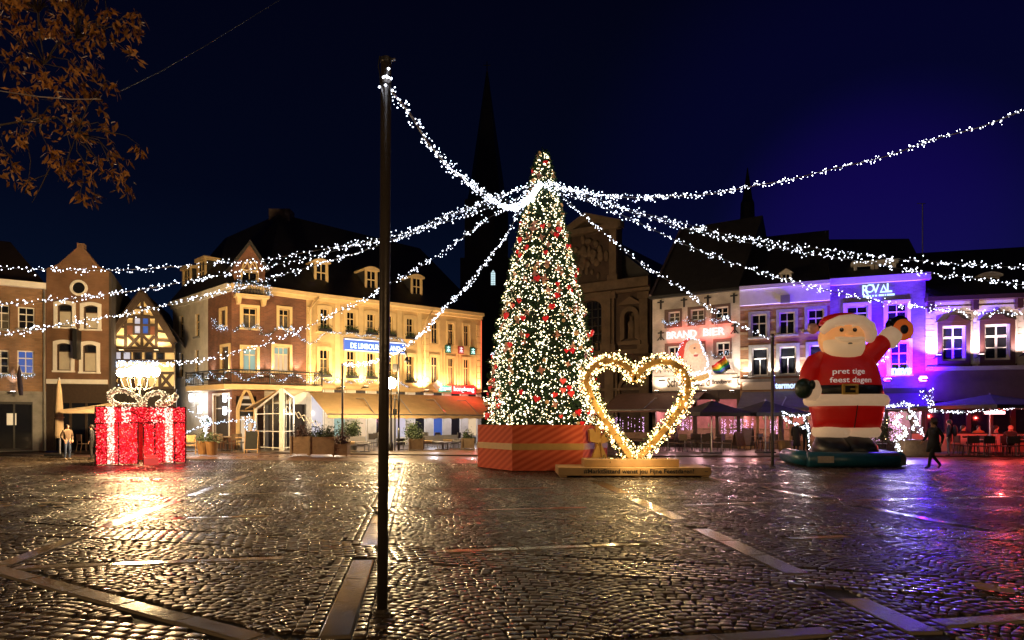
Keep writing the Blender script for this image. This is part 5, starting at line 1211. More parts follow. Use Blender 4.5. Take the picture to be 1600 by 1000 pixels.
o = text('#MarktSittard wenst jou Fijne Feestdagen!', .2, mat('black_lettering', (.012,.012,.012), .5), ph, (hq(908,0)[0], -.757, .10), ext=.004, width=hq(1074,0)[0]-hq(908,0)[0], off=.004)
o.scale.y = (z1-.1)/.2*.95; o.location.z = .05+(z1-.05)*.30
MB().box(hq(1090,0)[0], hq(1095,0)[0], -.756, -.751, z1*.55, z1*.62).build('small_mark', M['black'], ph)

# --- inflatable Santa on its blue base
SD = 25.2; so = P(1313,700,SD); sa = thing('inflatable_santa', 'giant inflatable Santa waving on a blue air base in front of the violet house', 'inflatable', (so.x, so.y, 0))
def sq(x, y): q = P(x,y,SD); return q.x-so.x, q.z
pm = F/SD
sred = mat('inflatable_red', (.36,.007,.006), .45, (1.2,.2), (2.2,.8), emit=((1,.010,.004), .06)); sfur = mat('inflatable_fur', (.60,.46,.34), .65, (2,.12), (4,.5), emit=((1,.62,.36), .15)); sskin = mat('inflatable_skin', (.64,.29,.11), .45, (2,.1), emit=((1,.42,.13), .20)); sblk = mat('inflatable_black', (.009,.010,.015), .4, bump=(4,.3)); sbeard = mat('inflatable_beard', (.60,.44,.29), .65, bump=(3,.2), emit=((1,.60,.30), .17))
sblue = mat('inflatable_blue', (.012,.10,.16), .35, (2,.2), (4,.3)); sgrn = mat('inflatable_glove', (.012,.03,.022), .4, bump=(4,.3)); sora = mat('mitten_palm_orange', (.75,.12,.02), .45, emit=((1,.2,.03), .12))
def ring(y, x0, x1, dep, cy=0): (a, z), (c, _) = sq(x0,y), sq(x1,y); return (z, (a+c)/2, cy, (c-a)/2, dep)
MBc = lambda rings, n=28, pw=2.3: MB().loft(sorted(rings), n, 0, pw)
MBc([ring(668,1274,1372,.78),ring(655,1272,1374,.85),ring(640,1268,1377,.9),ring(630,1266,1378,.92)]).build('trousers', sred, sa, smooth=True)
MB().tube([(sq(1320,634)[0],-.94,sq(0,634)[1]),(sq(1319,650)[0],-.885,sq(0,650)[1]),(sq(1318,668)[0],-.80,sq(0,668)[1])], .018, 6).build('seam', sblk, sa)
for x0, x1 in ((1276,1320),(1319,1367)): MBc([ring(683,x0+1,x1-1,.62),ring(681,x0-2,x1+2,.70),ring(674,x0-4,x1+4,.80),ring(668,x0-2,x1+2,.72),ring(666,x0,x1,.6)]).build('trouser_cuff', sfur, sa, smooth=True)
for x0, x1, f_ in ((1272,1316,1.1),(1310,1358,1.1)):
    MBc([ring(709,x0,x1,.75,-.25),ring(706,x0-2,x1+2,.85,-.25),ring(696,x0-2,x1+2,.80,-.22),ring(686,x0+3,x1-3,.62,-.1),ring(680,x0+8,x1-8,.5,0)]).build('boot', sblk, sa, smooth=True)
MBc([ring(617,1263,1377,.92),ring(602,1266,1373,.93),ring(590,1266,1371,.92),ring(575,1267,1367,.86),ring(562,1271,1361,.76),ring(552,1282,1350,.6),ring(545,1296,1338,.42)]).build('jacket', sred, sa, smooth=True)
MBc([ring(635,1266,1378,.90),ring(632,1260,1383,1.0),ring(625,1258,1385,1.03),ring(619,1261,1382,1.0),ring(616,1266,1376,.9)]).build('jacket_hem', sfur, sa, smooth=True)
MBc([ring(617,1265,1375,.95),ring(616,1264,1376,.965),ring(604,1265,1374,.965),ring(603,1266,1373,.95)]).build('belt', sblk, sa, smooth=True)
x0, z0 = sq(1296,618); x1, z1 = sq(1319,602); t = .07
bk = MB().ribbon([(x0+t,z0+t),(x0+t,z1-t),(x1-t,z1-t),(x1-t,z0+t)], [(x0,z0),(x0,z1),(x1,z1),(x1,z0)], -1.05, -.93, close=True); bk.box((x0+x1)/2+.02,x1-t,-1.03,-.94,(z0+z1)/2-.03,(z0+z1)/2+.03)
bk.build('buckle', mat('buckle_gold', (.65,.42,.08), .35), sa)
def limb(pts, rs, n=16): 
    return MB().tube([Vector((*[sq(x,y)[0]], d, sq(x,y)[1])) for x, y, d in pts], rs, n)
limb([(1285,560,0),(1272,568,-.1),(1262,582,-.2),(1258,594,-.25),(1257,603,-.3)], [.30,.36,.34,.31,.28]).build('sleeve', sred, sa, smooth=True)
limb([(1258,599,-.27),(1260,602,-.3),(1263,612,-.32),(1262,622,-.33),(1260,626,-.34)], [.26,.33,.36,.32,.2]).build('sleeve_cuff', sfur, sa, smooth=True)
b = MB(); x, z = sq(1248,608); b.ball((x,-.45,z), .33, .30, .37, 16, 12); b.ball((x+.22,-.62,z+.12), .12, .12, .18, 10, 8); b.build('mitten', sgrn, sa, smooth=True)
limb([(1335,572,0),(1352,562,0),(1368,546,0),(1380,535,0),(1387,529,0)], [.42,.42,.36,.31,.27]).build('sleeve', sred, sa, smooth=True)
limb([(1382,535,0),(1385,533,0),(1393,524,0),(1398,519,0),(1400,517,0)], [.28,.37,.37,.33,.2]).build('sleeve_cuff', sfur, sa, smooth=True)
b = MB(); x, z = sq(1404,510); b.ball((x,.02,z), .36, .22, .36, 16, 12); xx, zz = sq(1389,510); b.ball((xx,.0,zz), .13, .13, .24, 10, 8); b.ball((x+.05,.0,z+.17), .30, .2, .24, 12, 8); b.build('mitten', sblk, sa, smooth=True)
x, z = sq(1407.5,516); b = MB(); b.ball((x,-.16,z), .385, .12, .40, 24, 10); o = b.build('mitten_palm', sora, sa, smooth=True)
MB().ball((x-.02,-.265,z), .15, .04, .17, 16, 8).build('palm_dot', sblk, sa, smooth=True)
# head
hx, hz = sq(1312,530)
MB().ball((hx,-.12,hz), .80, .72, .80, 28, 18).build('head', sskin, sa, smooth=True)
bx, bz_ = sq(1311.5,543); b = MB()
b.loft([(bz_-.54,bx,-.30,.10,.1),(bz_-.50,bx,-.34,.34,.3),(bz_-.36,bx,-.38,.58,.46),(bz_-.12,bx,-.36,.70,.58),(bz_+.08,bx,-.32,.745,.60),(bz_+.20,bx,-.30,.74,.58),(bz_+.24,bx,-.28,.70,.50)], 28); b.build('beard', sbeard, sa, smooth=True)
b = MB(); x, z = sq(1311,531)                                          # moustache
b.tube([(x+dx,-.98+abs(dx)**2*.7,z-.02-.10*(1-(dx/.52)**2)) for dx in (-.52,-.4,-.2,0,.2,.4,.52)], [.03,.08,.105,.10,.105,.08,.03], 12); b.build('moustache', sbeard, sa, smooth=True)
x, z = sq(1308.5,526.5); MB().ball((x,-.90,z), .14, .12, .09, 14, 10).build('nose', sskin, sa, smooth=True)
x, z = sq(1308.5,540.5); MB().prism([(x-.07,z-.03),(x+.07,z-.03),(x,z+.06)], -.99, -.9).build('mouth', sblk, sa)
for x in (1298.5,1318.5):
    x, z = sq(x,520); b = MB(); b.ball((x,-.815,z), .075, .05, .075, 14, 10, 0); e_o = b.build('eye', sblk, sa, smooth=True); MB().ball((x-.02,-.858,z+.025), .018, .012, .018, 8, 6).build('glint', M['white'], e_o, smooth=True)
for xs_ in ((1289,1297,1302),(1315,1322,1330)):
    MB().tube([(sq(xs_[0],514.5)[0],-.78,sq(0,514.5)[1]),(sq(xs_[1],512)[0],-.82,sq(0,512)[1]),(sq(xs_[2],514)[0],-.80,sq(0,514)[1])], [.03,.05,.03], 8).build('eyebrow', sbeard, sa, smooth=True)
b = MB(); pts = []
for (x, y, d, r) in ((1278,520,-.35,.14),(1284,511,-.60,.17),(1297,505.5,-.76,.185),(1313,504,-.80,.19),(1330,506,-.74,.20),(1345,514,-.56,.23),(1353,523,-.33,.23),(1357,530,-.05,.18)): q = sq(x,y); pts.append(((q[0], d, q[1]), r))
b.tube([p for p, r in pts], [r for p, r in pts], 14); b.build('hat_brim', sfur, sa, smooth=True)
b = MB(); q = sq(1315,504.5); b.loft([(q[1]-.05,q[0],.0,.80,.72),(q[1]+.10,q[0],.02,.74,.66),(q[1]+.24,q[0]+.03,.04,.62,.54),(q[1]+.33,q[0]+.05,.05,.40,.36),(q[1]+.37,q[0]+.05,.05,.1,.1)], 24); 
b.tube([(q[0]+.35,.1,q[1]+.12),(q[0]+.85,.15,q[1]-.12),(sq(1359,518)[0],.15,sq(0,518)[1]),(sq(1368,532)[0],.1,sq(0,532)[1])], [.28,.32,.28,.16], 12); b.build('hat', sred, sa, smooth=True)
x, z = sq(1272,513); MB().ball((x,.1,z), .20, .18, .20, 14, 10).build('pompom', mat('pompom_pink', (.62,.34,.32), .6), sa, smooth=True)
for s_, xa, xb, y in (('pret tige',1284.5,1330,586.5),('feest dagen',1281.5,1341,599.5)):
    o = text(s_, .27, mat('white_print', (.88,.86,.84), .5, emit=((1,.9,.85), .12)), sa, (sq(xa,y)[0], 0, sq(xa,y)[1]), ext=0, width=sq(xb,y)[0]-sq(xa,y)[0], off=.004, name='lettering')
    for v in o.data.vertices:                                          # wrap the print round the belly
        wx = o.location.x+v.co.x*o.scale.x; cxm = sq(1318,y)[0]; rx = 1.20; v.co.z = .992*(max(.05,1-abs((wx-cxm)/rx)**2.3))**(1/2.3)-(.02 if y < 590 else -.005)
b = MB(); rx0, zz = sq(1229,716); rx1 = sq(1398,716)[0]; rx0 += .25; rx1 -= .38; rr = .27
b.tube([(rx0+.05,-1.15,rr),(rx1-.2,-1.15,rr)], rr, 18); b.build('base_tube', sblue, sa, smooth=True)
b = MB(); b.tube([(rx1-.05,-1.0,rr),(rx1+.5,1.9,rr)], rr, 18); b.build('base_tube', sblue, sa, smooth=True)
b = MB(); b.tube([(rx0+.2,-1.0,rr),(rx0+.5,1.9,rr)], rr, 18); b.build('base_tube', sblue, sa, smooth=True)
b = MB(); b.box(rx0+.3, rx1+.2, -1.1, 1.9, .05, rr+.14); b.build('base_floor', mat('base_floor_grey', (.10,.10,.11), .5, (2,.3)), sa, bevel=.05)
x0, z0 = sq(1251,719); MB().box(x0, x0+.55, -1.45, -1.405, .17, .40).build('base_label', mat('base_label', (.6,.52,.42), .6, (9,.3)), sa)

# --- lit gift parcel one can walk into
GD = 25.0; g0 = P(149,700,GD); g1 = P(290,700,GD+1.43); fg = Fac(g0.xy, g1.xy, None); gw = fg.len; gh = fg.px(220,636)[1]; gu = lambda x: fg.px(x,680)[0]
gi = thing('gift_arch', 'walk-in gift box of red lights with white light ribbons and a looped bow', 'light decoration', (g0.x, GD, 0), fg.ang)
red_t = mat('red_tinsel', (.40,.008,.012), .4, (14,.5), (30,.8), emit=((1,.01,.03), .06)); dk = M['black']
ga, gb_ = gu(215.5), gu(224); gl = fg.px(220,661)[1]; dp = 2.6
for x0, x1, z0, z1 in ((.02,ga,.03,gl),(gb_,gw-.02,.03,gl),(.02,gw-.02,gl+.01,gh)): MB().box(x0, x1, 0, .07, z0, z1).build('front_panel', red_t, gi)
for x in (0, gw-.07): MB().box(x, x+.07, .08, dp, .03, gh).build('side_panel', red_t, gi)
MB().box(.08, gw-.08, dp-.07, dp, .03, gh).build('back_panel', red_t, gi)
b = MB()
for x in (0, ga, gb_, gw, ga-.62, gb_+.38, gw-.38): b.box(x-.025, x+.025, -.05, -.002, 0, gh if x in (0, gw) else gl)
for z in (gl, gh): b.box(-.02, gw+.02, -.052, -.003, z-.02, z+.02)
b.tube([(ga-.5,-.06,gh),(gb_+.2,-.06,gl+.05)], .015, 5); b.tube([(gb_+.8,-.06,gh-.1),(gw-.3,-.06,gl+.1)], .015, 5)
b.build('frame', dk, gi)
k = 3300; q = np.stack([N.uniform(0,gw,k), N.normal(-.03,.02,k), N.uniform(.05,gh,k)], 1); q = q[~((q[:,0] > ga) & (q[:,0] < gb_) & (q[:,2] < gl))]
bulbs('bulb_string', q[:2500], .019, M['led_red'], gi); M['led_rose'] = glow('bulb_rose', (1,.20,.16), 1.6); bulbs('bulb_string', q[2500:], .018, M['led_rose'], gi)
k = 900; q = np.stack([np.zeros(k), N.uniform(.1,dp,k), N.uniform(.05,gh,k)], 1); bulbs('bulb_string', q+[[gw+.02,0,0]], .019, M['led_red'], gi)
rib = []
for xa, xb in ((168,178.5),(258,269.5)):
    a, c = gu(xa), gu(xb); MB().box(a, c, -.045, -.004, .03, gh-.01).build('ribbon', mat('ribbon_tinsel', (.6,.5,.42), .4, (14,.4), emit=((1,.7,.55), .05)), gi)
    k = 240; rib.append(np.stack([N.uniform(a,c,k), N.normal(-.07,.02,k), N.uniform(.05,gh,k)], 1))
for xa, xb in ((163,180),(190,204),(236,262)):
    a, c = gu(xa), gu(xb); k = 75; rib.append(np.stack([N.uniform(a,c,k), N.normal(-.07,.02,k), N.uniform(gl,gh,k)], 1))
bulbs('ribbon_bulb', np.concatenate(rib), .024, glow('bulb_peach_white', (1,.62,.48), 1.5), gi)
def gq(x, y, d=0): q = fg.px(130+x/5.556, 560+y/5.556); return (q[0], d, q[1])
bowm = mat('bow_tinsel', (.40,.31,.20), .5, (12,.5), (30,.8), emit=((1,.75,.42), .04)); bps = []
for lp_, r0 in (([(520,410),(490,350),(430,305),(360,278),(290,272),(235,300),(228,345),(265,385),(330,403),(400,408),(480,412)],.085),([(525,410),(530,355),(570,310),(630,292),(690,300),(715,330),(700,362),(660,385),(640,392)],.09),([(640,398),(700,395),(755,385),(795,350),(808,312)],.09),([(752,330),(770,350),(800,330)],.06)):
    p3 = [gq(x, y, .3+.10*math.sin(i)) for i, (x, y) in enumerate(lp_)]
    MB().tube(p3, r0, 8).build('bow_loop', bowm, gi, smooth=True); bps += along(p3, .012)
bps = np.array(bps); idx = N.integers(0, len(bps), 900); v = N.normal(size=(900,3)); v /= np.linalg.norm(v, axis=1)[:,None]
bulbs('bow_bulb', bps[idx]+v*.11, .02, glow('bulb_bow', (1,.74,.42), 1.2), gi)
for zz, xx, cl, pw in ((1.2,.9,(1,.05,.04),40),(1.2,2.5,(1,.05,.04),40),(.5,1.6,(1,.08,.05),20)): lamp('POINT', (xx,-.55,zz), cl, pw, .3, gi)
st_ = thing('red_stool', 'small red lit block standing by the opening of the gift box', 'stool', (*(fg.world(gu(236),-.45,0)),), fg.ang); MB().box(-.24,.24,-.15,.15,0,.27).box(-.16,.16,-.12,.12,.271,.36).build('block', mat('red_block', (.5,.06,.05), .4, emit=((1,.1,.08), .35)), st_, bevel=.02)

# --- lamps and poles
def globe(parent, loc, r, col, strg):
    return MB().ball(loc, r, n=14, m=10).build('globe', glow('lamp_globe', col, strg, True), parent, smooth=True)
LD = 28.5; lo = G(218,LD); la = thing('street_lamp', 'ornate multi-globe street lantern blazing above the gift box bow', 'street lamp', (lo.x, lo.y, 0))
zg_ = P(0,582,LD).z; b = MB(); b.tube([(0,0,0),(0,0,.6),(0,0,zg_+.1)], [.11,.06,.045], 10); b.lathe([(.16,0),(.16,.15),(.09,.3),(.09,.6),(.12,.62),(.06,.8)], 12); b.ball((0,0,zg_-.55), .09)
heads = [(-.72,-.1),(-.55,.28),(-.36,-.3),(-.18,.3),(0,-.42),(.18,.3),(.36,-.3),(.55,.28),(.72,-.1)]  # extra close-set globes added so the lantern reads as a blur of glare
for x, y in heads: b.tube([(0,0,zg_-.55),(x*.35,y*.35,zg_-.75),(x*.85,y*.85,zg_-.62),(x,y,zg_-.35),(x,y,zg_-.2)], .022, 6); b.lathe([(.05,zg_-.24),(.12,zg_-.2),(.05,zg_-.17)], 8, (x,y))
b.build('post', M['black'], la, smooth=True)
wl = (1,.66,.30)
for x, y in heads: globe(la, (x,y,zg_+R.uniform(-.04,.10)), .16, wl, 430)
globe(la, (0,.05,zg_+.14), .2, wl, 400)
L2 = 36.0; lo = G(611,L2); lb = thing('street_lamp', 'single bright globe lamp post next to the tall flagpole-like mast', 'street lamp', (lo.x, lo.y, GZ)); z = P(0,598,L2).z
b = MB(); b.lathe([(.12,0),(.12,.3),(.07,.5),(.05,1.2),(.04,z-.4),(.09,z-.36),(.06,z-.25)], 10); b.build('post', M['black'], lb, smooth=True); globe(lb, (-.02,0,z-GZ-.02), .30, (1,.70,.34), 520)
L3 = 36.5; lo = G(623,L3); lc = thing('street_lamp', 'tall unlit gooseneck lamp post beside the globe lamp', 'street lamp', (lo.x, lo.y, GZ)); z = P(0,549,L3).z
b = MB(); b.tube([(0,0,0),(0,0,1.2)], .07, 8); b.tube([(0,0,1.2),(0,0,z-.35),(.06,0,z-.1),(.22,0,z),(.38,0,z-.1),(.42,0,z-.4)], .05, 8); b.build('post', M['black'], lc, smooth=True)
MB().lathe([(.03,z-.35),(.10,z-.5),(.16,z-.62),(.0,z-.66)], 10, (.42,0)).build('lamp_shade', M['black'], lc, smooth=True); MB().box(-.30,-.06,-.14,.14,z-1.15,z-.75).build('junction_box', M['black'], lc)
b = MB(); ld_ = G(617,36.2); le = thing('signpost', 'thin dark pole between the globe lamp and the gooseneck lamp', 'pole', (ld_.x, ld_.y, GZ)); b.tube([(0,0,0),(0,0,2.9)], .035, 8); b.box(-.1,.1,-.03,.03,1.9,2.2); b.build('pole', M['black'], le)
def pole(x, yb, yt, d, r, label, z0=0):
    g = G(x, d); t = thing('light_pole', label, 'pole', (g.x, g.y, z0), group='poles carrying the light strings'); zt_ = P(x,yt,d).z-z0
    b = MB(); b.tube([(0,0,0),(0,0,zt_)], r, 12); b.lathe([(r*1.9,0),(r*1.9,.04),(r*1.2,.06)], 12); b.build('shaft', M['pole'], t, smooth=False)
    MB().tube([(0,0,zt_-.12),(0,0,zt_-.06)], r*1.5, 12).build('collar', M['steel'], t); return t, zt_
M['pole'] = mat('pole_bronze', (.055,.045,.035), .38, (3,.35), (25,.25), metal=.3)
# the mast by the camera
nd = 5.72; g = G(597,nd); np_ = thing('mast', 'tall dark round mast close by, rising past every roof to a lit cable end', 'mast', (g.x, g.y, 0)); zt_ = P(0,97,nd).z
b = MB(); r = 8.2/F*nd; b.tube([(0,0,0),(.02,0,zt_*.5),(.034,0,zt_)], r, 24); b.build('shaft', M['pole'], np_, smooth=True)
b = MB(); b.lathe([(r*1.7,.0),(r*1.7,.012),(r*1.25,.02),(r*1.2,.05)], 24); 
for i in range(6): b.lathe([(.011,.012),(.011,.026),(.0,.027)], 6, (r*1.45*math.cos(i*PI/3), r*1.45*math.sin(i*PI/3)))
b.build('foot_flange', M['pole'], np_)
MB().lathe([(r*1.03,zt_-.01),(r*1.12,zt_),(r*1.12,zt_+.03),(r*.6,zt_+.04)], 20, (.034,0)).build('cap', M['black'], np_)
MB().tube([(.034,0,zt_+.015),(.115,-.02,zt_+.012)], .013, 8).build('hook', M['steel'], np_); b = MB(); b.tube([(.034-r*1.2,0,zt_+.05),(.034-r*1.5,0,zt_-.03),(.034-r*1.2,0,zt_-.10),(.034-r*1.1,0,zt_-.2)], .006, 5); b.lathe([(r*1.06,zt_-.21),(r*1.06,zt_-.19)], 20, (.03,0)); b.build('cable_clamp', M['black'], np_)
k = 16; a_s = N.uniform(0,6.28,k); bulbs('bulb_string', np.stack([.032+r*1.3*np.cos(a_s), r*1.3*np.sin(a_s), zt_-.2+N.normal(0,.05,k)], 1), .011, M['led'], np_)
pole(535,0,568,33.2,.055,'slim pole in front of the wooden planter ending the lowest light string', GZ); pole(1207,0,522,24.2,.055,'slim dark pole beside the palm pot ending a light string'); pole(770,0,556,33,.05,'slim pole half hidden behind the big tree box', GZ)
# --- light strings from the tree to the edges of the square
M['cable'] = mat('cable_grey', (.09,.085,.08), .6)
def string(pts, d0, d1, label, r=.0148, dens=26, rad=.05, end=None):
    x0, x1 = pts[0][0], pts[-1][0]; sp_ = smooth_poly(pts, 5); p3 = []
    for x, y in sp_:
        f_ = (x-x0)/(x1-x0) if x1 != x0 else 0; f_ = max(0, min(1, f_)); p3.append(P(x, y, 1/((1-f_)/d0+f_/d1)))
    t = thing('light_string', label, 'light string', tuple(p3[0]), group='light strings fanning out from the tree'); o = Vector(p3[0]); p3 = [p-o for p in p3]
    MB().tube(p3, .011, 5).build('cable', M['cable'], t)
    q = np.array(along(p3, .01)); Ln = len(q)*.01; dn = np.linalg.norm(q+np.array(o)-np.array([0,0,H]), axis=1)
    n_ = int(Ln*dens); idx = N.integers(0, len(q), n_)
    rr = r*np.clip(dn[idx]/23, .45, 1.25); bulbs('bulb_string', q[idx]+N.normal(0,1,(n_,3))*(rad*np.clip(dn[idx]/23,.55,1.2))[:,None], rr, M['led'], t)
HB = (845,286)
string([HB,(825,313),(800,325),(770,313),(735,287),(710,268),(690,248),(665,217),(640,177),(612,142),(606,131)], 23.4, 5.75, 'light string running from the tree down and up to the near mast', dens=48, rad=.055)
string([HB,(800,298),(745,320),(690,339),(630,364),(590,373),(550,381),(485,393),(445,400),(400,407),(315,413),(236,419),(157,422),(71,421),(0,417),(-150,400),(-420,350)], 23.4, 20, 'topmost of the light strings sagging towards the brick house', dens=21)
string([HB,(800,300),(745,323),(690,344),(630,369),(555,384),(500,398),(445,411),(400,421),(315,435),(236,449.5),(157,461),(79,470),(0,474),(-150,468),(-400,440)], 23.4, 22, 'second light string from the top sagging towards the brick house', dens=21)
string([HB,(823,302),(802,312),(760,326),(700,346),(650,363),(612,376),(592,383),(560,394),(520,406),(460,424),(400,442),(315,464),(236,482),(157,497),(105,506),(52,515),(0,522),(-150,525),(-350,510)], 23.4, 24, 'third light string crossing the turret and brown gabled house', dens=21)
string([HB,(835,292),(782,330),(759,343),(716,376),(673,407),(644,424),(607,445),(584,460),(544,480),(480,511),(420,536),(367,550.6),(315,563.7),(280,568),(250,569),(228,572)], 23.4, 28, 'light string ending at the ornate multi-globe lantern', dens=21)
string([HB,(838,293),(825,313),(807,340),(785,377),(758,412),(730,447),(695,481),(670,510),(640,537),(615,553),(590,563),(560,570),(536,570)], 23.4, 33.2, 'light string dropping to the slim pole near the wooden planter', dens=30, rad=.04)
string([(855,285),(880,292),(915,300),(960,307),(1005,309),(1050,307),(1110,303),(1180,290),(1240,279),(1292,266),(1385,244),(1459,218),(1533,198),(1600,172),(1800,95)], 23.4, 9.5, 'highest light string rising over the violet house roof', dens=34)
string([(855,287),(870,291),(930,310),(990,329),(1050,345),(1100,357),(1150,369),(1200,376),(1265,387),(1350,399),(1430,407),(1520,413),(1600,417),(1800,415),(1950,400)], 23.4, 19, 'upper of the twin light strings over the roof dormers', dens=21)
string([(855,288),(870,293),(930,313),(990,333),(1050,351),(1100,364),(1150,376),(1200,385),(1265,397),(1355,410),(1430,424),(1520,435),(1600,445),(1800,455),(1950,450)], 23.4, 20, 'lower of the twin light strings over the roof dormers', dens=21)
string([(852,290),(872,300),(910,312),(945,325),(990,344),(1020,359),(1080,386),(1125,403),(1170,420),(1215,433),(1260,446),(1330,462),(1400,476),(1460,482),(1530,488),(1600,491),(1800,490)], 23.4, 22, 'light string crossing in front of the illuminated blue lettering', dens=21)
string([(850,290),(873,302),(905,331),(940,360),(975,391),(1010,418),(1050,442),(1090,469),(1120,489),(1155,508),(1206,531)], 23.4, 24.2, 'light string falling across the brewery house to the slim dark pole', dens=22, rad=.035)
string([(769,558),(776,549),(790,530),(812,490)], 33, 25.2, 'short end of light string peeping out behind the tree flank', dens=30)
# ------------------------------------------------------------------ terraces: furniture, plants, parasols
def chair(m, seatm, label, group, wd=.44):
    t = thing('terrace_chair', label, 'chair', (0,0,0), 0, group); h = .45
    MB().box(-wd/2, wd/2, -.22, .22, h-.03, h).build('seat', seatm, t)
    b = MB(); b.ribbon([(-wd/2,h+.12),(wd/2,h+.12)], [(-wd/2,h+.45),(wd/2,h+.45)], .20, .23); b.build('backrest', seatm, t)
    for x in (-1, 1):
        MB().tube([(x*wd*.48,-.22,0),(x*wd*.46,-.20,h-.03)], .016, 5).build('leg', m, t)
        MB().tube([(x*wd*.48,.27,0),(x*wd*.46,.20,h-.03),(x*wd*.46,.24,h+.46)], .016, 5).build('leg', m, t)
    return t
def table(m, topm, label, group, w_=.7, h=.74, round_=False):
    t = thing('terrace_table', label, 'table', (0,0,0), 0, group)
    if round_: MB().lathe([(w_/2,h-.03),(w_/2,h)], 16).build('table_top', topm, t)
    else: MB().box(-w_/2, w_/2, -w_/2, w_/2, h-.03, h).build('table_top', topm, t)
    b = MB(); b.tube([(0,0,.03),(0,0,h-.03)], .03, 8); b.box(-.25,.25,-.03,.03,0,.03); b.box(-.03,.03,-.25,.25,0,.029); b.build('pedestal', m, t); return t
def put(proto, first, x, yb, rz, label, z=GZ, s=1):
    d = gd(yb) if yb else 33
    d = F*(H-z)/(yb-HOR); g = G(x, d)
    if not first: 
        proto.location = (g.x, g.y, z); proto.rotation_euler = (0,0,rz); proto['label'] = label; first.append(1); return proto
    return dup(proto, (g.x, g.y, z), rz, label)
wick = mat('wicker_brown', (.13,.085,.05), .7, (25,.4)); teak = mat('teak', (.24,.14,.07), .6, (8,.3)); dark = mat('dark_rattan', (.03,.025,.025), .6, (25,.4)); grey = mat('grey_frame', (.22,.22,.23), .5)
def seats(proto, spots, fmt):
    fl = []
    for (x, y, rz), w_ in zip(spots, fmt): put(proto, fl, x, y, rz, w_)
wd_chair = chair(M['wood_pale'], M['wood_pale'], 'x', 'pale wooden chairs by the gift box')
seats(wd_chair, ((298,710,.5),(131,707,2.6)), ('pale wooden chair just beside the gift box edge','pale wooden chair behind the dark coated person'))
rc = chair(M['black'], wick, 'x', 'brown wicker chairs before the corner building')
ls = ('outer wicker chair next to the round planter pot','wicker chair turned sideways near the lit topiary','wicker chair in the middle of the corner terrace','wicker chair close to the small sandwich board','wicker chair tucked behind the terrace table','wicker chair beside the glass porch post')
seats(rc, ((340,705,.3),(350,702,2.0),(362,706,-.4),(378,705,1.2),(369,701,3.0),(386,703,-1.5)), ls)
rt = table(M['black'], M['wood_pale'], 'x', 'terrace tables before the corner building'); fl = []
put(rt, fl, 355, 704, 0, 'small terrace table among the wicker chairs nearest the topiary'); put(rt, fl, 383, 706, 0, 'small terrace table with pale top beside the sandwich board')
def aboard(x, yb, rz, label, face, fr, h=1.1):
    d = F*(H-GZ)/(yb-HOR); g = G(x, d); t = thing('sandwich_board', label, 'sandwich board', (g.x, g.y, GZ), rz)
    for s_ in (-1, 1):
        b = MB(); y0, y1 = s_*.28, s_*.03
        P_ = lambda u, v: (u, y0+(y1-y0)*v/h, v)
        b.tube([P_(-.3,0), P_(-.3,h)], .022, 5); b.tube([P_(.3,0), P_(.3,h)], .022, 5); b.tube([P_(-.3,h), P_(.3,h)], .022, 5); b.tube([P_(-.3,.2), P_(.3,.2)], .022, 5); b.build('frame', fr, t)
        MB().add([P_(-.28,.22), P_(.28,.22), P_(.28,h-.03), P_(-.28,h-.03)], [(0,1,2,3)]).build('board', face, t)
    return t
chalk = mat('chalkboard', (.012,.012,.011), .9, (6,.3)); ab = aboard(394, 708.5, .15, 'small chalk sandwich board with wooden frame before the glass porch', chalk, M['wood_pale'])
b = MB()
for i in range(6): b.box(-.2, -.2+R.uniform(.15,.4), -.012, -.008, .35+i*.1, .37+i*.1)
b.build('chalk_writing', mat('chalk_line', (.5,.5,.45), .8), ab, loc=(0,-.17,0), rot=(-.22,0,0))
aboard(1168, 701.5, -.7, 'tall dark sandwich board with pale lit side before the pub terrace', mat('menu_board', (.16,.10,.12), .7, (6,.2)), M['black'], 1.15)
aboard(1154, 702.5, .5, 'open wooden sandwich board frame next to the dark menu board', M['wood'], teak, .95)
# planters
def crate(x0, x1, yb, h, label, leafm, k=500, dp=.8, lh=.5):
    d = F*(H-GZ)/(yb-HOR); w_ = (x1-x0)/F*d; g = G((x0+x1)/2, d); t = thing('wooden_planter', label, 'planter', (g.x, g.y+dp/2, GZ), 0, 'wooden planters at the terrace edge')
    nb = 5
    for i in range(nb): MB().box(-w_/2, w_/2, -dp/2, -dp/2+.04, .05+(h-.05)*i/nb+.006, .05+(h-.05)*(i+1)/nb-.006).build('plank', M['wood'], t)
    b = MB()
    for sx in (-1,1): b.box(sx*(w_/2+.01)-.04, sx*(w_/2+.01)+.04, -dp/2-.03, -dp/2-.001, 0, h+.02)
    b.box(-w_/2, -w_/2+.04, -dp/2+.041, dp/2, .05, h).box(w_/2-.04, w_/2, -dp/2+.041, dp/2, .05, h).box(-w_/2+.041, w_/2-.041, dp/2-.04, dp/2, .05, h).box(-w_/2+.041, w_/2-.041, -dp/2+.042, dp/2-.041, h-.12, h-.08); b.build('frame', M['wood'], t)
    q = np.stack([N.normal(0,w_*.27,k), N.normal(0,dp*.25,k), h-.05+np.abs(N.normal(0,lh*.45,k))], 1); q[:,0] = np.clip(q[:,0],-w_*.52,w_*.52)
    leaves('foliage', q, .13, .05, leafm, t); return t
crate(455,481,711,.85,'weathered plank planter with reddish heather beside the glass porch', M['plum'], 600)
crate(484,521,712,.85,'long weathered plank planter with mixed shrubs in the middle', M['leafdark'], 800)
crate(521.5,541,713,.55,'low pale plank planter behind the slim pole', M['plum'], 450, lh=.55)
crate(640,660,704,.62,'plank planter with grassy plants beside the gooseneck lamp', M['leafdark'], 500)
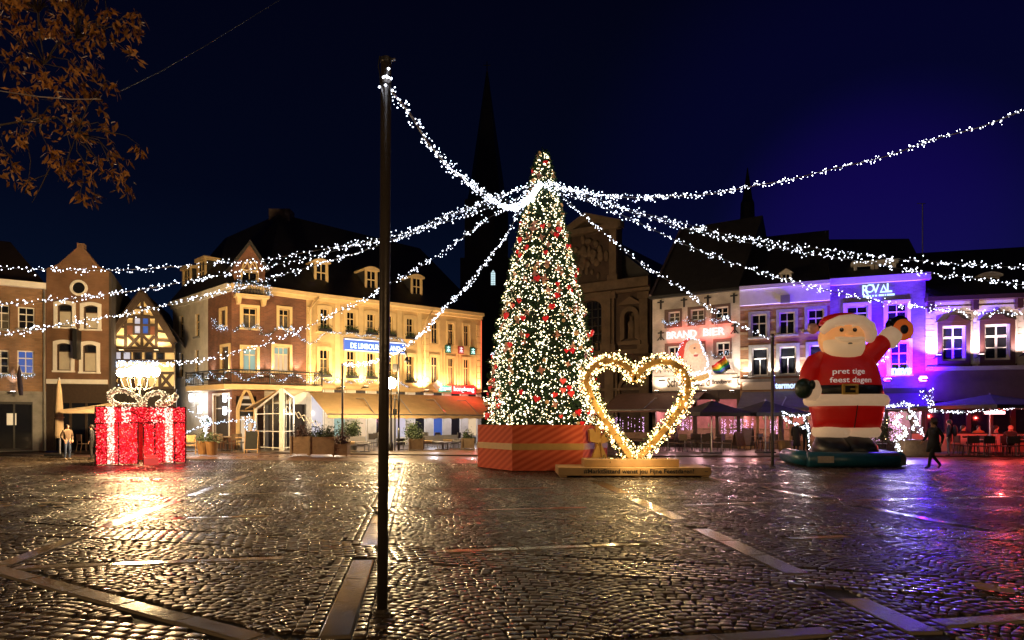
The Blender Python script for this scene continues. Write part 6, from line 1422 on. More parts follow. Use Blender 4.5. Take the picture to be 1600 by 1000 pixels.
crate(722,740,702,.6,'plank planter at the far end of the cream awning', M['leafdark'], 350)
def pot(x, yb, r, h, m, label, name='plant_pot'):
    d = F*(H-GZ)/(yb-HOR); g = G(x, d); t = thing(name, label, 'plant pot', (g.x, g.y, GZ)); MB().lathe([(r*.75,0),(r,h*.9),(r*1.05,h),(r*.9,h),(r*.85,h-.05)], 16).build('pot', m, t, smooth=False); return t
orange = mat('terracotta_yellow', (.15,.075,.022), .6, (3,.25))
for x, yb, lb in ((331,711,'round ochre pot in front of the lit ground-floor window'),(317,710,'round ochre pot at the foot of the lit topiary'),):
    t = pot(x, yb, .27, .62, orange, lb); k = 200; leaves('foliage', np.stack([N.normal(0,.15,k), N.normal(0,.15,k), .6+np.abs(N.normal(0,.2,k))], 1), .14, .05, M['leafdark'], t)
g = G(320, 33); t = thing('topiary', 'small ball topiary wrapped in white lights beside the gift box', 'topiary', (g.x, g.y+.1, GZ)); MB().tube([(0,0,0),(0,0,1.4)], .03, 6).build('trunk', M['timber'], t)
k = 300; v = N.normal(size=(k,3)); v /= np.linalg.norm(v,axis=1)[:,None]; leaves('foliage', v*.2+[[0,0,1.55]], .1, .04, M['leafgreen'], t); bulbs('bulb_string', np.concatenate([v[:90]*.24+[[0,0,1.55]], np.stack([N.normal(0,.05,70), N.normal(0,.05,70), N.uniform(.2,1.35,70)],1)]), .022, M['led'], t)
g = G(391, 37.2); t = thing('hanging_wreath', 'white lit wreath hanging in the pointed doorway', 'wreath', (g.x, g.y, 1.35)); a_s = N.uniform(0,6.28,120); q = np.stack([.24*np.cos(a_s)+N.normal(0,.04,120), N.normal(0,.04,120), .32*np.sin(a_s)+N.normal(0,.05,120)], 1); leaves('foliage', np.repeat(q,3,axis=0), .1, .035, M['leafgreen'], t); bulbs('bulb_string', q[:90], .022, M['led_blue'], t)
def small_tree(x, yb, h, r, label, led=None, leafm='leafdark', k=700, nb=0):
    d = F*(H-GZ)/(yb-HOR); g = G(x, d); t = thing('potted_tree', label, 'potted tree', (g.x, g.y, GZ)); MB().tube([(0,0,0),(.03,0,h*.5),(0,0,h*.85)], [.04,.03,.015], 6).build('trunk', M['timber'], t)
    MB().lathe([(.18,0),(.24,.4),(.26,.42),(.22,.42)], 12).build('pot', M['black'], t)
    q = np.stack([N.normal(0,r*.5,k), N.normal(0,r*.5,k), h*.62+N.normal(0,h*.17,k)], 1); leaves('foliage', q, .16, .07, M[leafm], t)
    if nb: bulbs('bulb_string', q[:nb]+[[0,-.05,0]], .026, led, t)
    return t
small_tree(552,703,1.65,.35,'leafy potted tree standing beside the slim pole'); small_tree(646,701,1.5,.4,'leafy potted tree right of the gooseneck lamp under the awning')
small_tree(536,702,1.5,.25,'thin potted tree just behind the slim pole', k=350)
small_tree(1378,706,1.7,.4,'dark potted fir with a few white bulbs beside the inflatable', M['led_warm'], k=900, nb=16)
# lounge benches under the cream awning
def bench(x, yb, L_, label, first=[None]):
    d = F*(H-GZ)/(yb-HOR); g = G(x, d); t = thing('lounge_bench', label, 'bench', (g.x, g.y, GZ), .6, 'lounge benches under the cream awning')
    MB().box(-L_/2, L_/2, -.35, .35, .30, .36).build('seat', grey, t); MB().box(-L_/2, L_/2, .30, .36, .361, .75).build('backrest', grey, t)
    for sx in (-1,1):
        for sy in (-.3,.3): MB().box(sx*(L_/2-.05)-.025, sx*(L_/2-.05)+.025, sy-.025, sy+.025, 0, .299).build('leg', grey, t)
    for i in range(max(1,int(L_/.7))): MB().box(-L_/2+.05+i*.7, min(L_/2-.05,-L_/2+.7+i*.7), -.32, .28, .362, .50).build('cushion', M['canvas_cream'] if i % 2 == 0 else M['canvas_grey'], t, bevel=.03)
    return t
bench(553,705,1.5,'cushioned lounge bench between slim pole and the leafy potted tree'); bench(675,702,1.7,'cushioned lounge bench below the yellow pier past the gooseneck lamp'); bench(704,700,1.5,'cushioned lounge bench beneath the red and green signs')
tt2 = table(grey, grey, 'x', 'low terrace tables under the cream awning', .8, .45); fl = []
put(tt2, fl, 570, 706, .6, 'low grey table before the cushions near the slim pole'); put(tt2, fl, 630, 703, .6, 'low grey table at the foot of the gooseneck lamp'); put(tt2, fl, 693, 703, .6, 'low grey table in front of the benches below the signs'); put(tt2, fl, 722, 701, .6, 'low grey table at the far awning end')
gc = chair(grey, dark, 'x', 'dark chairs under the cream awning')
seats(gc, ((585,704,.8),(582,701,-2),(655,700,.6),(668,699,2.6),(688,700,.9),(712,700,-1.9),(732,699,1.0)), ['dark rattan chair under the awning '+q for q in ('close by the near mast','half behind the near mast','right of the potted tree','beyond the yellow pier','under the neon plates','under the red sign','at the last awning corner')])
# parasols
def parasol(x, yb, ytop, yrim, r, m, label, square=True, d=None, sag=.0):
    d = d or F*(H-GZ)/(yb-HOR); g = G(x, d); t = thing('parasol', label, 'parasol', (g.x, g.y, GZ), R.uniform(.3,.6) if not square else .25, 'open parasols over the terraces'); za, zr = P(0,ytop,d).z-GZ, P(0,yrim,d).z-GZ
    n_ = 8; b = MB(); pts = [(r*math.cos(PI/8+PI*k/4)*(1.0), r*math.sin(PI/8+PI*k/4), zr) for k in range(n_)] if not square else [(r*x_, r*y_, zr) for x_, y_ in ((-1,-1),(0,-1.0),(1,-1),(1,0),(1,1),(0,1),(-1,1),(-1,0))]
    mid = [(p[0]*.5, p[1]*.5, zr+(za-zr)*.42) for p in pts]; low = [(p[0]*1.0, p[1]*1.0, zr-.16) for p in pts]
    vs = [(0,0,za)]+mid+pts+low; fs = []
    for k in range(n_): j = (k+1)%n_; fs += [(0,1+k,1+j),(1+k,1+n_+k,1+n_+j,1+j),(1+n_+k,1+2*n_+k,1+2*n_+j,1+n_+j)]
    b.add(vs, fs); o = b.build('canopy', m, t); o.modifiers.new('cloth','SOLIDIFY').thickness = .015
    MB().tube([(0,0,0),(0,0,za+.06)], .035, 8).build('pole', M['wood_pale'] if m != M['canvas_black'] else M['steel'], t); MB().box(-.35,.35,-.35,.35,0,.06).build('base', M['black'], t)
    b = MB()
    for p in pts: b.tube([(0,0,za-.08),(p[0]*.97,p[1]*.97,zr-.02)], .012, 4)
    b.build('rib', M['black'], t); return t
parasol(181,706,628,641,1.7,M['canvas'],'wide beige parasol open behind the red gift box', d=32)
parasol(1112,704,626,645,1.45,M['canvas_black'],'dark parasol with pointed top on the pub terrace under the sign', square=True, d=33)
parasol(1196,704,626,645,1.5,M['canvas_black'],'dark parasol leaning toward the palm behind the slim dark pole', square=True, d=33.5)
parasol(1547,708,616,634,2.3,M['canvas_black'],'huge black parasol over the red lit terrace', d=32)
d = 30.5; g = G(92, d); t = thing('closed_parasol', 'tall beige parasol folded shut beside the drainpipe', 'parasol', (g.x, g.y, GZ)); z = lambda y: P(0,y,d).z-GZ
MB().loft([(z(684),0,0,.17,.17),(z(681),0,0,.20,.19),(z(655),0,0,.19,.18),(z(651),.02,0,.16,.15),(z(640),0,0,.18,.17),(z(610),0,0,.12,.12),(z(594),0,0,.05,.05)], 14, 0, 1.6).build('canopy', M['canvas'], t); MB().tube([(.02,0,z(653)),(.02,0,z(651.5))], .19, 14).build('strap', M['canvas_cream'], t); MB().tube([(.05,0,0),(0,0,z(590))], .04, 8).build('pole', M['steel'], t); MB().box(-.4,.4,-.4,.4,0,.10).build('base', M['black'], t)
# planters, pots and palms on the right hand terrace
def palm(x, yb, ytop, lean, label, r=.85, led=None, m='palm'):
    d = F*(H-GZ)/(yb-HOR); g = G(x, d); t = thing('palm_tree', label, 'palm', (g.x, g.y, GZ)); h = P(0,ytop,d).z-GZ
    b = MB(); pts = [(lean*(i/8)**1.3, 0, .35+(h-.35)*i/8) for i in range(9)]; b.tube(pts, [.13-.05*i/8+(.02 if i % 2 else 0) for i in range(9)], 9); b.build('trunk', mat('palm_trunk', (.12,.08,.05), .9, (9,.5), (18,.8)), t)
    top = Vector(pts[-1]); V = []; 
    for k in range(26):
        a = R.uniform(0,6.28); el = R.uniform(-.4,1.2); L_ = r*R.uniform(.7,1.1); prev = top
        b = MB(); rib = []
        for i in range(6): s_ = i/5; rib.append(top+Vector((math.cos(a)*L_*s_*math.cos(el*(1-s_*.8)), math.sin(a)*L_*s_*math.cos(el*(1-s_*.8)), L_*s_*math.sin(el)*.8-.55*L_*s_*s_)))
        for i in range(5):
            p, q = rib[i], rib[i+1]; sd = (q-p).cross(Vector((0,0,1))).normalized(); 
            for e__ in (-1,1):
                for j in range(2): s0 = p+(q-p)*(j/2); b.add([s0, s0+(q-p)*.35, s0+sd*e__*.22*(1-i/6)+(q-p)*.9-Vector((0,0,.06))], [(0,1,2)])
        b.tube(rib, [.014,.012,.010,.008,.006,.003], 4); b.build('frond', M[m], t)
    if led: pth = [Vector((p[0]+.15*math.cos(i*1.3), -.15+.15*math.sin(i*1.3), p[2])) for i, p in enumerate(along(pts,.12)) for p in (p,)]; q = np.array(along(pth,.012)); idx = N.integers(0,len(q),150); bulbs('bulb_string', q[idx]+N.normal(0,.03,(150,3)), .026, led, t)
    return t
M['palm'] = mat('palm_green', (.10,.13,.03), .6, (8,.4)); M['palm_dry'] = mat('palm_rust', (.22,.09,.04), .7, (8,.4))
pot(1227,708,.36,.62,orange,'square-shouldered ochre pot holding the shaggy palm by the slim dark pole'); palm(1221,707,640,-.05,'shaggy green palm in an ochre pot beside the slim dark pole', .75)
palm(1432,706,632,-.45,'leaning palm wrapped in white lights before the violet house', .62, M['led'], 'palm_dry')
d = 31.5; g = G(1429, d); t = thing('planter_box', 'square dark planter box at the foot of the leaning palm', 'planter', (g.x, g.y, GZ)); b = MB(); w_ = 46/2/F*d; b.box(-w_, w_, -.4, .4, 0, .62).box(-w_-.03, w_+.03, -.43, .43, .621, .68); b.build('box', M['wood'], t); MB().box(-w_+.05, w_-.05, -.36, .36, .681, .70).build('soil', M['grout'], t)
def chain(pts, d, label, led=M['led'], dens=34, rad=.06, br=.02, leaf=True):
    o = P(*pts[0], d); t = thing('light_garland', label, 'garland', tuple(o), group='light garlands on the terrace'); garland('garland', [P(x,y,d)-o for x, y in smooth_poly(pts, 4)], t, led, dens=dens, rad=rad, br=br, green=leaf); return t
chain([(1219,641),(1232,648),(1250,650),(1272,646)], 30, 'upper white light garland from the shaggy palm to the inflatable'); chain([(1222,645),(1230,658),(1246,664),(1258,668)], 30, 'lower white light garland drooping behind the standing pair')
chain([(1257,652),(1262,668),(1263,685),(1266,702)], 31, 'upright light garland beside the standing pair')
chain([(1405,648),(1398,660),(1412,668),(1416,680),(1400,686),(1404,700),(1400,707)], 30.5, 'thick looping white light garland spiralling by the potted fir', dens=50, rad=.10, br=.024)
chain([(1418,630),(1428,650),(1436,665),(1444,684)], 31, 'white light garland running down the leaning palm trunk', dens=44, rad=.08); chain([(1380,634),(1400,634),(1412,628)], 31, 'short bright garland reaching the leaning palm crown', dens=44)
chain([(1440,612),(1449,628),(1456,642),(1454,620),(1456,608)], 32.5, 'upright light garland on the corner of the violet house', dens=30, rad=.12)
chain([(1452,641),(1475,642),(1500,645),(1525,642),(1545,643),(1570,640),(1600,636),(1640,640)], 30.2, 'long light garland along the rim of the huge black parasol', dens=30, rad=.05)
chain([(291,676),(310,668),(322,661),(345,660),(372,656),(392,648)], 33, 'low light garland from the gift box to the pointed doorway', led=M['led_blue'], dens=22, leaf=False); chain([(292,640),(310,650),(325,660)], 33, 'short light garland from the gift box top to the lit topiary', led=M['led_blue'], dens=22, leaf=False)
# curtains of pink bulbs in the pub windows
for (xa, xb, ya, yb, f, nm) in ((1128,1152,655,678,fE,'first'),(1157,1177,655,678,fF,'second'),(1204,1222,655,680,fF,'third'),(1065,1082,645,672,fE,'farthest'),(960,1010,652,676,fE,'church-side')):
    t = thing('light_curtain', 'curtain of small pinkish bulbs, %s of the pub front windows' % nm, 'light curtain', f.root.location, group='bulb curtains in the pub front'); k = 110
    xs_ = N.uniform(xa,xb,14).repeat(8)[:k]; ys_ = N.uniform(ya,yb,k); bulbs('bulb_string', [tuple(f.local(*((lambda q: (q[0], -.12, q[1]))(f.px(x,y))))) for x, y in zip(xs_, ys_)], .02, M['led_pink'], t)
t = thing('bulb_screen', 'screen of many white and pink bulbs under the violet terrace awning', 'light curtain', Gh.location); k = 420
bulbs('bulb_string', [tuple(fG.local(*((lambda q: (q[0], .9+R.uniform(0,1), q[1]))(fG.px(x,y))))) for x, y in zip(N.uniform(1362,1415,k), N.uniform(644,690,k))], .022, M['led_pink'], t); 
# pub terrace furniture
pc_ = chair(M['black'], wick, 'x', 'wicker chairs of the pub terrace'); pt_ = table(M['steel'], teak, 'x', 'tables of the pub terrace'); f1_ = []; f2_ = []
words_ = ('nearest the heart','behind the heart tip','at the second table','facing the pub wall','below the brown awning','under the pointed parasol','near the parasol foot','turned to the square','before the bulb curtain','next to the sandwich boards','beyond the sandwich boards','near the ochre palm pot')
for i, x in enumerate((1037,1050,1064,1078,1090,1101,1112,1124,1136,1182,1194,1206)): put(pc_, f1_, x, 703.4+1.3*(i%3), R.uniform(-1,1)+PI*(i%2), 'wicker terrace chair '+words_[i])
for i, x in enumerate((1044,1070,1096,1128,1188,1202)): put(pt_, f2_, x, 703.6+1.2*(i%2), 0, 'wooden terrace table '+('nearest the heart','behind the heart side','under the pub lettering','beneath the bulb curtain','behind the dark menu board','beside the ochre palm pot')[i])
for x, y, lb in ((985,700,'dark bench seen through the heart, church side'),(1010,699,'dark bench seen through the heart, pub side')):
    d = F*(H-GZ)/(y-HOR); g = G(x, d); t = thing('terrace_bench', lb, 'bench', (g.x, g.y, GZ), -.3, 'benches behind the heart'); MB().box(-.8,.8,-.22,.22,.42,.46).build('seat', M['wood'], t); MB().box(-.8,.8,.20,.24,.55,.9).build('backrest', M['wood'], t)
    for sx in (-.7,.7): MB().box(sx-.03,sx+.03,-.2,.24,0,.419).build('leg', M['black'], t)
# red lit terrace
bc = chair(M['black'], dark, 'x', 'black chairs of the red lit terrace', .5); bt = table(grey, mat('pale_table', (.35,.3,.28), .5), 'x', 'tables of the red lit terrace', .8); f1_ = []; f2_ = []
words_ = ('behind the walking person','at the first candle table','turned to the first candle table','back to the square at the parasol pole','beside the parasol pole','at the second candle table','with its back to the square near the frame edge','at the frame edge table','behind the backpacker','farthest along the terrace')
for i, (x, y, rz) in enumerate(((1503,711,1.5),(1517,712,3.0),(1527,711.5,-1.4),(1541,713,3.1),(1555,711,1.4),(1568,712,3.0),(1580,713,2.9),(1592,711,-1.5),(1494,709,.4),(1606,711,.3))): put(bc, f1_, x, y, rz, 'black terrace chair '+words_[i])
for i, (x, y) in enumerate(((1538,712),(1588,712),(1512,710))): 
    q = put(bt, f2_, x, y, 0, 'pale topped terrace table '+('with candle below the huge parasol','with candle close to the frame edge','behind the walking person')[i])
    if i < 2: cd = thing('candle', 'small glowing candle glass on the pale table '+('below the huge parasol','close to the frame edge')[i], 'candle', q.location+Vector((0,0,.741)), group='candles on the terrace tables'); MB().lathe([(.03,0),(.035,.1)], 8).build('glass', glow('candle_glow', (1,.55,.35), 5), cd)
d = 31; g = G(1546, d); t = thing('patio_heater', 'glowing red heater strip hanging under the huge black parasol', 'heater', (g.x, g.y-.35, P(0,645,d).z)); MB().box(-.42,.42,-.04,.04,-.05,.05).build('lamp_strip', glow('heater_red', (1,.35,.35), 14), t); MB().box(-.45,.45,.041,.10,-.07,.07).build('housing', M['black'], t); lamp('POINT', (0,-.35,-.1), (1,.05,.04), 110, .25, t); lamp('POINT', (2.2,.9,-.2), (1,.05,.04), 60, .2, t); lamp('POINT', (-1.9,.9,-.2), (1,.06,.04), 45, .2, t)
gz = G(1520, 32.5); t = thing('terrace_screen', 'low red-lit panelled terrace screen behind the seated guests', 'screen', (gz.x, gz.y, GZ), -.26)
for i in range(8): MB().box(-2.6+i*.9, -2.6+i*.9+.86, 0, .04, .1, .95).build('panel', mat('screen_rose', (.42,.22,.2), .6) if i == 0 else bpy.data.materials['screen_rose'], t)
MB().box(-2.65,4.7,-.02,.06,.951,1.0).build('rail', M['black'], t)
for x, y, p, cl in ((1255,655,30,(1,.9,.8)),(1392,652,35,(.9,.85,1)),(1408,690,14,(1,.85,.6))): lamp('POINT', P(x,y,30.4), cl, p, .2)
lamp('POINT', P(1010,655,36), (1,.4,.55), 40, .2)
# fir wreath arcs, flag and the glowing head sign on the pub
L_f = thing('rainbow_flag', 'rainbow striped flag hanging slanted on the pub front', 'flag', E.location); q0, q1 = fE.px(1148,581), fE.px(1137,554)
b = MB(); b.tube([fE.local(q0[0],-.02,q0[1]-.05), fE.local(q1[0],-.75,q1[1])], .018, 6); b.build('staff', M['white'], L_f)
cols = ((.55,.02,.03),(.75,.22,.02),(.75,.60,.03),(.03,.35,.08),(.02,.06,.35),(.02,.03,.02)); A0, A1 = Vector((*fE.px(1137,555),0)), Vector((*fE.px(1146,577),0)); B0, B1 = Vector((*fE.px(1116,572),0)), Vector((*fE.px(1122,585),0))
for i, c_l in enumerate(cols):
    b = MB(); n_ = 8; vs = []
    for j in range(n_+1):
        s_ = j/n_
        for e__ in (i/6, (i+1)/6): a, c = A0+(A1-A0)*e__, B0+(B1-B0)*e__; q = a+(c-a)*s_; vs.append(tuple(fE.local(q.x, -.55+.12*math.sin(s_*9+e__*3), q.y-.12*math.sin(PI*s_))))
    b.add(vs, [(2*j,2*j+1,2*j+3,2*j+2) for j in range(n_)]); b.build('stripe', mat('flag_stripe', c_l, .7), L_f)
hs = thing('santa_head_sign', 'flat Santa head light decoration with white beard on the pub front', 'light decoration', E.location); X = fE.px
def flat(pts, y0, y1, m, nm, par=hs): 
    return MB().prism([X(x,y) for x,y in pts], y0, y1).build(nm, m, par, loc=fE.loc-hs.location+E.location, rot=(0,0,fE.ang)) if par is hs else MB().prism([X(x,y) for x,y in pts], y0, y1).build(nm, m, par)
beardm = mat('sign_beard', (.55,.42,.32), .8, (9,.3), (14,.6), emit=((1,.75,.55), .10)); facem = mat('sign_face', (.60,.30,.18), .7, (6,.2), emit=((1,.6,.4), .10))
outl = [(1073,581),(1068,570),(1066,556),(1070,543),(1078,533),(1090,530),(1099,534),(1104,543),(1107,552),(1113,562),(1113,573),(1107,581),(1096,584),(1084,583)]
flat(outl, -.75, -.70, beardm, 'beard')
flat([(1072,584),(1066,570),(1065,555),(1069,542),(1078,532),(1088,530),(1080,538),(1077,548),(1075,560),(1076,575)], -.80, -.752, mat('sign_red', (.42,.03,.02), .6, emit=((1,.06,.04), .08)), 'cap'); flat([(1086,540),(1095,536),(1101,541),(1103,550),(1097,556),(1088,555),(1083,548)], -.79, -.753, facem, 'face'); flat([(1086,533),(1099,533),(1103,540),(1094,538),(1084,543),(1080,552),(1077,548),(1080,538)], -.83, -.801, mat('sign_fur', (.6,.5,.42), .8, (9,.2)), 'fur_band')
flat([(1098,546),(1104,549),(1103,553),(1098,552)], -.83, -.80, facem, 'nose'); flat([(1091,556),(1099,555),(1097,559),(1092,559)], -.82, -.76, mat('sign_mouth', (.3,.03,.03), .6), 'mouth'); flat([(1091,545),(1094,544),(1094,547),(1091,547)], -.82, -.795, M['black'], 'eye'); flat([(1088,558),(1094,552),(1104,557),(1110,561),(1104,563),(1096,560)], -.81, -.76, mat('sign_moustache', (.65,.52,.42), .8, (9,.3)), 'moustache')
flat([(1076,588),(1090,590),(1103,588),(1115,583),(1116,591),(1104,596),(1090,598),(1076,596)], -.85, -.70, mat('sign_garland_gold', (.55,.33,.10), .7, (16,.5), (20,.8), emit=((1,.6,.2), .12)), 'ribbon')
for o in hs.children: o.location = fE.loc; o.rotation_euler = (0,0,fE.ang)
pth = [Vector((*X(x,y),0)) for x,y in outl+outl[:1]]; q = np.array([(p.x,-.82,p.y) for p in along(pth,.02)]); idx = N.integers(0,len(q),230)
o = bulbs('bulb_string', q[idx]+N.normal(0,.035,(230,3)), .019, M['led_blue'], hs); o.location = fE.loc; o.rotation_euler = (0,0,fE.ang)
pth = [Vector((*X(x,y),0)) for x,y in ((1074,586),(1090,588),(1103,586),(1116,581),(1118,592),(1104,598),(1090,600),(1074,598))]; q = np.array([(p.x,-.88,p.y) for p in along(pth,.02)]); idx = N.integers(0,len(q),200); o = bulbs('bulb_string', q[idx]+N.normal(0,.035,(200,3)), .020, M['led'], hs); o.location = fE.loc; o.rotation_euler = (0,0,fE.ang)
lamp('AREA', fE.world(X(1090,560)[0], -2.2, X(1090,560)[1]), (1,.8,.65), 22, .8, None, aim=(fE.world(0,1,0)-fE.world(0,0,0)))
t = thing('house_flag', 'dark furled flag on a slanted staff at the brown brick house', 'flag', A.location); q = fA.px(38,592); b = MB(); b.tube([fA.local(q[0],0,q[1]), fA.local(q[0]-.25,-.9,q[1]+.75)], .018, 6); b.build('staff', M['white'], t); b = MB(); a = fA.local(q[0]-.2,-.75,q[1]+.62); b.loft([(a.z-1.5,a.x+.1,a.y,.10,.05),(a.z-1.1,a.x+.06,a.y,.14,.08),(a.z-.5,a.x,a.y,.12,.06),(a.z,a.x,a.y,.03,.03)], 10, 0, 1.5); b.build('cloth', mat('flag_navy', (.04,.03,.06), .8, (5,.5)), t)
# fallen leaves and paper on the stones
lf = mat('fallen_leaf', (.45,.30,.16), .6)
for (x, y, n_, lb) in ((82,789,7,'pale wet leaves lying together on the cobbles near the slab strip'),(12,788,5,'pale wet leaves scattered at the edge of the cobbles'),(1563,923,3,'crumpled pale leaf lying alone on the dark cobbles')):
    d = gd(y); g = G(x, d); t = thing('fallen_leaves', lb, 'leaves', (g.x, g.y, .012))
    for i in range(n_):
        b = MB(); k = 7; r = R.uniform(.05,.11); b.add([(r*(1+.35*(j%2))*math.cos(j*2*PI/k)*1.4, r*(1+.35*(j%2))*math.sin(j*2*PI/k), R.uniform(0,.02)) for j in range(k)], [tuple(range(k))]); b.build('leaf', lf, t, loc=(R.gauss(0,.22 if n_ > 3 else .05), R.gauss(0,.25 if n_ > 3 else .06), R.uniform(0,.01)), rot=(0,0,R.uniform(0,6)))
# ------------------------------------------------------------------ people
skin = mat('skin', (.50,.28,.19), .55)
def person(label, x, yb, hgt, face, top, legs, shoe=None, pose='stand', z=GZ, d=None, coat=None, hair=(.03,.02,.015), hat=None, bag=None, group=None):
    d = d or F*(H-z)/(yb-HOR); g = G(x, d); s = hgt/1.75
    t = thing('person', label, 'person', (g.x, g.y, z), face, group); t.scale = (s,s,s)
    J = {'pel':(0,0,.96),'spi':(0,.0,1.14),'che':(0,.0,1.34),'nec':(0,-.01,1.50),'hed':(0,-.02,1.60),'top':(0,-.01,1.73),'nos':(0,-.125,1.615),
         'shL':(.18,0,1.42),'elL':(.24,.03,1.15),'wrL':(.24,-.06,.92),'haL':(.235,-.09,.83),'fiL':(.23,-.11,.76),'thL':(.20,-.13,.83),
         'hiL':(.09,0,.93),'knL':(.10,-.03,.50),'anL':(.10,.02,.09),'toL':(.11,-.15,.04)}
    for k in list(J):
        if k.endswith('L'): J[k[:-1]+'R'] = (-J[k][0],)+J[k][1:]
    if pose == 'walk':
        J.update(knL=(.09,-.22,.52), anL=(.09,-.30,.10), toL=(.10,-.47,.09), knR=(-.09,.04,.50), anR=(-.09,.36,.16), toR=(-.10,.27,.04), elL=(.25,.14,1.17), wrL=(.24,.10,.93), haL=(.23,.08,.85), fiL=(.23,.06,.79), thL=(.20,.03,.86), elR=(-.24,-.08,1.16), wrR=(-.22,-.26,.98), haR=(-.21,-.32,.93), fiR=(-.2,-.37,.89), thR=(-.17,-.31,.96))
    if pose == 'sit':
        for k in list(J): J[k] = (J[k][0], J[k][1], J[k][2]-.46)
        J.update(knL=(.12,-.42,.50), anL=(.12,-.40,.09), toL=(.13,-.56,.04), knR=(-.12,-.42,.50), anR=(-.12,-.36,.09), toR=(-.13,-.52,.04), hiL=(.09,-.04,.50), hiR=(-.09,-.04,.50), elL=(.24,-.10,.74), wrL=(.14,-.34,.78), haL=(.10,-.41,.79), fiL=(.06,-.46,.80), thL=(.06,-.38,.84), elR=(-.24,-.10,.74), wrR=(-.14,-.34,.78), haR=(-.10,-.41,.79), fiR=(-.06,-.46,.80), thR=(-.06,-.38,.84))
    if pose == 'pockets':
        J.update(elL=(.27,.06,1.16), wrL=(.20,-.10,.98), haL=(.17,-.13,.92), fiL=(.15,-.14,.86), thL=(.13,-.16,.92), elR=(-.27,.06,1.16), wrR=(-.20,-.10,.98), haR=(-.17,-.13,.92), fiR=(-.15,-.14,.86), thR=(-.13,-.16,.92))
    rad = dict(pel=(.155,.115),spi=(.145,.105),che=(.165,.115),nec=(.058,.058),hed=(.085,.10),top=(.055,.07),nos=(.016,.016),sh=(.075,.07),el=(.052,.052),wr=(.036,.032),ha=(.042,.022),fi=(.026,.014),th=(.014,.014),hi=(.10,.10),kn=(.062,.065),an=(.045,.05),to=(.042,.032))
    E_ = [('pel','spi'),('spi','che'),('che','nec'),('nec','hed'),('hed','top'),('hed','nos')]
    for q in 'LR': E_ += [('che','sh'+q),('sh'+q,'el'+q),('el'+q,'wr'+q),('wr'+q,'ha'+q),('ha'+q,'fi'+q),('wr'+q,'th'+q),('pel','hi'+q),('hi'+q,'kn'+q),('kn'+q,'an'+q),('an'+q,'to'+q)]
    nm = list(J); me = bpy.data.meshes.new('body'); me.from_pydata([J[k] for k in nm], [(nm.index(a),nm.index(b)) for a,b in E_], [])
    o = link('body', me, t); o.modifiers.new('skin','SKIN'); sb = o.modifiers.new('sub','SUBSURF'); sb.levels = sb.render_levels = 2
    for i, k in enumerate(nm):
        r = rad.get(k) or rad[k[:-1]]; f_ = 1.12 if top and k[:-1] in ('sh','el') or k in ('spi','che','pel') else 1
        me.skin_vertices[0].data[i].radius = (r[0]*f_, r[1]*f_); me.skin_vertices[0].data[i].use_root = (k == 'pel')
    PP.append((o, J, E_, top, legs, shoe or M['black']))
    dz = J['hed'][2]-1.60
    hb = MB(); hb.ball((0,.012,1.655+dz), .098, .112, .10, 12, 8); hb.ball((0,.05,1.60+dz), .088, .075, .09, 10, 7); hb.build('hair', mat('hair', hair, .6), t, smooth=True)
    for sx in (-.033,.033): MB().ball((sx,-.108,1.632+dz), .011, .008, .009, 6, 5).build('eye', M['black'], t)
    if coat:
        z0, m_ = coat; b = MB(); b.loft([(z0,0,.0,.25,.22),(z0+.3,0,.0,.215,.18),(1.0,0,0,.195,.15),(1.2,0,0,.19,.145),(1.38,0,0,.205,.14),(1.47,0,.01,.12,.10)], 18); b.build('coat', m_, t, smooth=True)
    if hat:
        b = MB(); b.loft([(1.665+dz,0,.0,.17,.18),(1.685+dz,0,.0,.165,.175),(1.69+dz,0,.01,.105,.12),(1.80+dz,0,.01,.095,.105),(1.82+dz,0,.01,.06,.07)], 16); b.build('hat', hat, t, smooth=True)
    if bag: MB().ball((0,.22,1.22), .17, .12, .27, 14, 10, 0, 3).build('backpack', bag, t, smooth=True)
    return t
PP = []
cl = lambda n, c: mat(n, c, .8, (9,.25))
person('person in beige jacket and blue jeans standing with hands in pockets beside the gift box', 105, 719, 1.48, 1.1, cl('jacket_beige', (.13,.085,.055)), cl('jeans_blue', (.05,.08,.16)), cl('shoe_pale', (.4,.3,.22)), 'pockets', 0)
person('dark clothed person with pale bag half behind the gift box edge', 143, 718, 1.48, -1.2, cl('coat_navy', (.012,.013,.02)), cl('trousers_dark', (.012,.012,.014)), None, 'stand', 0)
person('person in long dark coat and hat striding across the cobbles', 1459, 734, 1.66, -1.35, cl('coat_black', (.010,.010,.016)), cl('trousers_ink', (.015,.013,.018)), None, 'walk', 0, coat=(.62, cl('coat_long', (.010,.010,.018))), hat=cl('hat_grey', (.09,.06,.05)))
person('person with a dark backpack standing by the red lit terrace', 1483, 714, 1.70, -2.2, cl('jacket_ink', (.010,.012,.03)), cl('jeans_grey', (.10,.08,.09)), None, 'stand', .0, bag=cl('backpack_black', (.008,.008,.02)))
person('dark silhouetted person in a long coat beside the shaggy palm', 1244, 706, 1.52, 2.6, cl('coat_shadow', (.010,.009,.009)), cl('trousers_shadow', (.01,.01,.01)), None, 'stand', coat=(.35, cl('coat_low', (.012,.010,.009))))
person('dark silhouetted person in short jacket next to the upright light garland', 1259, 706, 1.66, 2.2, cl('jacket_shadow', (.009,.009,.010)), cl('trousers_coal', (.01,.01,.01)), None, 'stand')
person('seated guest in yellowish shirt under the huge parasol', 1529, 708, 1.85, -.4, cl('shirt_ochre', (.45,.24,.08)), cl('trousers_night', (.02,.02,.03)), None, 'sit')
person('seated guest in black with folded arms left of the yellow shirt', 1505, 708.5, 1.85, .5, cl('shirt_black', (.012,.011,.012)), cl('trousers_soot', (.02,.02,.02)), None, 'sit')
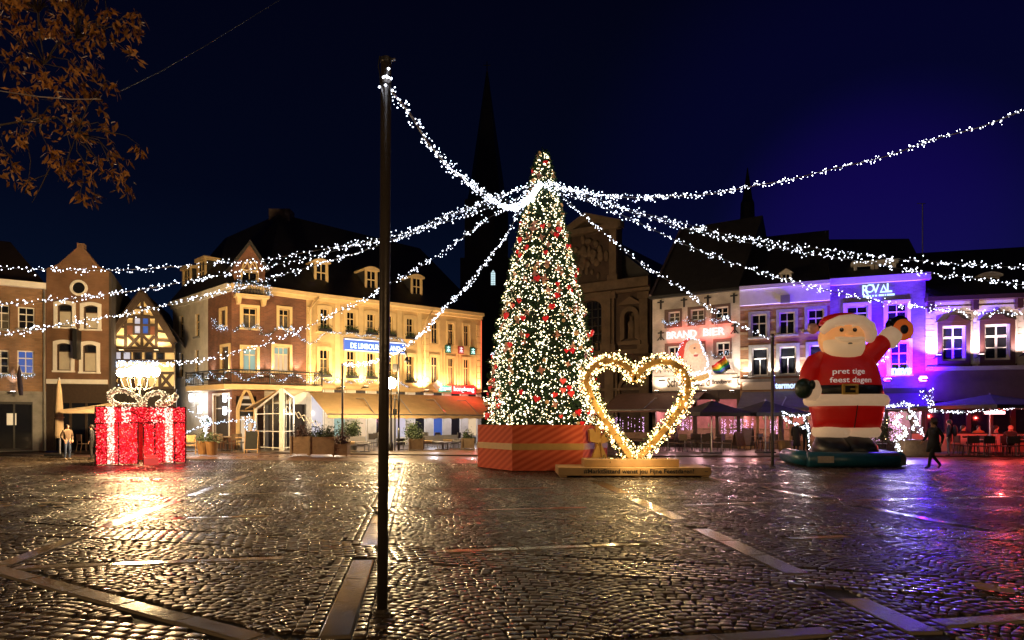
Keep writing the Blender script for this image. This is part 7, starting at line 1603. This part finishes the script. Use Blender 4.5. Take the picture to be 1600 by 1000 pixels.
person('seated guest in pale pink top near the parasol pole', 1556, 707.8, 1.85, .9, cl('shirt_rose', (.50,.28,.24)), cl('trousers_pitch', (.02,.02,.03)), None, 'sit')
person('seated guest in dark jacket with pale hair seen from behind', 1579, 711, 1.85, 2.9, cl('jacket_soot', (.014,.012,.012)), cl('trousers_char', (.02,.02,.02)), None, 'sit', hair=(.35,.2,.13))
bpy.context.view_layer.update(); dg = bpy.context.evaluated_depsgraph_get(); new = []
for o, J, E_, top, legs, shoe in PP: new.append(bpy.data.meshes.new_from_object(o.evaluated_get(dg)))
for (o, J, E_, top, legs, shoe), me in zip(PP, new):
    o.modifiers.clear(); o.data = me
    for m_ in (top, legs, skin, shoe): me.materials.append(m_)
    seg = [(Vector(J[a]), Vector(J[b]), a, b) for a, b in E_]; idx = []
    for p in me.polygons:
        c = p.center; best = min(seg, key=lambda s_: (c-(s_[0]+(s_[1]-s_[0])*max(0,min(1,(c-s_[0]).dot(s_[1]-s_[0])/max(1e-9,(s_[1]-s_[0]).length_squared))))).length); k = best[3]
        idx.append(2 if k in ('hed','top','nos') or k[:2] in ('ha','fi','th') else 3 if k[:2] == 'to' else 1 if k[:2] in ('hi','kn','an') else 0)
    me.polygons.foreach_set('material_index', idx); me.polygons.foreach_set('use_smooth', [True]*len(idx)); me.update()
# ------------------------------------------------------------------ the tree whose twigs hang into view, and cables
at = thing('autumn_tree', 'tree with drooping orange autumn leaves reaching in from the upper corner', 'tree', (-8.6, 6.2, 0))
o_ = Vector((-8.6,6.2,0)); bark = mat('bark', (.07,.05,.035), .9, (9,.5), (20,.8))
MB().tube([(0,0,0),(.05,0,1.5),(.2,.05,3.2),(.5,.1,4.6),(.6,.1,6.0)], [.24,.19,.16,.12,.05], 12).build('trunk', bark, at, smooth=True)
cl_ = [(20,20,35,7),(75,15,40,7.2),(130,28,38,7),(185,30,30,6.9),(30,60,30,6.8),(95,70,30,7.2),(155,58,38,7),(200,45,18,7),(15,100,26,7),(70,118,34,7),(130,110,40,7),(165,125,22,6.9),(40,145,24,6.8),(100,165,38,7),(150,150,22,7.2),(60,185,26,7),(115,195,30,7),(165,200,22,7),(30,212,14,6.9),(75,230,18,7),(105,250,24,7),(150,245,18,7),(180,232,14,7),(217,226,8,7),(95,272,18,6.9),(160,270,14,7),(198,292,8,7),(148,308,10,7),(45,280,9,6.9),(20,265,8,6.9),(8,240,10,7),(125,305,8,7),(190,275,8,7),(215,18,8,7),(205,85,8,7)]
for _ in range(60): cl_.append((R.uniform(-330,-10), R.uniform(-120,260), R.uniform(25,45), R.uniform(6,7.6)))
for _ in range(26): cl_.append((R.uniform(-60,200), R.uniform(-130,0), R.uniform(25,40), R.uniform(6.3,7.4)))
leafm = mat('autumn_leaf', (.36,.155,.028), .6, (2.2,.6)); hub = [Vector((-8.1,6.3,4.4)), Vector((-8.0,6.3,5.0)), Vector((-8.0,6.35,5.6))]
tw = MB(); lp = []; nodes = []
for x, y, d in ((-40,40,7.1),(-30,120,6.9),(-25,200,6.9),(60,20,7.1),(70,100,7.0),(60,190,6.9),(120,60,7.1),(120,210,6.95)):
    c = P(x,y,d); h = min(hub if x < 0 else nodes, key=lambda q: (q-c).length); mid = h+(c-h)*.5+Vector((R.gauss(0,.05),R.gauss(0,.05),.10)); nodes.append(c)
    tw.tube([h-o_, mid-o_, c-o_], [.022,.016,.010] if x < 0 else [.011,.008,.005], 6, caps=False)
for x, y, r, d in cl_:
    c = P(x,y,d); h = min(nodes+hub, key=lambda q: (q-c).length); L_ = (c-h).length
    p1_ = h+(c-h)*.35+Vector((R.gauss(0,.05),R.gauss(0,.06),.05+R.random()*.05)); p2_ = h+(c-h)*.72+Vector((R.gauss(0,.04),R.gauss(0,.05),.05))
    tw.tube([h-o_, p1_-o_, p2_-o_, c-o_, c-o_+Vector((R.gauss(0,.04),0,-.08))], [.006,.005,.004,.003,.0015], 5, caps=False); rm = r/F*d
    n_ = int(18+rm*rm*1150)
    for k in range(max(2, n_//9)):
        g_ = c+Vector((R.gauss(0,rm*.5), R.gauss(0,rm*.6), R.gauss(0,rm*.45)))-o_
        if R.random() < .5: tw.tube([c-o_, (c-o_+g_)/2+Vector((0,0,.02)), g_], [.003,.002,.001], 4, caps=False)
        for i in range(9): lp.append(g_+Vector((R.gauss(0,.035), R.gauss(0,.035), R.gauss(-.01,.035))))
tw.tube([P(78,262,6.8)-o_, P(65,290,6.8)-o_, P(50,317,6.8)-o_], [.006,.005,.002], 5); tw.tube([P(75,272,6.8)-o_, P(40,285,6.8)-o_, P(28,296,6.8)-o_], [.005,.004,.002], 5)
tw.build('limb', bark, at, smooth=True)
lp = np.array([tuple(q) for q in lp]); N.shuffle(lp); dn = np.tile(np.array([.15,0,-.9]), (len(lp),1))
leaves('foliage', lp[240:], .092, .03, leafm, at, dn[240:], 1.5)
lv = []
for i in range(6):
    b = MB(); w_ = .014; cv = R.uniform(-.01,.012); b.add([(0,0,0),(w_*.8,cv,-.02),(w_,cv*1.5,-.045),(0,cv,-.088),(-w_,cv*1.5,-.045),(-w_*.8,cv,-.02),(0,cv*.3,-.045)], [(0,1,6),(1,2,6),(2,3,6),(3,4,6),(4,5,6),(5,0,6)]); o = b.build('leaf', leafm, at); lv.append(o.data); bpy.data.objects.remove(o)
vis = [q for q in lp[:240]]
for q in vis: o = link('leaf', lv[R.randrange(6)], at, tuple(q), (R.gauss(0,.5), R.gauss(0,.5), R.uniform(0,6.3))); s = R.uniform(.8,1.25); o.scale = (s,s,s)
def cable(pts, ds, label, r, m):
    p = [P(x,y,d) for (x,y), d in zip(pts, ds)]; t = thing('overhead_cable', label, 'cable', tuple(p[0])); MB().tube([q-p[0] for q in p], r, 5).build('wire', m, t)
cable([(-60,136),(0,142),(60,151),(110,155),(158,155)], [6.2,6.4,6.6,6.7,6.8], 'thin pale overhead wire passing through the orange leaves', .006, mat('wire_pale', (.35,.28,.26), .5))
cable([(188,142),(250,112),(320,72),(440,-2)], [9,10,11,13], 'faint bluish overhead wire crossing the night sky', .006, mat('wire_dark', (.06,.08,.12), .5))
# two unseen street lamps added outside the view to light leaves, mast and Santa
for x, y, z, p in ((-9.5,2.0,3.2,450),(6.5,-9,6.0,1600)):
    t = thing('street_lamp', 'added unseen lamp post standing '+('beneath the autumn tree' if x < 0 else 'behind the viewpoint'), 'street lamp', (x,y,0)); b = MB(); b.lathe([(.11,0),(.11,.3),(.05,.5),(.04,z-.3),(.08,z-.26)], 10); b.build('post', M['black'], t, smooth=True); globe(t, (0,0,z), .2, (1,.62,.28), p/(PI*.5))
